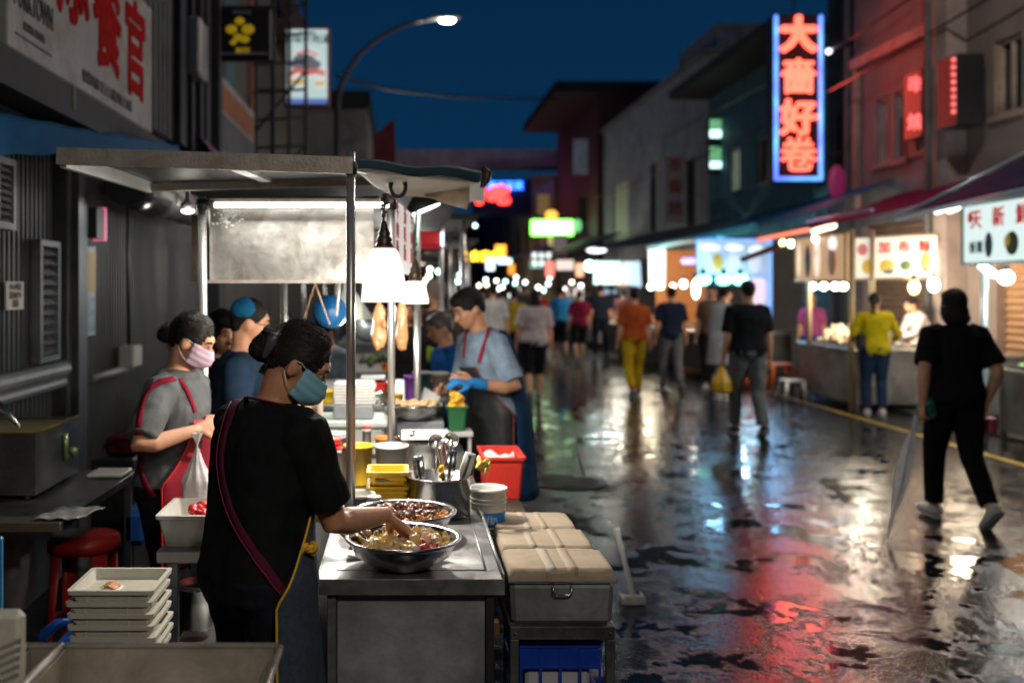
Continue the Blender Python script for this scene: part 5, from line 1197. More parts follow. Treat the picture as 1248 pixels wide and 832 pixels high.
mb = MB(); mb.lathe([(.07, .996), (.10, 1.005), (.135, 1.035), (.150, 1.066), (.155, 1.068), (.150, 1.073), (.13, 1.045), (.06, 1.01)], (X_(502, 4.95), 4.95, 0), 36); part('pan', mb, BOWLM, t)
q = random.Random(8); mb = MB()
for k in range(70): a = q.uniform(0, 6.3); d = math.sqrt(q.random())*.12; mb.ball((X_(502, 4.95)+d*math.cos(a), 4.95+d*math.sin(a), 1.062+q.uniform(0, .02)), (q.uniform(.012, .026), q.uniform(.01, .02), .01), 8, 6)
part('fried_pieces', mb, M('pale_fried_food', (.62, .40, .20), .5, var=.4, scale=30, bump=.3), t)
mb = MB(); mb.box(X_(540, 5.0), X_(576, 5.0), 4.95, 5.1, .905, .93, b=.004); mb.box(X_(542, 5.0), X_(546, 5.0), 4.97, 5.0, 0, .905); mb.box(X_(570, 5.0), X_(574, 5.0), 4.97, 5.0, 0, .905); solo('white_shelf', mb, WHITE, 'small white shelf beside the wok carrying the green bin', 'shelf')
tg_ = crate('green_bin', 'dark green plastic bin below the yellow peppers', 'bin', X_(547, 5.0), X_(567, 5.0), 4.98, 5.08, .932, 1.055, GREEN, .008)
solo('yellow_peppers', crumple(W(556, 489, 5.02), .058, 14, 16), PL((.85, .42, .02)), 'heap of orange yellow peppers on the green bin', 'peppers')
# third counter
t = thing('rear_counter', 'second stall counter carrying the purple cup', 'counter', (-.2, 5.8, 0))
mb = MB(); mb.box(-.75, .16, 5.25, 6.7, 1.0, 1.03, b=.004); part('counter_top', mb, STEEL, t)
mb = MB(); mb.box(-.72, .14, 5.28, 5.29, .05, .999); mb.box(.13, .14, 5.3, 6.65, .05, .999); part('counter_panel', mb, GALV, t)
tub('purple_cup', 'purple plastic cup standing right of the rear pole', 'cup', 503, 5.4, 22, 1.031, 1.172, PURP, .88)
crate('red_box', 'red plastic box between the two front poles', 'box', X_(438, 5.5), X_(470, 5.5), 5.45, 5.65, 1.031, 1.13, PL((.65, .02, .02)), .006)
mb = MB(); mb.box(X_(440, 5.5), X_(469, 5.5), 5.46, 5.64, 1.145, 1.155); solo('plastic_sheet', mb, WHITE, 'flat white sheet laid on the red box', 'lid')
tub('yellow_cup', 'small yellow cup beside the purple cup', 'cup', 484, 5.35, 15, 1.031, 1.08, YEL, .9)
tub('yellow_bottle', 'yellow squeeze bottle left of the near pole', 'bottle', 385, 5.3, 14, 1.031, 1.12, YEL, .9)
tub('yellow_tub', 'yellow tub by the foam boxes left of the near pole', 'tub', 397, 5.35, 20, 1.031, 1.10, YEL, .9)
tub('green_cup', 'dark green cup with a white lid near the rear pole', 'cup', 514, 5.9, 22, 1.031, 1.14, PL((.03, .12, .09)), .9, lid=WHITE)
tub('tan_pot', 'tan pot with a pale lid right of the green cup', 'pot', 536, 6.1, 22, 1.0, 1.12, PL((.30, .22, .18)), .9, lid=WHITE2)
mb = MB(); mb.box(X_(520, 6.1), X_(556, 6.1), 5.95, 6.3, .96, .995); mb.box(X_(522, 6.1), X_(530, 6.1), 6, 6.05, 0, .958); mb.box(X_(548, 6.1), X_(554, 6.1), 6, 6.05, 0, .958); solo('side_table', mb, STEEL_D, 'small grey table between wok and the man in the apron', 'table')
tub('small_pot', 'little steel pot by the wok on the rear counter', 'pot', 462, 5.35, 22, 1.031, 1.09, BOWLM, .95)
tub('orange_jar', 'round orange jar on the rear counter', 'jar', 470, 5.9, 10, 1.155, 1.20, PL((.8, .2, .02)), .9)
# hanging things
def hung(name, label, cat, px, py, Y, mb_, mats): return solo(name, mb_, mats, label, cat)
for (px, pyt, pyb, wp, lab) in ((462, 372, 424, 19, 'wide piece of orange roast meat hanging left of the rear pole'), (490, 368, 426, 16, 'narrow ragged piece of orange roast meat hanging right of the rear pole')):
    Y = 4.9; a = W(px, pyt, Y); b_ = W(px, pyb, Y); w2 = wp/2/F*Y; mb = MB(); q = random.Random(int(px))
    mb.tube([a+Vector((0, 0, .03)), a, a.lerp(b_, .2), a.lerp(b_, .45), a.lerp(b_, .75), b_], [w2*.2, w2*.5, w2*.9, w2*.8, w2*1.05, w2*.7], 14, ell=(1, .45), up=(1, 0, 0), round_=False)
    for k in range(10): mb.ball(a.lerp(b_, q.uniform(.1, 1))+Vector((q.uniform(-1, 1)*w2*.8, q.uniform(-.02, .01), 0)), (w2*.35, w2*.25, w2*.6), 8, 6)
    me = remesh(mb, .006, 3, .006, .03)
    t = thing('roast_meat', lab, 'roast meat', b_, 'roast meat hanging at the second stall')
    part('meat', None, M('roast_orange', (.58, .26, .10), .35, var=.35, scale=12, bump=.3, coat=.3), t, mesh=me)
    mb = MB(); mb.tube([a+Vector((0, 0, .02)), a+Vector((0, 0, .25))], .003, 6); part('hook', mb, BOWLM, t)
t = thing('hat', 'blue and white brimmed hat hanging behind the near pole', 'hat', W(402, 398, 5.0))
c = W(402, 380, 5.0); mb = MB(); Tm = Matrix.Translation(c) @ Matrix.Rotation(R(70), 4, 'X') @ Matrix.Rotation(R(12), 4, 'Y')
mb.lathe([(.07, -.01), (.088, 0), (.082, .03), (.055, .06), (.001, .075)], T=Tm, seg=28); part('crown', mb, PL((.01, .13, .36)), t)
mb = MB(); mb.ball(Tm @ Vector((.028, -.045, .026)), (.034, .014, .02), 10, 8); mb.ball(Tm @ Vector((-.02, -.058, .018)), (.026, .012, .014), 10, 8); part('white_print', mb, PL((.6, .68, .75)), t)
t = thing('conical_lamp', 'white cone shaped lamp over the hanging hat', 'lamp', W(425, 385, 5.1)); c = W(424, 372, 5.1)
mb = MB(); mb.lathe([(.13, -.07), (.128, -.06), (.05, .06), (.012, .09), (.01, .2), (.008, .2), (.04, .05), (.12, -.065)], (c.x, c.y, c.z), 28); part('lamp_shade', mb, PL((.6, .68, .62)), t)
mb = MB(); mb.ball((c.x, c.y, c.z-.04), .035); part('bulb', mb, EM('lens_greenish'), t); light('POINT', 'cone_lamp_light', (c.x, c.y, c.z-.1), 9, (.95, 1, .9), .04)
mb = MB(); c = W(452, 392, 5.3); Tm = Matrix.Translation(c) @ Matrix.Rotation(R(80), 4, 'X'); mb.lathe([(.11, 0), (.112, .004), (.09, .04), (.05, .07), (.001, .08), (.001, .075), (.05, .064), (.1, .006)], T=Tm, seg=28); solo('black_wok', mb, BLACK, 'black wok hanging behind the near pole', 'wok')
t = thing('tan_straps', 'crossed tan straps hanging above the hat', 'straps', W(385, 390, 4.6))
mb = MB(); beam(mb, W(384, 345, 4.6), W(370, 392, 4.6), .004, .022); part('strap', mb, PL((.55, .36, .18), .7), t); mb = MB(); beam(mb, W(384, 345, 4.58), W(402, 395, 4.58), .004, .028); part('strap', mb, PL((.60, .42, .25), .7), t)
mb = MB(); mb.tube([W(414, 345, 4.62), W(410, 385, 4.62)], .006, 8); part('cord', mb, WHITE, t)
mb = MB(); mb.tube([(X_(391, 4.4), 4.4, .86), (X_(389, 4.4), 4.4, 1.32)], .014, 10); solo('white_post', mb, PL((.5, .42, .33)), 'short pale post behind the face of the woman in black', 'post')
mb = MB(); mb.box(-1.3, .1, 6.9, 6.96, 1.72, 2.05); solo('stall_valance', mb, PT((.16, .11, .07)), 'brown board across the top of the second stall', 'board')
mb = MB(); mb.box(X_(432, 5.6), X_(470, 5.6), 5.6, 5.62, Z_(340, 5.6), Z_(282, 5.6)); solo('lilac_panel', mb, PL((.38, .34, .46)), 'lilac grey panel between the steel board and the lamp', 'panel')
t = thing('second_canopy', 'dark canopy over the stalls behind the front cart', 'canopy', (-.5, 6.5, 2.1))
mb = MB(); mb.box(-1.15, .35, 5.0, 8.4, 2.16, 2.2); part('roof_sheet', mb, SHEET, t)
for (x, y) in ((.08, 5.2), (.33, 8.3), (-1.0, 8.3)): mb = MB(); mb.tube([(x, y, 0), (x, y, 2.16)], .018, 8); part('pole', mb, CHROME, t)

# ---------------------------------------------------------------- food boxes on the rack at right
rk = thing('metal_rack', 'dark steel rack beside the cart holding the cardboard topped boxes', 'rack', (.48, 3.3, 0))
rx0, rx1, ry0, ry1, rz = X_(621, 3.0), X_(748, 3.0), 2.98, 3.80, .635
RKM = M('worn_rack_steel', (.16, .15, .14), .45, .7, var=.4, scale=8, rvar=.12, bump=.15, dirt=(.28, .26, .23), dscale=12, damt=.5)
mb = MB(); mb.box(rx0, rx1, ry0, ry0+.028, rz-.04, rz, b=.002); mb.box(rx0, rx0+.028, ry0+.03, ry1, rz-.04, rz, b=.002); mb.box(rx1-.028, rx1, ry0+.03, ry1, rz-.04, rz, b=.002); mb.box(rx0, rx1, ry1, ry1+.028, rz-.04, rz); mb.box(rx0+.029, rx1-.029, ry0+.03, ry1-.002, rz-.012, rz-.004); part('frame', mb, RKM, rk)
for (x, y) in ((rx0, ry0+.001), (rx1-.026, ry0+.001), (rx0, ry1), (rx1-.026, ry1)): mb = MB(); mb.box(x, x+.026, y, y+.026, 0, rz-.041, b=.002); part('leg', mb, RKM, rk)
mb = MB(); 
for x in (rx0+.014, rx1-.014): mb.lathe([(.004, 0), (.004, .003), (.001, .004)], T=Matrix.Translation((x, ry0-.001, rz-.02)) @ Matrix.Rotation(R(90), 4, 'X'), seg=10)
mb.box(rx0+.028, rx1-.028, ry0+.03, ry1, .05, .062); part('bolt_and_shelf', mb, RKM, rk)
labs = ['nearest grey food box with a cardboard top and wire handle', 'middle grey food box with a taped cardboard top', 'farthest of the three cardboard topped food boxes']
for k in range(3):
    ya = 2.985+k*.262; yb = ya+.245; bx0, bx1 = rx0-.005+.004*k, rx1+.005-.012*k
    t = thing('food_box', labs[k], 'box', ((bx0+bx1)/2, (ya+yb)/2, rz), 'cardboard topped boxes on the rack')
    mb = MB(); n0 = len(mb.v); mb.box(bx0+.006, bx1-.006, ya+.004, yb-.004, rz, rz+.127, b=.014)
    for i in range(n0, len(mb.v)):
        if mb.v[i].z < rz+.05:
            c = Vector(((bx0+bx1)/2, (ya+yb)/2, 0)); mb.v[i].x = c.x+(mb.v[i].x-c.x)*.965; mb.v[i].y = c.y+(mb.v[i].y-c.y)*.965
    part('container', mb, M('scuffed_aluminium', (.34, .345, .34), .42, .55, var=.25, scale=5, rvar=.12, bump=.08, dirt=(.2, .19, .17), dscale=5, damt=.6), t)
    mb = MB(); mb.box(bx0, bx1, ya, yb, rz+.1275, rz+.133, b=.002); part('rim', mb, STEEL, t)
    def lf(u, v, ya=ya, yb=yb, bx0=bx0, bx1=bx1, k=k):
        cx = math.copysign(1, u-.5)*min(abs(u-.5)*2, 1); cy = math.copysign(1, v-.5)*min(abs(v-.5)*2, 1)
        x = (bx0+bx1)/2+cx*(bx1-bx0)/2*1.0; y = (ya+yb)/2+cy*(yb-ya)/2*1.0
        edge = max(abs(cx), abs(cy)); z = rz+.170-.022*max(0, (edge-.93)/.07)**2.2
        z += noise.noise(Vector((x*9+k, y*9, 1)))*.003+abs(noise.noise(Vector((x*22+k, y*14, 1))))*.0022
        if abs(cx) > .86 and abs(cy) > .86: z -= .006
        return Vector((x, y, z))
    mb = MB(); mb.sheet(lf, 36, 22)
    N_ = len(mb.v); 
    # skirt
    n1, n2 = 36, 22; idx = lambda i, j: i*(n2+1)+j
    loop = [idx(i, 0) for i in range(n1)]+[idx(n1, j) for j in range(n2)]+[idx(i, n2) for i in range(n1, 0, -1)]+[idx(0, j) for j in range(n2, 0, -1)]
    for q_i in loop: p = mb.v[q_i].copy(); p.z = rz+.134; mb.v.append(p)
    for a in range(len(loop)): b2 = (a+1) % len(loop); mb.face((loop[a], N_+a, N_+b2, loop[b2]))
    cd = part('cardboard_top', mb, CARD, t)
    TAPE = M('parcel_tape', (.41, .33, .235), .6, var=.15, spec=.3)
    for u0 in ((.40, .60) if k != 1 else (.34, .63)):
        mb = MB(); wd = .012 if k else .014
        mb.sheet(lambda u, v, u0=u0, wd=wd: lf(u0+(v-.5)*wd/.14*(1.0), u*.998+.001)+Vector((0, 0, .0012)), 24, 2, .0006); part('tape', mb, TAPE if u0 > .5 else M('paper_tape', (.43, .36, .28), .8, var=.15), cd)
    if k == 0:
        xa, xb = (bx0+bx1)/2-.03, (bx0+bx1)/2+.025
        mb = MB(); mb.box(xa-.003, xb+.008, ya-.0022, ya-.0005, rz+.134, rz+.160); part('tape_end', mb, TAPE, cd)
        mb = MB(); mb.tube([(xa, ya-.003, rz+.122), (xa, ya-.014, rz+.118), (xa, ya-.016, rz+.105), (xa+.008, ya-.016, rz+.098), (xb-.008, ya-.016, rz+.098), (xb, ya-.016, rz+.105), (xb, ya-.014, rz+.118), (xb, ya-.003, rz+.122)], .003, 8); part('handle', mb, BOWLM, t)
# blue crate
t = thing('blue_crate', 'blue plastic lattice crate on the lower part of the rack', 'crate', (.48, 3.2, .3))
BC = PL((.008, .05, .42), .4); cx0, cx1, cy0, cy1, cz0, cz1 = rx0+.033, rx1-.034, 3.02, 3.5, .25, .578
mb = MB()
for z in (cz1-.022, cz1-.085, cz1-.17, cz1-.26, cz0): 
    mb.box(cx0, cx1, cy0, cy0+.008, z, z+(.022 if z > cz1-.05 else .008), b=.001); mb.box(cx0, cx1, cy1, cy1+.008, z, z+.012); mb.box(cx0, cx0+.008, cy0+.009, cy1, z, z+.012); mb.box(cx1-.008, cx1, cy0+.009, cy1, z, z+.012)
mb.box(cx0+.009, cx1-.009, cy0+.003, cy0+.006, cz1-.082, cz1-.024)
n = 4
for k in range(n+1):
    x = cx0+(cx1-cx0-.008)*k/n; mb.box(x, x+.008, cy0-.002, cy0+.006, cz0, cz1-.024); mb.box(x, x+.008, cy1, cy1+.006, cz0, cz1)
mb.box(cx0, cx1, cy0+.01, cy1, cz0-.004, cz0); mb.box(cx0-.004, cx1+.004, cy0-.006, cy0+.004, cz1-.006, cz1+.004, b=.002)
part('lattice', mb, BC, t)
mb = MB(); mb.box(cx0+.02, cx1-.03, cy0+.02, cy0+.4, cz0+.01, cz1-.075, b=.01); solo('white_carton', mb, PL((.50, .50, .52)), 'pale carton inside the blue crate', 'carton')

# ---------------------------------------------------------------- lower left foreground
SINKM = M('sink_steel', (.55, .50, .43), .36, .7, var=.3, scale=7, rvar=.12, bump=.05, dirt=(.3, .25, .18), dscale=5, damt=.55)
Ys = 2.12; zs = Z_(787, Ys)
t = thing('steel_sink', 'brushed steel double sink at the bottom left corner', 'sink', (-.45, 1.9, zs-.16))
sx0, sx1, sxd = X_(32, Ys), X_(342, Ys), X_(75, Ys)
mb = MB()
def basin(xa, xb, ya, yb, zt, d):
    mb.box(xa, xb, yb-.004, yb, zt-d, zt); mb.box(xa, xb, ya, ya+.004, zt-d, zt); mb.box(xa, xa+.004, ya+.005, yb-.005, zt-d, zt); mb.box(xb-.004, xb, ya+.005, yb-.005, zt-d, zt); mb.box(xa+.005, xb-.005, ya+.005, yb-.005, zt-d, zt-d+.004)
basin(sxd+.012, sx1-.012, 1.5, Ys-.012, zs-.001, .2); basin(sx0+.012, sxd-.012, 1.5, Ys-.012, zs-.001, .2); part('basin', mb, SINKM, t)
mb = MB(); 
mb.tube([(sx0, Ys, zs), (sx1-.01, Ys, zs), (sx1, Ys-.01, zs), (sx1, 1.5, zs)], .008, 10, round_=True); mb.tube([(sxd, Ys, zs), (sxd, 1.5, zs)], .010, 10); mb.tube([(sx0, Ys, zs), (sx0, 1.5, zs)], .008, 10); part('rim', mb, SINKM, t)
mb = MB()
for x in (sx0+.02, sx1-.03):
    for y in (1.52, Ys-.04): mb.box(x, x+.02, y, y+.02, 0, zs-.2)
part('leg', mb, STEEL_D, t)
t = thing('beige_box', 'beige plastic box with faded print at the bottom left edge', 'box', (X_(0, 1.95), 1.95, .7))
zb = Z_(746, 1.95); mb = MB(); mb.box(-.95, X_(26, 1.95), 1.95, 1.985, zb-.45, zb, b=.012); part('box_shell', mb, PL((.52, .49, .40), .5), t)
mb = MB(); [mb.box(-.03, .028-.006*k, -.0015, 0, -.003, .003, T=Matrix.Translation((X_(11, 1.95)+.004*k, 1.9495, Z_(785+k*9, 1.95))) @ Matrix.Rotation(R(-25), 4, 'Y')) for k in range(5)]; part('print', mb, PL((.25, .24, .22), .6), t)
# tray stack
Yt = 2.84; tx0, tx1 = X_(83, Yt), X_(186, Yt); zt = .785
TRAY = M('cream_tray_plastic', (.60, .57, .48), .45, var=.1, scale=6, bump=.04, dirt=(.38, .33, .24), dscale=6, damt=.35)
for k in range(8):
    z = zt-.035-k*.0335; j = rr.uniform(-.006, .006) if k else 0
    nm = ['top tray of the cream stack with a wrapper in it', 'second cream tray from the top of the stack', 'third cream tray from the top of the stack', 'fourth cream tray from the top of the stack', 'fifth cream tray from the top of the stack', 'sixth cream tray from the top of the stack', 'seventh cream tray from the top of the stack', 'lowest cream tray of the stack'][k]
    t = crate('food_tray', nm, 'tray', tx0+.014+j, tx1-.014+j, Yt+.012, Yt+.215, z, z+.036, TRAY, .009)
    t['group'] = 'stacked cream trays'
    mb = MB(); 
    for x in (tx0+.05+j, tx1-.07+j): mb.box(x, x+.004, Yt+.003, Yt+.01, z, z+.024)
    part('rib', mb, TRAY, t)
    if k == 0:
        mb = MB(); mb.sheet(lambda u, v: Vector((X_(112, Yt)+.05*u+.008*v, Yt+.06+.07*v, zt-.022+.006*math.sin(u*4))), 8, 6, .002); part('contents', mb, WHITE, t)
        o = solo('food_wrapper', MB().sheet(lambda u, v: Vector((X_(113, Yt)+.042*u+.006*v, Yt+.068+.05*v, zt-.014+.006*math.sin(u*4))), 8, 6, .002), M('orange_wrapper', (.62, .22, .08), .35, var=.8, scale=70), 'orange and white wrapper in the top tray', 'wrapper')
t = thing('blue_stool', 'blue plastic stool under the tray stack', 'stool', (X_(130, 2.95), 2.95, 0))
xs0, xs1 = X_(55, 2.95), X_(200, 2.95); mb = MB(); mb.box(xs0+.02, xs1, 2.80, 3.12, .485, .51, b=.01); part('seat', mb, PL((.01, .09, .42)), t)
for (x, y) in ((xs0, 2.78), (xs1-.01, 2.78), (xs0, 3.12), (xs1-.01, 3.12)): mb = MB(); mb.tube([(x+.04*(1 if x < -.9 else -1), y+.02, .49), (x+.01, y, .25), (x, y, 0)], [.02, .022, .024], 10); part('leg', mb, PL((.01, .09, .42)), t)
t = thing('blue_chair', 'blue chair with a curved arm behind the tray stack', 'chair', (X_(70, 3.3), 3.3, 0))
mb = MB(); mb.tube([W(50, 790, 3.25), W(54, 772, 3.25), W(70, 760, 3.25), W(92, 757, 3.3)], .018, 10); part('arm', mb, PL((.01, .12, .5)), t); mb = MB(); mb.box(X_(50, 3.3), X_(92, 3.3), 3.25, 3.6, .40, .43, b=.01); part('seat', mb, PL((.01, .12, .5)), t)
mb = MB(); mb.tube([W(50, 788, 3.25), (X_(50, 3.3), 3.25, 0)], .015, 8); part('leg', mb, PL((.01, .12, .5)), t)
mb = MB(); mb.box(X_(-14, 2.5), X_(1, 2.5), 2.5, 2.52, Z_(770, 2.5), Z_(655, 2.5), b=.004); solo('blue_jug', mb, PL((.02, .2, .45)), 'blue container just entering the left edge', 'container')
# red stools
def stool(label, px, Y, zt, wpx, mat, hh=None):
    s_ = F/Y; w2 = wpx/2/s_; x = X_(px, Y); t = thing('plastic_stool', label, 'stool', (x, Y, 0))
    mb = MB(); mb.lathe([(.001, zt-.012), (w2*.92, zt-.012), (w2*.99, zt-.05), (w2*1.03, zt-.052), (w2*1.02, zt-.015), (w2*.97, zt), (.035, zt+.001), (.001, zt-.001)], (x, Y, 0), 36); part('seat', mb, mat, t)
    for k in range(4):
        a = R(45+90*k); d = Vector((math.cos(a), math.sin(a), 0)); c = Vector((x, Y, 0)); u = d.cross(Vector((0, 0, 1)))
        mb = MB(); p = [c+d*w2*.86+Vector((0, 0, zt-.04)), c+d*w2*1.02+Vector((0, 0, zt*.5)), c+d*w2*1.22+Vector((0, 0, .002))]
        mb.tube(p, [w2*.28, w2*.18, w2*.16], 10, ell=(.35, 1), up=d); part('leg', mb, mat, t)
        a2 = R(45+90*(k+1)); d2 = Vector((math.cos(a2), math.sin(a2), 0)); mb = MB()
        mb.tube([c+d*w2*1.0+Vector((0, 0, zt*.45)), c+(d+d2)*w2*.62+Vector((0, 0, zt*.47)), c+d2*w2*1.0+Vector((0, 0, zt*.45))], .012, 8, ell=(1.4, .5), up=(0, 0, 1)); part('brace', mb, mat, t)
    return t
stool('red plastic stool tucked under the steel table on the left', 103, 4.1, .63, 84, PL((.42, .02, .018)))
stool('red plastic stool under the steel stand behind the woman in black', 246, 3.72, .42, 48, PL((.55, .02, .015)))
# blue chair cloth near the left woman
mb = MB(); mb.box(X_(146, 4.6), X_(178, 4.6), 4.6, 4.9, .45, .62, b=.03); mb.tube([(X_(150, 4.6), 4.62, .5), (X_(150, 4.6), 4.62, 0)], .012, 8); mb.tube([(X_(176, 4.6), 4.85, .5), (X_(176, 4.6), 4.85, 0)], .012, 8); solo('plastic_chair', mb, PL((.01, .05, .2)), 'dark blue seat between the steel table and the woman in grey', 'seat')
# left steel table + tank
t = thing('steel_table', 'dark steel work table against the left wall', 'table', (-1.6, 4.1, 0))
lx = -1.235; DS = M('dark_scratched_steel', (.13, .13, .13), .42, .75, var=.4, scale=5, rvar=.15, bump=.12, dirt=(.22, .2, .17), dscale=9, damt=.4)
mb = MB(); mb.box(-2.05, lx, 3.6, 4.65, .765, .80, b=.003); part('table_top', mb, DS, t)
mb = MB(); mb.box(-2.05, lx-.001, 3.594, 3.599, .768, .80); part('front_edge', mb, M('brown_edge', (.14, .10, .06), .5, var=.3), t)
mb = MB(); mb.box(-2.03, -1.49, 3.66, 4.55, .38, .762, b=.003); part('cabinet', mb, DS, t)
for (x, y) in ((-1.53, 3.62), (lx-.05, 4.6), (-2.02, 3.62), (-2.02, 4.6)): mb = MB(); mb.box(x, x+.03, y, y+.03, 0, .764); part('leg', mb, IRON, t)
mb = MB(); mb.sheet(lambda u, v: Vector((X_(38, 3.62)+.17*u+.04*v, 3.62+.20*v, .803+.008*abs(math.sin(u*8+v*5)))), 14, 10, .002); solo('foil_sheet', mb, M('crumpled_foil', (.55, .53, .5), .35, .5, var=.5, scale=40, bump=.6, bscale=40), 'crumpled foil sheet on the corner of the dark table', 'foil')
mb = MB(); mb.box(X_(112, 4.5), X_(154, 4.5), 4.42, 4.6, .803, .818, b=.004); solo('chopping_slab', mb, WHITE2, 'flat white slab at the far end of the dark table', 'lid')
t = thing('steel_tank', 'open dark steel tank with an oily yellow rim on the left table', 'tank', (-1.75, 4.2, .80))
ax0, ax1, ay0, ay1, az = -2.0, -1.462, 3.97, 4.5, 1.065
mb = MB(); mb.box(ax0, ax1, ay0, ay0+.006, .82, az); mb.box(ax1-.006, ax1, ay0+.007, ay1, .82, az); mb.box(ax0, ax1, ay1, ay1+.006, .82, az); mb.box(ax0, ax1-.007, ay0+.007, ay1, .95, .955); part('tank_wall', mb, DS, t)
mb = MB(); mb.box(ax0, ax1+.006, ay0-.008, ay0+.014, az+.001, az+.008); mb.box(ax1-.014, ax1+.008, ay0+.015, ay1+.01, az+.001, az+.008); mb.box(ax0, ax1-.02, ay0+.016, ay1, az-.02, az-.012); part('rim', mb, M('greasy_rim', (.24, .18, .05), .3, .4, var=.5, scale=14), t)
for (x, y) in ((ax1-.04, ay0+.02), (ax1-.04, ay1-.04), (ax0+.04, ay0+.02)): mb = MB(); mb.tube([(x, y, .80), (x, y, .82)], .016, 10); part('foot', mb, BLACK, t)
mb = MB(); mb.tube([(ax1+.01, ay0+.33, .90), (ax1+.01, ay0+.33, 1.02)], .012, 8); mb.ball((ax1+.02, ay0+.4, .93), .02); part('tap', mb, M('greenish_brass', (.35, .4, .2), .3, .6), t)
mb = MB(); mb.tube([W(-6, 490, 4.15), W(10, 504, 4.15), W(24, 520, 4.1)], [.02, .016, .007], 8); solo('ladle', mb, BOWLM, 'steel ladle handle leaning out of the tank', 'ladle')
# small stand with tray, bag, pot
t = thing('steel_stand', 'small steel stand between the two masked women', 'stand', (-.75, 3.45, 0))
vx0, vx1 = X_(190, 3.3), X_(262, 3.3); mb = MB(); mb.box(vx0, vx1+.05, 3.3, 3.72, .735, .775, b=.003); part('table_top', mb, M('steel_stand_top', (.36, .36, .36), .4, .8, var=.25, rvar=.1), t)
for (x, y) in ((vx0+.035, 3.31), (vx1, 3.31), (vx0+.035, 3.68), (vx1, 3.68)): mb = MB(); mb.box(x, x+.035, y, y+.03, 0, .734, b=.002); part('leg', mb, STEEL_D, t)
mb = MB(); mb.box(vx0+.03, vx1+.03, 3.35, 3.66, .40, .415); part('shelf', mb, STEEL_D, t)
tt = crate('food_container', 'white rectangular container with red fruit beside the woman in black', 'container', X_(203, 3.38), X_(266, 3.38), 3.36, 3.60, .776, .885, PL((.66, .64, .58)), .02)
q = random.Random(5); mb = MB()
for k in range(16): mb.ball((q.uniform(X_(228, 3.4), X_(260, 3.4)), q.uniform(3.42, 3.56), .866+q.uniform(0, .012)), (.018, .016, .015), 10, 8)
solo('red_fruit', mb, M('red_berry', (.55, .02, .015), .25, var=.4, scale=30, coat=.4), 'red berries in the white container', 'fruit')
t = thing('plastic_bag', 'knotted white plastic bag standing behind the container', 'bag', (X_(240, 3.66), 3.66, .776))
c = Vector((X_(239, 3.64), 3.66, 0)); mb = MB()
def bagf(u, v):
    a = u*2*math.pi; z = .78+.335*v; 
    r = .052*(1 if v < .52 else max(.06, 1-((v-.52)/.36)**.8)) if v < .88 else .004+.016*(v-.88)/.12
    sq = 1/max(abs(math.cos(a)), abs(math.sin(a)))**.5
    r *= (sq if v < .5 else 1)*(1+.10*math.sin(a*9+v*4)*(1 if v > .45 else .25)); return Vector((c.x+r*math.cos(a), c.y+r*math.sin(a)*.8, z))
mb.sheet(bagf, 40, 26); part('bag_film', mb, M('translucent_bag', (.72, .72, .72), .35, var=.08, bump=.4, bscale=50, alpha=.8), t, fixn=False)
mb = MB(); mb.box(c.x-.042, c.x+.042, c.y-.03, c.y+.03, .782, .94, b=.004); part('box_inside', mb, WHITE, t)
t, x, r = tub('cooking_pot', 'lidded steel cooking pot on the shelf of the stand', 'pot', 240, 3.52, 44, .455, .60, BOWLM, .95, lid=STEEL)
mb = MB(); mb.box(X_(128, 5.3), X_(166, 5.3), 5.3, 5.5, Z_(556, 5.3), Z_(532, 5.3), b=.02); mb.tube([W(128, 545, 5.3), W(140, 535, 5.3), W(166, 531, 5.3)], .012, 8); solo('red_bag', mb, CL((.10, .012, .012)), 'dark red bag on the wall side behind the woman in grey', 'bag')
mb = MB(); mb.box(X_(122, 5.4), X_(172, 5.4), 5.25, 5.6, 0, Z_(557, 5.3), b=.01); solo('dark_cabinet', mb, IRON, 'low dark cabinet under the red bag', 'cabinet')
light('POINT', 'canopy_lamp_light', tuple(W(229, 264, 4.3)), .7, (1, 1, .85), .03)
light('POINT', 'canopy_lamp_light', tuple(W(180, 252, 6.7)), 2.5, (1, 1, .9), .03)
# ================================================================ right hand stalls
def counter(label, x0, x1, y0, y1, zt, mat=None, z0=.14):
    t = thing('stall_counter', label, 'stall counter', ((x0+x1)/2, (y0+y1)/2, 0)); mat = mat or M('stall_counter_steel', (.40, .38, .36), .42, .75, var=.35, scale=2.5, rvar=.12, bump=.1, dirt=(.15, .13, .12), dscale=2.5, damt=.6)
    mb = MB(); mb.box(x0-.04, x1, y0-.04, y1, zt-.045, zt, b=.004); part('counter_top', mb, STEEL, t)
    mb = MB(); mb.box(x0, x1, y0, y0+.02, z0, zt-.046); mb.box(x0, x0+.02, y0+.021, y1, z0, zt-.046); mb.box(x0+.021, x1, y1-.02, y1, z0, zt-.046); part('counter_panel', mb, mat, t)
    for (x, y) in ((x0, y0), (x1-.05, y0), (x0, y1-.05), (x1-.05, y1-.05)): mb = MB(); mb.box(x, x+.05, y-.003, y+.05, 0, z0 if (x, y) != (x0, y0) else z0); part('leg', mb, STEEL_D, t)
    return t
def heap(mb, x, y, z, rx, ry, h, n, s, seed):
    q = random.Random(seed)
    for k in range(n):
        a = q.uniform(0, 6.283); d = math.sqrt(q.random()); px, py = x+rx*d*math.cos(a), y+ry*d*math.sin(a)
        mb.ball((px, py, z+s*.4+h*(1-d*d)*q.uniform(.4, 1)), (s*q.uniform(.7, 1.3), s*q.uniform(.6, 1.2), s*q.uniform(.4, .8)), 7, 5, T=Euler((q.uniform(0, 3), q.uniform(0, 3), 0)).to_matrix())
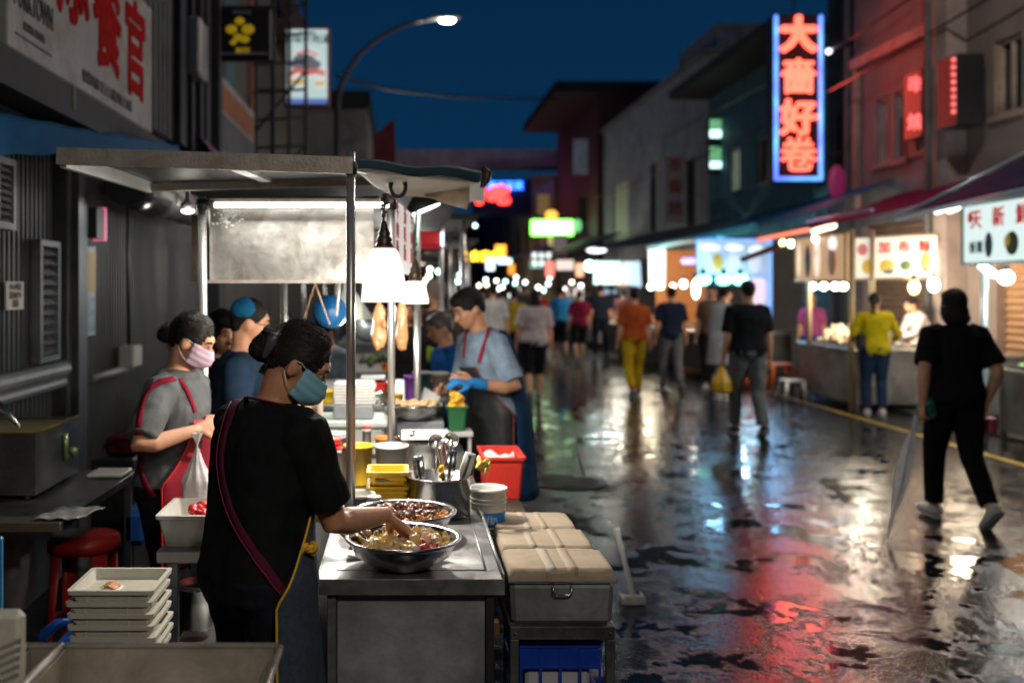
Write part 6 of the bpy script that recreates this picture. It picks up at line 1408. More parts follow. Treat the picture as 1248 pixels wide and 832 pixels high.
def food_tray(label, x, y, z, w_, d, mat, n=40, s=.03, h=.08, seed=1, group=None):
    t = thing('food_tray', label, 'tray', (x, y, z), group); mb = MB(); mb.box(x-w_/2, x+w_/2, y-d/2, y+d/2, z, z+.006); 
    for a in ((x-w_/2, x+w_/2, y-d/2, y-d/2+.006), (x-w_/2, x+w_/2, y+d/2-.006, y+d/2)): mb.box(a[0], a[1], a[2], a[3], z+.0065, z+.035)
    for a in ((x-w_/2, x-w_/2+.006), (x+w_/2-.006, x+w_/2)): mb.box(a[0], a[1], y-d/2+.007, y+d/2-.007, z+.0065, z+.035)
    part('tray_shell', mb, STEEL, t); mb = MB(); heap(mb, x, y, z+.01, w_*.42, d*.42, h, n, s, seed); part('food_heap', mb, mat, t); return t
def lit_panel(name, label, cat, quad, col, st, base=(.8, .8, .78), th=.05, texts=(), pics=(), frame=None, group=None):
    """quad: bl, br, tr, tl in world space; texts/pics placed in panel uv"""
    a, b_, c_, d_ = [Vector(q) for q in quad]; u = (b_-a); L_ = u.length; u.normalize(); n = u.cross(Vector((0, 0, 1))).normalized(); H_ = (d_-a).length
    t = thing(name, label, cat, (a+b_)/2, group)
    mb = MB(); k = 0
    for q in (a, b_, c_, d_): mb.v.append(q)
    for q in (a, b_, c_, d_): mb.v.append(q-n*th)
    for f_ in ((0, 1, 2, 3), (7, 6, 5, 4), (0, 4, 5, 1), (1, 5, 6, 2), (2, 6, 7, 3), (3, 7, 4, 0)): mb.face(f_)
    mn = 'panel_%d' % len(_mats); m = M(mn, base, .45, var=.12, scale=3, emit=col, estr=st)
    part('panel', mb, m, t)
    P_ = lambda uu, vv, o=.004: a.lerp(b_, uu).lerp(d_.lerp(c_, uu), vv)+n*o
    if frame:
        mb = MB()
        for p, q in ((a, b_), (b_, c_), (c_, d_), (d_, a)): mb.tube([p+n*.004, q+n*.004], .018, 6)
        part('frame', mb, frame, t)
    Tm = lambda p: Matrix.Translation(p) @ Matrix(((u.x, 0, n.x, 0), (u.y, 0, n.y, 0), (u.z, 1, n.z, 0), (0, 0, 0, 1)))
    for (s_, uu, vv, sz, mat) in texts: mb = MB(); mb.text(s_, Tm(P_(uu, vv, .006)), sz, .02, .002); part('lettering', mb, mat, t)
    for (uu, vv, ru, rv, mat) in pics:
        mb = MB(); p = P_(uu, vv, .002); n0 = len(mb.v); mb.ball((0, 0, 0), (ru, .006, rv), 14, 8)
        Rm = Matrix(((u.x, -n.x, 0), (u.y, -n.y, 0), (u.z, 0, 1)))
        for i in range(n0, len(mb.v)): mb.v[i] = p+Rm @ mb.v[i]
        part('picture', mb, mat, t)
    return t
def bulb(label, px, py, Y, r, col=(1, .96, .88), st=14, group='bulbs', cord=.0, shape=(1, 1, 1.2)):
    c = W(px, py, Y); t = thing('light_bulb', label, 'bulb', c, group)
    mb = MB(); mb.ball(c, (r*shape[0], r*shape[1], r*shape[2]), 14, 10); part('glass', mb, EM('bulb_%d_%d_%d_%d' % (col[0]*99, col[1]*99, col[2]*99, st*10), col, st), t)
    mb = MB(); mb.tube([c+Vector((0, 0, r*shape[2]*.9)), c+Vector((0, 0, r*shape[2]+r*.9))], [r*.5, r*.35], 8); part('socket', mb, BLACK, t)
    if cord: mb = MB(); mb.tube([c+Vector((0, 0, r*2)), c+Vector((0, 0, r*2+cord))], .006, 5); part('cord', mb, BLACK, t)
    return t
REDT = EM('text_red', (.8, .03, .02), .35, (.6, .03, .02)); GRNT = M('print_green', (.10, .22, .10), .5, var=.5, scale=30); YELT = M('print_yellow', (.75, .5, .08), .5, var=.4, scale=30, emit=(.9, .5, .05), estr=.25)
ORGT = M('print_orange', (.7, .25, .03), .5, var=.4, scale=30, emit=(.9, .3, .03), estr=.3); BLUT = M('print_blue', (.1, .18, .3), .5, var=.4, scale=30); PINT = M('print_pink', (.7, .2, .25), .5, emit=(.8, .2, .25), estr=.2)

# --- rightmost stall (A)
counter('long steel stall counter at the right edge behind the woman in black', 6.30, 7.2, 7.6, 10.5, .80)
food_tray('tray of red and white food on the rightmost stall', 6.6, 9.9, .80, .5, .7, M('mixed_food', (.50, .20, .10), .5, var=.9, scale=18, bump=.3), 50, .045, .07, 3)
food_tray('tray of green and white vegetables on the rightmost stall', 6.6, 10.25, .80, .5, .35, M('greens', (.25, .32, .12), .5, var=.9, scale=18, bump=.3), 40, .04, .09, 4)
lit_panel('menu_sign', 'bright white lit menu sign with red writing at the right edge', 'sign', (W(1174, 322, 10.63), Vector((5.99, 8.2, Z_(322, 10.63))), Vector((5.99, 8.2, 2.54)), W(1174, 251, 10.63)), (.80, 1, .97), .85,
          texts=[(c_, .10+.16*k, .72, .21, REDT) for k, c_ in enumerate("天新鮮港麵湯")]+[("香蔥", .10, .26, .13, PL((.06, .10, .12)))], pics=[(.055, .78, .05, .06, REDT), (.19, .3, .07, .13, BLUT), (.35, .3, .11, .12, GRNT), (.33, .33, .08, .08, YELT), (.53, .3, .10, .12, YELT), (.72, .3, .12, .11, GRNT), (.9, .3, .12, .11, ORGT)], frame=PL((.4, .6, .6)))
t = thing('stall_pole', 'pale tube pole under the bright menu sign at right', 'pole', (6.17, 10.55, 0)); mb = MB(); mb.tube([(6.17, 10.55, 0), (6.17, 10.55, 2.3)], .035, 12); part('tube', mb, M('lit_pole', (.6, .7, .72), .35, .4, var=.1), t)
bulb('white pear bulb under the bright menu sign at the right', 1226, 338, 10.2, .075, (.9, 1, .97), 9, 'bulbs of the rightmost stall', .25, (1, 1, 1)); 
t = thing('tube_lamp', 'short tilted tube lamp by the pale pole at right', 'lamp', W(1204, 330, 10.4)); mb = MB(); mb.tube([W(1197, 324, 10.4), W(1211, 334, 10.4)], .04, 10, round_=True); part('tube', mb, EM('tube_cool', (.75, .95, 1), 5), t)
for k, (px, py) in enumerate(((1147, 255), (1162, 254))):
    t = thing('awning_lamp', ('left', 'right')[k]+' one of the two small lamps under the navy awning edge', 'lamp', W(px, py, 11)); mb = MB(); mb.tube([W(px-5, py+2, 11), W(px+5, py-2, 11)], .035, 10, round_=True); part('tube', mb, EM('tube_mint', (.8, 1, .93), 5), t)
light('POINT', 'stall_light', (6.4, 9.3, 1.85), 110, (.9, 1, .97), .15)
light('POINT', 'stall_light', (6.9, 10.6, 2.0), 25, (1, .92, .8), .1)
tarp('awning', 'dark navy awning over the rightmost stall', 'awning', ((5.72, 11.5, 2.46), (5.72, 7.2, 2.62), (7.98, 7.2, 3.75), (7.98, 11.5, 3.6)), M('navy_canvas', (.006, .015, .04), .7, spec=.04, var=.3, bump=.2, bscale=9), .05)
mb = MB(); mb.tube([(5.71, 11.5, 2.45), (5.71, 7.2, 2.61)], .03, 8); mb.tube([(5.71, 11.5, 2.45), (7.98, 11.5, 3.59)], .02, 8); solo('awning_rail', mb, M('pale_blue_rail', (.30, .45, .55), .35, .5), 'pale rail along the lower edge of the navy awning', 'rail')
# --- stall with the woman in yellow (B)
counter('steel stall counter in front of the woman in the yellow sweater', 6.02, 7.75, 13.2, 15.1, .83, z0=.10)
counter('second steel counter beside the seated vendor in white', 7.0, 7.9, 11.9, 12.5, .83)
lit_panel('menu_sign', 'cream menu banner with red characters and food pictures over the second stall', 'sign', (W(1041, 341, 13.3), W(1143, 338, 13.3), W(1143, 286, 13.3), W(1041, 289, 13.3)), (1, .90, .72), .48,
          texts=[(c_, .36+.24*k, .72, .17, REDT) for k, c_ in enumerate("加布麵")], pics=[(.10, .70, .07, .08, PINT), (.17, .30, .09, .10, YELT), (.39, .30, .10, .09, YELT), (.41, .18, .08, .04, BLUT), (.62, .30, .08, .07, GRNT), (.86, .36, .08, .14, ORGT), (.88, .2, .08, .05, REDT)], frame=PL((.4, .32, .22)))
BRNP = EM('print_brown', (.45, .2, .1), .25, (.3, .15, .08))
lit_panel('menu_sign', 'row of glowing tan poster panels along the street side of the second stall', 'sign', (W(969, 342, 14.95), W(1031, 343, 13.28), W(1031, 283, 13.28), W(969, 291, 14.95)), (1, .52, .2), .42,
          pics=[(.08, .5, .07, .26, EM('pane_cream', (1, .85, .6), .9)), (.27, .45, .10, .24, BLUT), (.46, .5, .11, .27, EM('pane_cream', (1, .85, .6), .9)), (.45, .6, .07, .1, BRNP), (.74, .42, .13, .2, BRNP), (.76, .8, .14, .10, EM('pane_white', (1, .95, .9), 1.1))], frame=PL((.45, .3, .15)))
for px, Y, xx in ((1038, 13.2, 0), (1063, 13.3, 0), (986, 14.6, 0)):
    t = thing('stall_pole', {1038: 'front corner pole of the second stall', 1063: 'yellow lit pole under the cream menu banner', 986: 'cream lit pole under the tan poster panels'}[px], 'pole', (X_(px, Y), Y, 0)); mb = MB(); mb.tube([(X_(px, Y), Y, 0 if px == 1038 else .83), (X_(px, Y), Y, 2.42)], .035, 10); part('tube', mb, PL((.62, .5, .30)), t)
for k, px in enumerate((990, 1004, 1018, 1028)):
    bulb(('first', 'second', 'third', 'fourth')[k]+' white bulb from the left in the row under the tan poster panels', px, 349, 14.6-.35*k, .055, (1, .97, .9), 16, 'bulbs under the tan poster panels', 0, (1, 1, .95))
bulb('warm amber bulb under the cream menu banner', 1114, 350, 13.2, .075, (1, .62, .2), 6, 'bulbs under the cream banner', .2, (.9, .9, 1.3)); bulb('white bulb at the right end under the cream menu banner', 1138, 347, 13.2, .075, (1, .97, .9), 9, 'bulbs under the cream banner', .2, (.9, .9, 1.3))
bulb('small yellow bulb left above the tan poster panels', 954, 296, 15.3, .045, (1, .85, .3), 7, 'bulbs above the tan panels'); bulb('small mint bulb right above the tan poster panels', 964, 297, 15.3, .05, (.75, 1, .85), 9, 'bulbs above the tan panels'); bulb('small white bulb on top of the tan poster panels', 994, 291, 14.2, .045, (1, .95, .8), 8, 'bulbs above the tan panels')
t = thing('tube_lamp', 'cream tube lamp under the purple awning', 'lamp', W(1004, 279, 14)); mb = MB(); mb.tube([W(992, 282, 14.2), W(1016, 275, 13.7)], .04, 10, round_=True); part('tube', mb, EM('tube_cream', (1, .88, .55), 3), t)
mb = MB(); mb.tube([W(925, 292, 14.6), W(985, 280, 13.8)], .03, 10, round_=True); solo('orange_tube', mb, EM('tube_orange', (1, .18, .05), 1.3), 'dim orange light strip along the purple awning edge', 'lamp')
light('POINT', 'stall_light', (6.5, 13.9, 1.75), 130, (1, .88, .68), .15); light('POINT', 'stall_light', (7.3, 12.9, 1.9), 60, (1, .80, .55), .12)
PALEF = M('pale_fried_snacks', (.72, .56, .36), .5, var=.4, scale=16, bump=.3)
for k in range(3): food_tray(('nearest', 'middle', 'farthest')[k]+' mound of pale fried snacks on the second stall', 6.3+.05*k, 13.5+.55*k, .83, .6, .5, PALEF, 70, .055, .24, 10+k, 'trays of fried snacks')
food_tray('flat tray of pale dough in front of the vendor in white', 7.1, 13.5, .83, .7, .45, M('pale_dough', (.7, .6, .48), .5, var=.3, scale=16), 35, .04, .05, 19)
q = random.Random(2); mb = MB(); mb.ball((6.75, 13.6, .99), (.09, .09, .12), 14, 10); mb.lathe([(.08, .83), (.09, .9), (.05, .9)], (6.75, 13.6, 0), 16); solo('steel_urn', mb, STEEL, 'round steel urn behind the fried snacks', 'urn')
tarp('awning', 'purple awning over the second stall on the right', 'awning', ((5.70, 16.0, 2.44), (5.70, 12.5, 2.50), (7.98, 12.5, 3.2), (7.98, 16.0, 3.15)), M('purple_awning', (.10, .006, .05), .7, spec=.05, var=.3, bump=.2, bscale=9), .06)
mb = MB(); mb.tube([(5.9, 12.5, 2.62), (5.9, 14.5, 2.60)], .025, 8); solo('awning_rail', mb, M('lilac_rail', (.35, .32, .5), .35, .5), 'lilac rail along the purple awning', 'rail')
tarp('canopy_flap', 'brown canvas flap hanging left of the tan poster panels', 'awning', ((5.25, 15.4, 2.03), (5.9, 15.0, 2.30), (5.95, 15.6, 2.36), (5.4, 15.9, 2.12)), M('brown_canvas', (.16, .08, .02), .7, var=.3), .02)
# stools at the kerb
def kerb_stool(label, px, Y, col, h, w2):
    x = X_(px, Y); t = thing('plastic_stool', label, 'stool', (x, Y, 0)); mt = PL(col)
    mb = MB(); mb.box(x-w2, x+w2, Y-w2, Y+w2, h-.03, h, b=.01); part('seat', mb, mt, t)
    for sx_ in (-1, 1):
        for sy in (-1, 1): mb = MB(); mb.tube([(x+sx_*w2*.8, Y+sy*w2*.8, h-.03), (x+sx_*w2*.98, Y+sy*w2*.98, 0)], [.03, .022], 8); part('leg', mb, mt, t)
kerb_stool('orange plastic stool at the kerb beside the second stall', 950, 15.6, (.8, .16, .01), .46, .19); kerb_stool('small white plastic stool right of the orange one', 965, 14.6, (.62, .6, .56), .30, .15)
mb = MB(); mb.box(5.6, 6.0, 16.3, 17.2, .0, .62, b=.02); solo('orange_crate_table', mb, PL((.55, .10, .02)), 'red orange box table behind the orange stool', 'table')
mb = MB(); mb.box(5.4, 6.4, 17.4, 18.2, .55, .95, b=.03); mb.box(5.45, 5.5, 17.45, 17.5, 0, .55); mb.box(6.3, 6.35, 17.45, 17.5, 0, .55); solo('blue_table', mb, PL((.01, .10, .38)), 'blue covered table behind the man in black with the yellow bag', 'table')
# --- blue lit stall (C)
BLG = EM('blue_trim', (.02, .28, 1), 1.0)
lit_panel('menu_sign', 'blue lit menu sign with white panels above three teal lamps', 'sign', (W(851, 333, 18), W(940, 338, 18), W(940, 292, 18), W(849, 292, 18)), (.12, .42, 1), .45, pics=[(.18, .78, .20, .07, EM('white_blue', (.75, .9, 1), 1.0)), (.5, .78, .18, .07, EM('white_blue', (.75, .9, 1), 1.0)), (.8, .7, .15, .1, EM('white_blue', (.75, .9, 1), 1.0)), (.27, .35, .1, .16, YELT), (.50, .35, .14, .18, EM('pale_lav', (.6, .72, 1), .6)), (.78, .4, .12, .2, EM('pale_lav', (.6, .72, 1), .6))], frame=BLG)
lit_panel('side_banner', 'tall blue and pink lit banner beside the blue menu sign', 'sign', (W(908, 390, 18.6), W(940, 392, 18.6), W(940, 300, 18.6), W(908, 296, 18.6)), (.15, .42, 1), .6, pics=[(.5, .4, .15, .4, EM('pale_pink', (.9, .6, .8), .8))], frame=BLG)
for k, px in enumerate((857, 882, 902)): bulb(('left', 'middle', 'right')[k]+' teal green lamp of three under the blue menu sign', px, 341, 17.8, .12, (.25, 1, .78), 4, 'teal lamps under the blue sign', 0, (1.2, 1, .8))
light('AREA', 'blue_sign_light', (6.0, 17.8, 2.2), 55, (.25, .6, 1), 1.3, rot=(R(-75), 0, R(-25)), sx=.6); light('POINT', 'stall_light', (6.4, 18.8, 1.7), 50, (.7, .95, 1), .12)
counter('dark stall counter under the blue lit menu', 5.4, 7.0, 17.9, 20.5, .85, DSH)
tarp('awning', 'bright blue awning over the blue lit stall', 'awning', ((5.70, 22.9, 2.58), (5.70, 16.1, 2.62), (7.98, 16.1, 3.4), (7.98, 22.9, 3.3)), M('blue_awning', (.012, .13, .26), .6, spec=.1, var=.25, bump=.2, bscale=9), .08)
mb = MB(); mb.tube([(5.69, 22.9, 2.57), (5.69, 16.1, 2.61)], .075, 8); solo('awning_rail', mb, M('lit_cyan_rail', (.08, .50, .68), .5, 0), 'cyan rail coloured as if lit along the edge of the bright blue awning', 'rail')  # bright cyan puts the awning edge's lit look into the colour
# --- orange fruit stall (D)
counter('fruit stall counter with orange goods half way up the street', 4.9, 6.9, 20.8, 24.5, .82, DSH)
OR_F = M('orange_fruit', (.75, .22, .06), .45, var=.5, scale=7)
for k in range(3): food_tray(('nearest', 'middle', 'farthest')[k]+' mound of orange fruit on the fruit stall', 5.2+.1*k, 21.2+1.2*k, .82, .8, 1.0, OR_F, 50, .07, .2, 30+k, 'mounds of orange fruit')
lit_panel('back_board', 'orange lit back board of the fruit stall', 'board', (W(800, 410, 24.6), W(860, 410, 24.6), W(860, 305, 24.6), W(800, 305, 24.6)), (1, .30, .06), .30, base=(.5, .2, .08))
for k, px in enumerate((793, 806, 820, 833)): bulb(('first', 'second', 'third', 'fourth')[k]+' bright bulb from the left over the fruit stall', px, (349, 349, 349, 346)[k], 20.5+.2*k, (.06, .05, .055, .075)[k], (1, .93, .78), 9, 'bulbs over the fruit stall')
bulb('white bulb low between fruit stall and blue stall', 848, 352, 19.5, .12, (1, .98, .9), 10, 'bulb', 0, (.6, .6, 1.6))
mb = MB(); mb.tube([W(801, 306, 24), W(801, 344, 24)], [.20, .19], 20, round_=True); solo('paper_lantern', mb, EM('lantern_white', (.95, 1, .9), 1.6), 'tall white cylinder lantern over the fruit stall', 'lantern')
mb = MB(); mb.tube([W(834, 318, 21), W(846, 318, 21)], .07, 10, round_=True); solo('purple_lamp', mb, EM('purple', (.35, .3, 1), 2), 'short purple lamp beside the blue menu sign', 'lamp')
light('POINT', 'stall_light', (5.3, 21.6, 1.72), 70, (1, .82, .55), .15); light('POINT', 'stall_light', (5.2, 24.0, 1.9), 55, (1, .9, .7), .15)
tarp('awning', 'long dark awning between the fruit stall and the white stall', 'awning', ((5.5, 34, 2.85), (5.6, 23.2, 2.62), (7.98, 23.2, 3.3), (7.98, 34, 3.4)), M('grey_canvas', (.09, .08, .085), .6, var=.3), .1)
tarp('awning', 'far dark awning over the distant right hand stalls', 'awning', ((5.1, 56, 3.1), (5.3, 34.5, 2.9), (7.7, 34.5, 3.6), (7.6, 56, 3.9)), M('grey_canvas'), .15)
# --- white lit stall (E)
lit_panel('lit_board', 'big glowing white board of the stall beyond the fruit stall', 'sign', (W(724, 346, 28), W(757, 346, 28), W(757, 319, 28), W(724, 319, 28)), (.92, 1, 1), 1.15, frame=EM('mint_trim', (.3, .9, .7), 1)); lit_panel('lit_board', 'narrow pale blue glowing board right of the big white board', 'sign', (W(760, 346, 27.5), W(782, 350, 27.5), W(780, 318, 27.5), W(760, 319, 27.5)), (.4, .75, 1), .8)
bulb('mint bulb left of the big white board', 718, 324, 28, .13, (.6, 1, .85), 8, 'bulb'); bulb('white streak lamp under the dark awning', 727, 305, 30, .1, (.9, .95, 1), 3, 'bulb', 0, (3, 1, .8))
counter('white stall counter beneath the glowing white board', 5.2, 7.0, 27, 31, .9, PL((.4, .42, .44)))
light('POINT', 'stall_light', (5.4, 27, 2.0), 50, (.9, 1, 1), .2)
counter('far stall counter near the end of the right hand row', 4.6, 6.8, 33, 40, .9, PL((.3, .3, .3))); light('POINT', 'stall_light', (4.8, 35, 2.1), 60, (1, .95, .88), .2)
# --- far signs
def glow_box(name, label, x0, x1, y0, y1, Y, col, s, cat='sign', cell=None):
    t = thing(name, label, cat, W((x0+x1)/2, y1, Y)); mb = MB(); mb.box(X_(x0, Y), X_(x1, Y), Y, Y+.2, Z_(y1, Y), Z_(y0, Y)); part('case', mb, BLACK, t)
    mb = MB(); mb.box(X_(x0, Y)+.03, X_(x1, Y)-.03, Y-.03, Y-.005, Z_(y1, Y)+.03, Z_(y0, Y)-.03); part('lit_face', mb, EM(label[:20], col, s), t); return t
t = glow_box('green_edged_sign', 'long white lit sign with a green glowing edge in the distance', 649, 697, 270, 285, 42, (.9, 1, .85), 5)
mb = MB(); Y = 41.9
for a, b_ in (((648, 269), (698, 269)), ((698, 269), (698, 286)), ((698, 286), (648, 286)), ((648, 286), (648, 269))): mb.tube([W(*a, Y), W(*b_, Y)], .05, 8)
part('green_edge', mb, EM('green_neon', (.15, 1, .05), 5), t)
for (px, py, rx_, rz_, Y, col, s, lab) in ((672, 262, 8, 6, 43, (1, .45, .05), 1.6, 'orange round lamp above the green edged sign'), (672, 293, 5, 7, 43, (.8, .45, .15), .5, 'dim amber lamp below the green edged sign'), (704, 275, 5, 8, 43, (.3, 1, .4), .7, 'pale green glow lamp right of the green edged sign')):
    mb = MB(); mb.ball(W(px, py, Y), (rx_/F*Y, .1, rz_/F*Y), 14, 10); solo('round_lamp', mb, EM(lab[:14], col, s), lab, 'lamp')
def neon_text(name, label, s_, px, py, Y, size, col, st, off=.03):
    mb = MB(); mb.text(s_, face_cam(X_(px, Y), Y, Z_(py, Y)), size, off, .03); return solo(name, mb, EM(label[:22], col, st), label, 'neon sign', fixn=False)
neon_text('yellow_neon_sign', 'yellow neon lettering far down the street', '美食夜市', 585, 313, 60, .62, (1, .50, .01), 6); neon_text('blue_neon_sign', 'blue neon lettering high at the street end', '樂天百貨', 616, 227, 58, .52, (.01, .12, 1), 6); neon_text('red_neon_sign', 'large red neon characters below the blue lettering', '小吃', 598, 239, 52, 1.0, (1, .025, .02), 6, .06)
mb = MB(); mb.box(X_(575, 58.3), X_(650, 58.3), 58.2, 58.4, Z_(262, 58), Z_(219, 58)); solo('neon_backing', mb, PT((.01, .02, .06)), 'dark blue board behind the blue and red neon', 'board')
glow_box('orange_lightbox', 'small square orange lightbox beside the yellow neon', 603, 617, 298, 313, 60, (1, .35, .01), 3); glow_box('cool_lightbox', 'wide pale blue lightbox under the orange one', 606, 624, 313, 322, 56, (.6, .95, 1), 3); glow_box('cool_lightbox', 'tall pale blue lightbox left of the wide one', 592, 603, 314, 330, 56, (.6, .85, 1), 3); glow_box('orange_lightbox', 'narrow upright orange lightbox low in the distance', 619, 628, 321, 335, 50, (1, .3, .01), 1.8)
k = 0
for i in range(3):
    for j in range(2):
        pos = ('left', 'middle', 'right')[i]+(' upper', ' lower')[j]; glow_box('lit_window', pos+' square in the far block of six lit squares', 648+i*8.5, 655+i*8.5, 307+j*9.5, 315+j*9.5, 40, (.85, 1, .95), 1.5, 'lit window')
glow_box('stall_lightbox', 'red and white stall lightbox among the far right bulbs', 664, 676, 318, 338, 38, (1, .12, .06), 1.6); glow_box('stall_lightbox', 'white stall lightbox among the far right bulbs', 677, 700, 316, 330, 38, (1, .8, .7), .9); glow_box('stall_lightbox', 'pale orange stall lightbox right of the white one', 701, 712, 320, 338, 36, (1, .4, .2), 1.6); glow_box('stall_lightbox', 'teal stall lightbox left of the red and white one', 646, 662, 318, 327, 42, (.4, 1, .85), 1.)
glow_box('stall_lightbox', 'white stall lightbox low behind the maroon walker', 690, 712, 350, 372, 34, (1, .85, .7), .9); glow_box('stall_lightbox', 'pale blue lit stall front beyond the walkers in blue', 735, 752, 352, 395, 30, (.35, .6, 1), .6); glow_box('stall_lightbox', 'orange lit stall side right of the walker in black', 752, 766, 325, 350, 32, (1, .4, .12), .9)
glow_box('yellow_board', 'yellow board sign on the far brown shophouse', 654, 680, 236, 262, 52, (.45, .22, .01), .25); glow_box('maroon_banner', 'hanging maroon banner under the green edged sign', 675, 692, 286, 312, 41, (.16, .01, .04), .25)
mb = MB(); mb.box(X_(699, 39), X_(716, 39), 38.9, 39.1, Z_(212, 39), Z_(170, 39)); solo('pale_board', mb, PT((.45, .5, .6)), 'pale unlit board on the corner of the grey building', 'board')
# overhead lamps over the street in the distance
spots = [(551, 281, 55), (579, 275, 60), (555, 314, 50), (558, 343, 42), (515, 320, 30), (524, 328, 30), (534, 331, 32), (523, 336, 26), (560, 335, 60), (584, 348, 50), (592, 341, 60), (598, 352, 40), (607, 352, 44), (593, 347, 70), (616, 343, 60), (623, 360, 36), (628, 345, 50), (636, 352, 34), (629, 338, 60), (645, 353, 40), (656, 350, 42), (662, 354, 36), (650, 336, 60), (670, 338, 40), (690, 352, 36), (708, 348, 36), (640, 344, 55), (612, 350, 60), (605, 342, 65), (697, 344, 42), (539, 326, 40), (518, 342, 38), (668, 346, 48)]
q = random.Random(12)
proto = None
for i, (px, py, Y) in enumerate(spots):
    col = q.choice([(1, .96, .88), (.85, 1, .97), (.6, 1, .92), (1, .88, .7)]); r = .030+.0013*Y
    c = W(px, py, Y); mb = MB(); mb.ball(c, r, 10, 8)
    solo('distant_bulb', mb, EM('far_%d' % (int(col[0]*10)*10+int(col[1]*10)), col, 7), 'small round white bulb among the many glowing over the distant stalls', 'bulb', 'bulbs over the distant stalls')
for (x, Y, P_, c) in ((2.2, 26, 30, (1, .95, .9)), (1.0, 16, 22, (1, .97, .92)), (3.2, 38, 90, (1, .95, .88)), (1.2, 33, 60, (.9, 1, .97)), (2.6, 52, 160, (1, .93, .85))): light('POINT', 'street_fill_light', (x, Y, 3.0 if Y > 20 else 2.6), P_, c, .2)  # added fill lights over the street, no fixtures of their own
# --- left hand row of stalls beyond the carts
for (x0, x1, y0, y1, lab, matc) in ((-.9, .55, 9.0, 11.5, 'third stall on the left behind the woman in blue', (.30, .28, .25)), (-.9, .9, 13.5, 17, 'fourth stall on the left further along', (.2, .2, .22)), (-.8, 1.2, 20, 25, 'dim far stall on the left row', (.2, .15, .12)), (-.8, 1.3, 28, 36, 'most distant stall of the left row', (.15, .15, .16))):
    t = thing('market_stall', lab, 'market stall', ((x0+x1)/2, y0, 0)); mb = MB(); mb.box(x0, x1, y0, y1, .1, .88); part('counter', mb, PT(matc), t)
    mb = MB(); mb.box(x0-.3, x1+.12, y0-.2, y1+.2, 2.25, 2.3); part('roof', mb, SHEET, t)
    for x, y in ((x0, y0), (x1, y0), (x0, y1), (x1, y1)): mb = MB(); mb.tube([(x, y, .88), (x, y, 2.25)], .025, 8); part('pole', mb, CHROME, t)
    mb = MB(); heap(mb, (x0+x1)/2+.2, (y0+y1)/2, .88, (x1-x0)*.3, (y1-y0)*.4, .12, 60, .06, int(y0)); part('goods', mb, M('stall_goods_%d' % int(y0), [(.35, .12, .05), (.10, .10, .05), (.4, .22, .08), (.4, .1, .1)][int(y0) % 4], .6, var=.8, scale=8), t)
light('POINT', 'stall_light', (-.1, 9.8, 2.0), 30, (.95, 1, .95), .12); light('POINT', 'stall_light', (.3, 14.8, 2.0), 40, (1, .95, .85), .12); light('POINT', 'stall_light', (-.4, 7.4, 1.95), 22, (1, .95, .88), .1)
# small rubbish on the road
t = thing('long_handled_dustpan', 'small pale dustpan with a long handle standing on the wet road', 'dustpan', W(770, 733, 5.22))
b0 = W(771, 730, 5.22); b0.z = 0
mb = MB(); mb.box(b0.x-.055, b0.x+.05, b0.y-.05, b0.y+.09, .004, .012, b=.003); mb.box(b0.x-.055, b0.x+.05, b0.y-.058, b0.y-.05, .004, .05, b=.002); mb.box(b0.x-.063, b0.x-.055, b0.y-.05, b0.y+.06, .004, .035); mb.box(b0.x+.05, b0.x+.058, b0.y-.05, b0.y+.06, .004, .035); part('pan', mb, PL((.40, .40, .38)), t)
mb = MB(); mb.tube([(b0.x-.005, b0.y-.045, .03), tuple(W(752, 646, 5.15))], [.014, .012], 10, round_=True); part('handle', mb, PL((.8, .8, .76)), t)
mb = MB(); a = W(712, 577, 8.6); a.z = .012; mb.tube([a, W(704, 553, 8.6)], .012, 8, round_=True); mb.box(a.x-.08, a.x+.06, a.y-.02, a.y+.08, .007, .02); solo('road_marker_stick', mb, PL((.4, .4, .4)), 'thin pale stick standing at the edge of the manhole', 'stick')

# ================================================================ people
DK = (.012, .012, .014)
def ws(sd, y, z=.0, pitch=0): return (sd*.09, y, z, pitch)
WALK_A = {1: ws(1, -.22, .05, 38), -1: ws(-1, .16, 0, -4)}; WALK_B = {-1: ws(-1, -.24, .06, 40), 1: ws(1, .16, 0, -4)}
STAND = {1: ws(1, 0), -1: ws(-1, .02)}
# near woman in black
P1 = person('woman in a black T-shirt and blue face mask stirring food in the near bowl', (-.395, 2.72, 0), 1.59, -48, 1.06, 3, (-38, 33, 0), rh=W(470, 627, 2.86), lh=W(408, 632, 3.02),
            rel=(.35, -1, -.85), lel=(-.6, .2, -1), feet=STAND, hair='bun', shirt=(.010, .010, .011), sleeve=.80, pants=(.012, .013, .018), shoes=(.05, .05, .05), skin=SKIN_T, vox=.0052, hands='full',
            curl={1: .95, -1: 1.1}, mask=(.22, .46, .55), bow=10, disp=.015, hem=.80, pn={1: (-.15, -.35, -1), -1: (.6, 0, -.6)}, hdir={1: (.72, .12, -.62), -1: (.75, -.35, -.4)}, faced=True)
bv = bvh_of([P1['shirt']])
STRAP = CL((.085, .012, .03), .15)
mb = MB(); ribbon(mb, bv, [(298, 478), (281, 510), (271, 560), (282, 620), (312, 675), (345, 722), (366, 748)], .026, .007, 44, .003); ribbon(mb, bv, [(341, 462), (352, 470), (372, 486), (390, 505)], .02, .006, 14, .003)
sp_ = part('apron_strap', mb, STRAP, P1['t'])
mb = MB(); ribbon(mb, bv, [(292, 474), (276, 510), (267, 560), (278, 620), (308, 677), (341, 724)], .003, .0095, 44, .002); part('strap_edge', mb, CL((.25, .03, .07), .1), sp_)
DEN = M('dark_denim', (.035, .05, .075), .85, var=.35, scale=60, bump=.5, bscale=300)
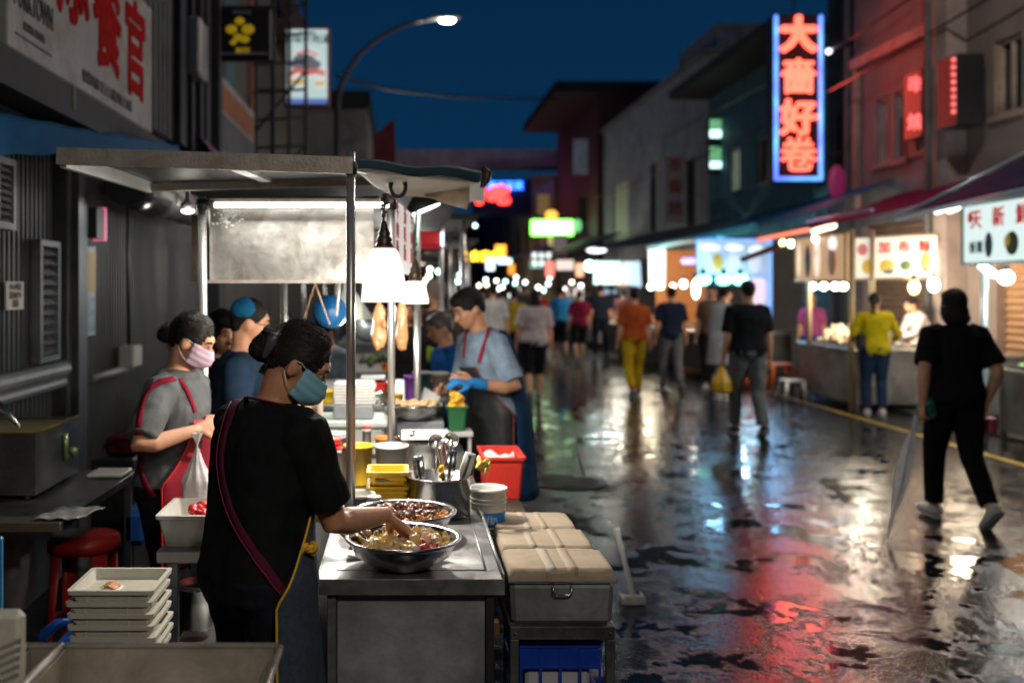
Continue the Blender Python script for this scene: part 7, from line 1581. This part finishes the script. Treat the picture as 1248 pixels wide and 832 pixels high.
mb, fA = wrap_apron(P1, .52, 1.12, -112, 60, .030, top=lambda v: 1 if v > .42 else .55+.45*(v/.42), flare=.06); ap = part('apron', mb, DEN, P1['t'])
mb = MB(); mb.tube([fA(0.002, i/30)+Vector((0, 0, 0)) for i in range(31)], .0035, 6); mb.tube([fA(i/30, .998) for i in range(31)], .0035, 6); part('apron_piping', mb, M('yellow_piping', (.62, .36, .03), .7), ap)
solo('yellow_glove', crumple(W(380, 668, 2.60), .030, 9, 12), M('mustard_rubber', (.75, .38, .02), .45, var=.2), 'mustard rubber glove tucked in the apron of the woman in black', 'glove')
mb = MB(); nbp = P1['WT']((0, -.012, 1.385)); A3 = P1['rot']
mb.tube([nbp+A3 @ Vector((.074*math.cos(a), .070*math.sin(a)-.004, -.004+.022*-math.sin(a))) for a in [i/24*6.2832 for i in range(25)]], .009, 8, ell=(.35, 1.), up=None)
part('apron_neck_strap', mb, STRAP, P1['t'])
# hair strands + claw clip
def strands(P, n, seed, bun=(0, -.122, -.005), mat=HAIR):
    q = random.Random(seed); H3, hc, s = P['H3'], P['hc'], P['s']; mb = MB()
    C_ = Vector((0, -.020, .040)); Rr = Vector((.087, .106, .103)); b_ = Vector(bun)
    for k in range(n):
        a = q.uniform(-.9, .9); st = Vector((math.sin(a)*.078, .042*math.cos(a)+.012*q.random(), .075+.040*math.cos(a*1.2)-.05*abs(a)))
        pts = []
        for i in range(9):
            f = i/8; p = st.lerp(b_+Vector((q.uniform(-.02, .02), .02, q.uniform(-.02, .02))), f); d = p-C_
            e = math.sqrt((d.x/Rr.x)**2+(d.y/Rr.y)**2+(d.z/Rr.z)**2); lim = 1.0+q.uniform(-.004, .012)
            if e > 1e-3 and f < .86: p = C_+d/e*lim
            pts.append(hc+H3 @ (p+Vector((q.uniform(-1, 1), 0, q.uniform(-1, 1)))*.0012))
        mb.tube(pts, [.0013*s]*8+[.0006*s], 3)
    for k in range(n//7):              # wisps
        a = q.uniform(-1.3, 1.3); st = C_+Vector((math.sin(a)*.085, q.uniform(-.09, .05), .07*math.cos(a)+.01)); d = (st-C_).normalized(); e_ = st+d*q.uniform(.004, .02)+Vector((0, q.uniform(-.03, .02), q.uniform(-.01, .01)))
        mb.tube([hc+H3 @ st, hc+H3 @ ((st+e_)/2+d*.004), hc+H3 @ e_], .0005*s, 3)
    for k in range(n//8):              # nape
        st = Vector((q.uniform(-.045, .045), -.085, -.035)); e_ = st+Vector((q.uniform(-.02, .02), q.uniform(-.012, .012), -q.uniform(.02, .05))); mb.tube([hc+H3 @ st, hc+H3 @ e_], .0006*s, 3)
    ho = [c for c in P['t'].children if c.name.startswith('hair')][0]
    part('hair_strand', mb, M('hair_strand', (.022, .016, .013), .42, var=.3, spec=.35), ho)
strands(P1, 1500, 1)
H3, hc = P1['H3'], P1['hc']
for sd in (-1, 1):
    mb = MB()
    mb.tube([hc+H3 @ Vector((sd*.030, -.108, .085)), hc+H3 @ Vector((sd*.052, -.110, .05)), hc+H3 @ Vector((sd*.040, -.150, .045))], [.006, .012, .006], 8, ell=(.6, 1.2), up=H3 @ Vector((sd*1, 0, .3)), round_=True)
    mb.tube([hc+H3 @ Vector((sd*.042, -.095, .068)), hc+H3 @ Vector((sd*.056, -.112, .03)), hc+H3 @ Vector((sd*.050, -.105, -.028))], [.006, .014, .006], 8, ell=(.5, 1.3), up=H3 @ Vector((sd*1, 0, 0)), round_=True)
    part('hair_clip', mb, M('dark_hair_clip', (.05, .05, .055), .35, var=.1), P1['t'])
# woman in grey
P2 = person('woman in a grey T-shirt, red apron and pink face mask on the left', (-.925, 4.0, 0), 1.575, -104, 1.0, 3, (8, 24, 0), rh=W(238, 524, 3.80), lh=W(248, 518, 4.02), rel=(1, -.5, -.7), lel=(-.3, -.6, -1), feet=STAND,
            hair='bun', shirt=(.115, .118, .122), sleeve=.86, pants=(.012, .012, .014), shoes=(.03, .03, .03), vox=.007, hands='full', curl=.9, mask=(.60, .42, .52), bow=5, disp=.015, hem=.80, faced=True, pn={1: (0, .6, -.5), -1: (0, -.6, -.5)})
bv = bvh_of([P2['shirt']]); RAP = M('red_vinyl_apron', (.30, .014, .028), .38, var=.3, scale=12, bump=.2, bscale=20)
mb, f2 = wrap_apron(P2, .60, 1.21, -66, 62, .048, top=lambda v: .50+.5*min(1, v/.45)**2 if v < .45 else 1.0, flare=.02); ap = part('apron', mb, RAP, P2['t'])
mb = MB(); mb.tube([f2(.002, i/30) for i in range(31)], .004, 6); mb.tube([f2(.998, i/30) for i in range(31)], .004, 6); part('apron_piping', mb, M('bright_red_piping', (.75, .03, .03), .5), ap)
mb = MB(); ribbon(mb, bv, [(212, 462), (196, 466), (180, 478), (171, 505), (169, 540), (174, 580), (188, 605)], .024, .006, 40, .003); ribbon(mb, bv, [(218, 462), (226, 474), (232, 488), (237, 502)], .020, .006, 20, .003); part('apron_strap', mb, CL((.20, .010, .025), .15), P2['t'])
strands(P2, 300, 2)
# behind the left pole
P3 = person('woman with long dark hair in a dark coat behind the left pole', (-.92, 4.95, 0), 1.56, -150, 1, 4, (10, 14, 0), hair='bob', shirt=(.015, .017, .022), sleeve=1.9, pants=DK, vox=.011, feet=STAND)
P4 = person('man in a navy jacket, glasses and a blue cap behind the woman in black', (-.775, 4.6, 0), 1.62, -84, 1.12, 6, (4, 12, 0), rh=W(350, 500, 4.4), lh=W(360, 500, 4.8), hair='cap', shirt=(.012, .024, .045), sleeve=1.95, pants=DK, vox=.010, feet=STAND)
H3, hc = P4['H3'], P4['hc']; mb = MB(); mb.ball(hc+H3 @ Vector((0, -.032, .058)), (.086, .088, .076), 20, 12, T=H3); part('cap', mb, CL((.01, .10, .22)), P4['t'])
mb = MB()
for sd in (-1, 1):
    c = Vector((sd*.032, .092, .008)); mb.tube([hc+H3 @ (c+Vector((.021*math.cos(a), 0, .016*math.sin(a)))) for a in [i/12*6.2832 for i in range(13)]], .0018, 5); mb.tube([hc+H3 @ Vector((sd*.052, .09, .012)), hc+H3 @ Vector((sd*.080, -.01, .012))], .0018, 5)
part('glasses', mb, BLACK, P4['t'])
P5 = person('seated person in a grey blue shirt behind the near pole', (-.46, 7.1, 0), 1.47, 140, 1.05, 14, (0, 18, 0), hair='short', shirt=(.20, .24, .29), sleeve=.8, pants=DK, vox=.014, feet=STAND)
# vendor in apron
P6 = person('man in a dark apron, pale blue shirt and blue glove serving at the second stall', (.54, 5.75, 0), 1.69, 112, 1.05, 11, (0, 24, 0), rh=W(540, 477, 5.55), lh=W(578, 467, 5.42), rel=(.4, -.6, -.9), lel=(-.5, -.5, -1), hair='short', shirt=(.27, .35, .46), sleeve=.85, pants=(.03, .075, .13), vox=.009, hands='full', curl=.7, feet=STAND, bow=6, disp=.008)
mb, f6 = wrap_apron(P6, .56, 1.22, -80, 85, .032, top=lambda v: .42+.6*min(1, v/.45)**2 if v < .45 else 1.02, flare=.05); ap = part('apron', mb, M('black_apron', (.025, .027, .03), .5, var=.4, scale=20, bump=.2), P6['t'])
mb = MB(); mb.tube([f6(.002, i/30) for i in range(31)], .006, 6); mb.tube([f6(.998, i/30) for i in range(31)], .006, 6); mb.tube([f6(i/30, .998) for i in range(31)], .006, 6); part('apron_piping', mb, M('dark_red_piping', (.22, .04, .04), .6), ap)
mb = MB(); mb.box(-.045, .045, -.004, .004, -.015, .015, T=Matrix.Translation(f6(.5, .16)+P6['rot'] @ Vector((0, .012, 0))) @ P6['rot'].to_4x4()); part('apron_badge', mb, PL((.8, .28, .02)), ap)
bv = bvh_of([P6['shirt']]); mb = MB(); ribbon(mb, bv, [(598, 392), (594, 410), (588, 428), (584, 442)], .022, .008, 24, .003); ribbon(mb, bv, [(572, 396), (568, 412), (566, 436)], .022, .008, 20, .003); part('apron_strap', mb, CL((.35, .03, .06)), P6['t'])
mb, f7 = wrap_apron(P6, .45, 1.34, 90, 220, .048, flare=.08); part('navy_overcoat', mb, CL((.012, .045, .10)), P6['t'])
gl = MB(); w_ = P6['wr'][-1]; d = (w_-P6['el'][-1]).normalized(); hand(gl, w_, d, (0, .3, -.9), 1.12, .75, 1); gl.tube([w_-d*.06, w_+d*.01], [.034, .033], 10, round_=True); part('glove', None, M('blue_latex', (.03, .25, .62), .4, var=.1), P6['t'], mesh=remesh(gl, .007, 2))
mb = MB(); mb.box(-.05, .05, -.002, .002, -.04, .04, T=Matrix.Translation(W(524, 484, 5.4)) @ Matrix.Rotation(R(30), 4, 'Y') @ Matrix.Rotation(R(-40), 4, 'X')); solo('paper_bag', mb, WHITE, 'white paper held over the wok by the man in the apron', 'paper')
P7 = person('grey haired woman in a bright blue top behind the man in the apron', (.40, 6.7, 0), 1.52, 108, 1.05, 16, (0, 16, 0), hair='grey', hairmat=HAIR_G, shirt=(.01, .10, .36), sleeve=1.5, pants=DK, vox=.012, feet=STAND)
person('person in a black coat with an olive scarf at the third stall', (.12, 8.1, 0), 1.60, 150, 1.1, 5, (0, 10, 0), hair='short', shirt=(.02, .02, .02), sleeve=1.9, pants=DK, vox=.016, feet=STAND)
mb = MB(); mb.tube([W(520, 442, 8.0), W(526, 425, 7.95), W(534, 430, 7.95), W(536, 450, 8.0)], [.04, .05, .05, .04], 10, round_=True); solo('olive_scarf', mb, CL((.22, .28, .03)), 'olive green cloth beside the person in the black coat', 'scarf')
person('man in a tan hooded coat with his back turned behind the left stalls', (.30, 9.0-.6, 0), 1.74, 20, 1.15, 3, (0, 0, 0), hair='short', hairmat=M('tan_hood', (.22, .17, .14), .8, var=.3), shirt=(.14, .11, .09), sleeve=1.9, pants=DK, vox=.016, feet=STAND)
# street walkers
PW = person('woman in black walking away at the right with a clear umbrella', (X_(1163, 7.0), 7.0, 0), 1.655, 0, 1.12, 0, (0, 4, 0), hair='bob', shirt=(.010, .010, .012), sleeve=.85, pants=(.009, .009, .011), shoes=(.62, .58, .54), vox=.008, hands='full', curl={1: .8, -1: 1.2},
            rh=W(1203, 490, 6.95), lh=W(1124, 492, 6.9), rel=(.5, -.6, -.2), lel=(-.6, -.6, -.2), feet={1: (.10, -.26, .07, 42), -1: (-.07, .14, 0, -3)}, disp=.010, hem=.80, pn={-1: (1, 0, 0), 1: (-1, 0, 0)})
um = thing('clear_umbrella', 'folded clear plastic umbrella held by the woman in black', 'umbrella', W(1081, 655, 6.55))
a, b_ = W(1116, 512, 6.8), W(1081, 656, 6.5); b_.z = max(b_.z, .01); CLR = M('clear_film', (.85, .86, .88), .12, var=.2, bump=1., bscale=35, alpha=.55, spec=.8)
mb = MB(); mb.tube([a.lerp(b_, f) for f in (0, .3, .6, 1)], .006, 8); mb.tube([a+Vector((-.0, 0, .03)), a, a.lerp(b_, .05)], .012, 8, round_=True); part('shaft', mb, PL((.55, .6, .75)), um)
d = (b_-a).normalized()
def uf(u, v):
    f = .07+.86*v; c = a.lerp(b_, f); ang = u*6.2832; r = (.010+.026*math.sin(min(1, v*1.15)*math.pi)**.8)*(1+.34*math.sin(ang*5+v*4)+.22*noise.noise(Vector((ang*2, v*14, 0)))); x_ = Vector((0, 1, 0)); x_ = (x_-d*x_.dot(d)).normalized(); y_ = d.cross(x_); return c+(x_*math.cos(ang)+y_*math.sin(ang))*r
mb = MB(); mb.sheet(uf, 48, 22); part('canopy_film', mb, CLR, um, fixn=False)
mb = MB(); mb.tube([a.lerp(b_, .93), b_], [.010, .005], 8, round_=True); part('tip', mb, PL((.6, .6, .62)), um)
solo('green_bag', crumple(W(1129, 498, 6.95), .085, 31, 12), PL((.01, .16, .12), .3), 'crumpled green plastic bag in the hand of the woman in black', 'bag')
solo('white_cloth', crumple(W(1128, 476, 7.02), .05, 32, 9), CL((.5, .5, .5)), 'white cloth hanging above the green bag', 'cloth')
mb = MB(); c = W(1207, 514, 6.95); mb.box(c.x-.03, c.x+.03, c.y-.05, c.y+.05, c.z-.08, c.z+.03, b=.01); solo('pink_purse', mb, PL((.35, .05, .10)), 'small pink purse in the right hand of the woman in black', 'purse')
PM = person('man in a black T-shirt and grey trousers carrying a yellow bag', (X_(911, 11.1), 11.1, 0), 1.745, 2, 1.14, 0, (0, 0, 0), hair='short', shirt=(.010, .011, .013), sleeve=.85, pants=(.13, .13, .135), shoes=(.02, .02, .02), vox=.012, feet={1: (.09, -.20, .03, 25), -1: (-.09, .12, 0, 0)}, disp=.010)
yb_ = Vector(PM['wr'][-1]); t = thing('yellow_bag', 'yellow plastic carrier bag in the hand of the man in black', 'bag', (yb_.x, yb_.y, yb_.z-.4))
def ybf(u, v):
    an_ = u*6.2832; z = yb_.z-.10-.30*v; r = (.02+.085*min(1, v*1.8)**.8)*(1+.12*math.sin(an_*7)); r *= (1 if v < .92 else (1-v)/.08*.9+.1); return Vector((yb_.x-.02+r*math.cos(an_), yb_.y+r*math.sin(an_)*.7, z))
mb = MB(); mb.sheet(ybf, 30, 16); mb.tube([yb_+Vector((0, 0, -.03)), yb_+Vector((-.02, 0, -.12))], .012, 6); part('bag_film', mb, PL((.72, .40, .02), .35), t, fixn=False)
def walker(label, px, Y, h, shirt, pants, hair='short', feet=None, face=0, build=1.08, pleg=1, sleeve=.85, shoes=(.05, .05, .05), vox=.018, **k):
    return person(label, (X_(px, Y), Y, 0), h, face, build, 0, (0, 0, 0), hair=hair, shirt=shirt, pants=pants, pleg=pleg, sleeve=sleeve, shoes=shoes, vox=vox, feet=feet or WALK_A, disp=.012, **k)
walker('man in a rust orange shirt and mustard trousers walking away', 773, 15.0, 1.66, (.36, .07, .02), (.50, .32, .015), feet=WALK_B, shoes=(.2, .03, .03))
walker('man in a navy shirt and grey trousers beside the rust orange shirt', 818, 16.0, 1.68, (.014, .02, .045), (.13, .13, .14), feet=WALK_A)
walker('woman in a pale pink T-shirt and black knee shorts behind the vendor', 651, 14.4, 1.64, (.52, .44, .44), (.012, .012, .014), hair='bob', pleg=.62, feet=WALK_B, shoes=(.1, .1, .1), build=1.18)
walker('walker in a bright blue T-shirt and dark shorts', 683, 22.5, 1.68, (.03, .24, .55), (.02, .02, .03), pleg=.6, vox=.022)
walker('walker in a maroon T-shirt and black shorts', 706, 21.5, 1.60, (.24, .015, .045), (.012, .012, .014), pleg=.55, feet=WALK_B, vox=.022)
walker('walker all in black right of the maroon T-shirt', 732, 23.0, 1.75, (.015, .018, .03), (.015, .018, .03), vox=.022)
walker('walker in a yellow jacket behind the pink T-shirt', 626, 19.0, 1.62, (.46, .30, .02), DK, vox=.022)
walker('man in a white shirt near the left stalls', 601, 17.0, 1.72, (.50, .50, .48), DK, vox=.022)
walker('distant walker in a red top', 658, 26.0, 1.62, (.42, .03, .03), DK, vox=.03)
PR = person('person in a long pale grey robe bending at the blue lit stall', (X_(880, 14.6), 14.6, 0), 1.70, -60, 1.05, 8, (0, 10, 0), hair='short', shirt=(.40, .42, .44), sleeve=1.7, pants=(.36, .37, .39), vox=.016, feet=STAND, skirt=True)
person('second man in brown behind the pale robe', (X_(868, 16.2), 16.2, 0), 1.72, 150, 1.05, 0, (0, 0, 0), hair='short', shirt=(.16, .10, .08), sleeve=.8, pants=DK, vox=.02, feet=STAND)
PYW = person('woman in a mustard yellow sweater and jeans at the second stall', (X_(1066, 12.75), 12.75, 0), 1.60, -14, 1.08, 3, (-20, 8, 0), hair='pony', shirt=(.56, .43, .010), sleeve=1.85, pants=(.022, .04, .085), shoes=(.55, .52, .5), vox=.012, feet=STAND, rh=(.30, .30, 1.0), lh=(-.22, .22, 1.0), disp=.012, hem=.80)
mb = MB(); c = Vector((X_(1049, 12.7), 12.68, .98)); mb.box(c.x-.07, c.x+.05, c.y-.06, c.y+.06, c.z-.12, c.z+.08, b=.03); solo('shoulder_bag', mb, BLACK, 'small black shoulder bag on the woman in yellow', 'bag')
person('vendor in a pale pink shirt reaching over the second stall', (X_(1128, 14.3), 14.3, 0), 1.56, 92, 1.05, 24, (0, 12, 0), hair='short', shirt=(.66, .56, .54), sleeve=1.8, pants=DK, vox=.014, feet=STAND, rh=(.1, .48, .98), lh=(-.15, .50, .98), disp=.012)
person('person in a pink top and grey helmet behind the tan panels', (X_(990, 17.0), 17.0, 0), 1.56, 160, 1, 0, (0, 5, 0), hair='cap', hairmat=PL((.35, .35, .36)), shirt=(.50, .10, .28), sleeve=.8, pants=(.03, .08, .3), vox=.02, feet=STAND)
PB = person('person in black bending over the rightmost stall', (7.42, 10.2, 0), 1.58, 100, 1.05, 38, (0, 20, 0), hair='short', shirt=(.013, .013, .016), sleeve=.8, pants=DK, vox=.012, feet=STAND, rh=(.12, .5, .92), lh=(-.18, .5, .92))
# distant crowd
crowd = [(612, 27, (.3, .3, .32), 'in a light grey top'), (637, 30, (.05, .05, .06), 'in a charcoal top'), (670, 33, (.35, .3, .05), 'in an olive yellow top'), (696, 31, (.5, .48, .45), 'in a cream top'), (718, 34, (.04, .10, .2), 'in a dark teal top'), (745, 30, (.12, .10, .10), 'in a brown top'),
         (588, 24, (.1, .05, .04), 'in a dark brown jacket'), (645, 38, (.05, .12, .3), 'in a mid blue top'), (682, 41, (.3, .05, .05), 'in a brick red top'), (576, 30, (.05, .05, .05), 'in a black jacket'), (704, 44, (.1, .1, .12), 'in a slate grey top'), (625, 46, (.45, .42, .4), 'in an off-white top'), (552, 20, (.06, .05, .05), 'in a dark coat by the left stalls'), (760, 27, (.3, .12, .12), 'in a dusty pink top')]
for i, (px, Y, c, lab) in enumerate(crowd): walker('distant walker '+lab, px, Y, 1.58+.02*(i*7 % 9), c, DK if i % 3 else (.06, .07, .1), vox=.035, feet=(WALK_A, WALK_B)[i % 2], group='walkers in the distance', face=(0, 0, 170, 0, 180)[i % 5], faced=False, build=1.15)
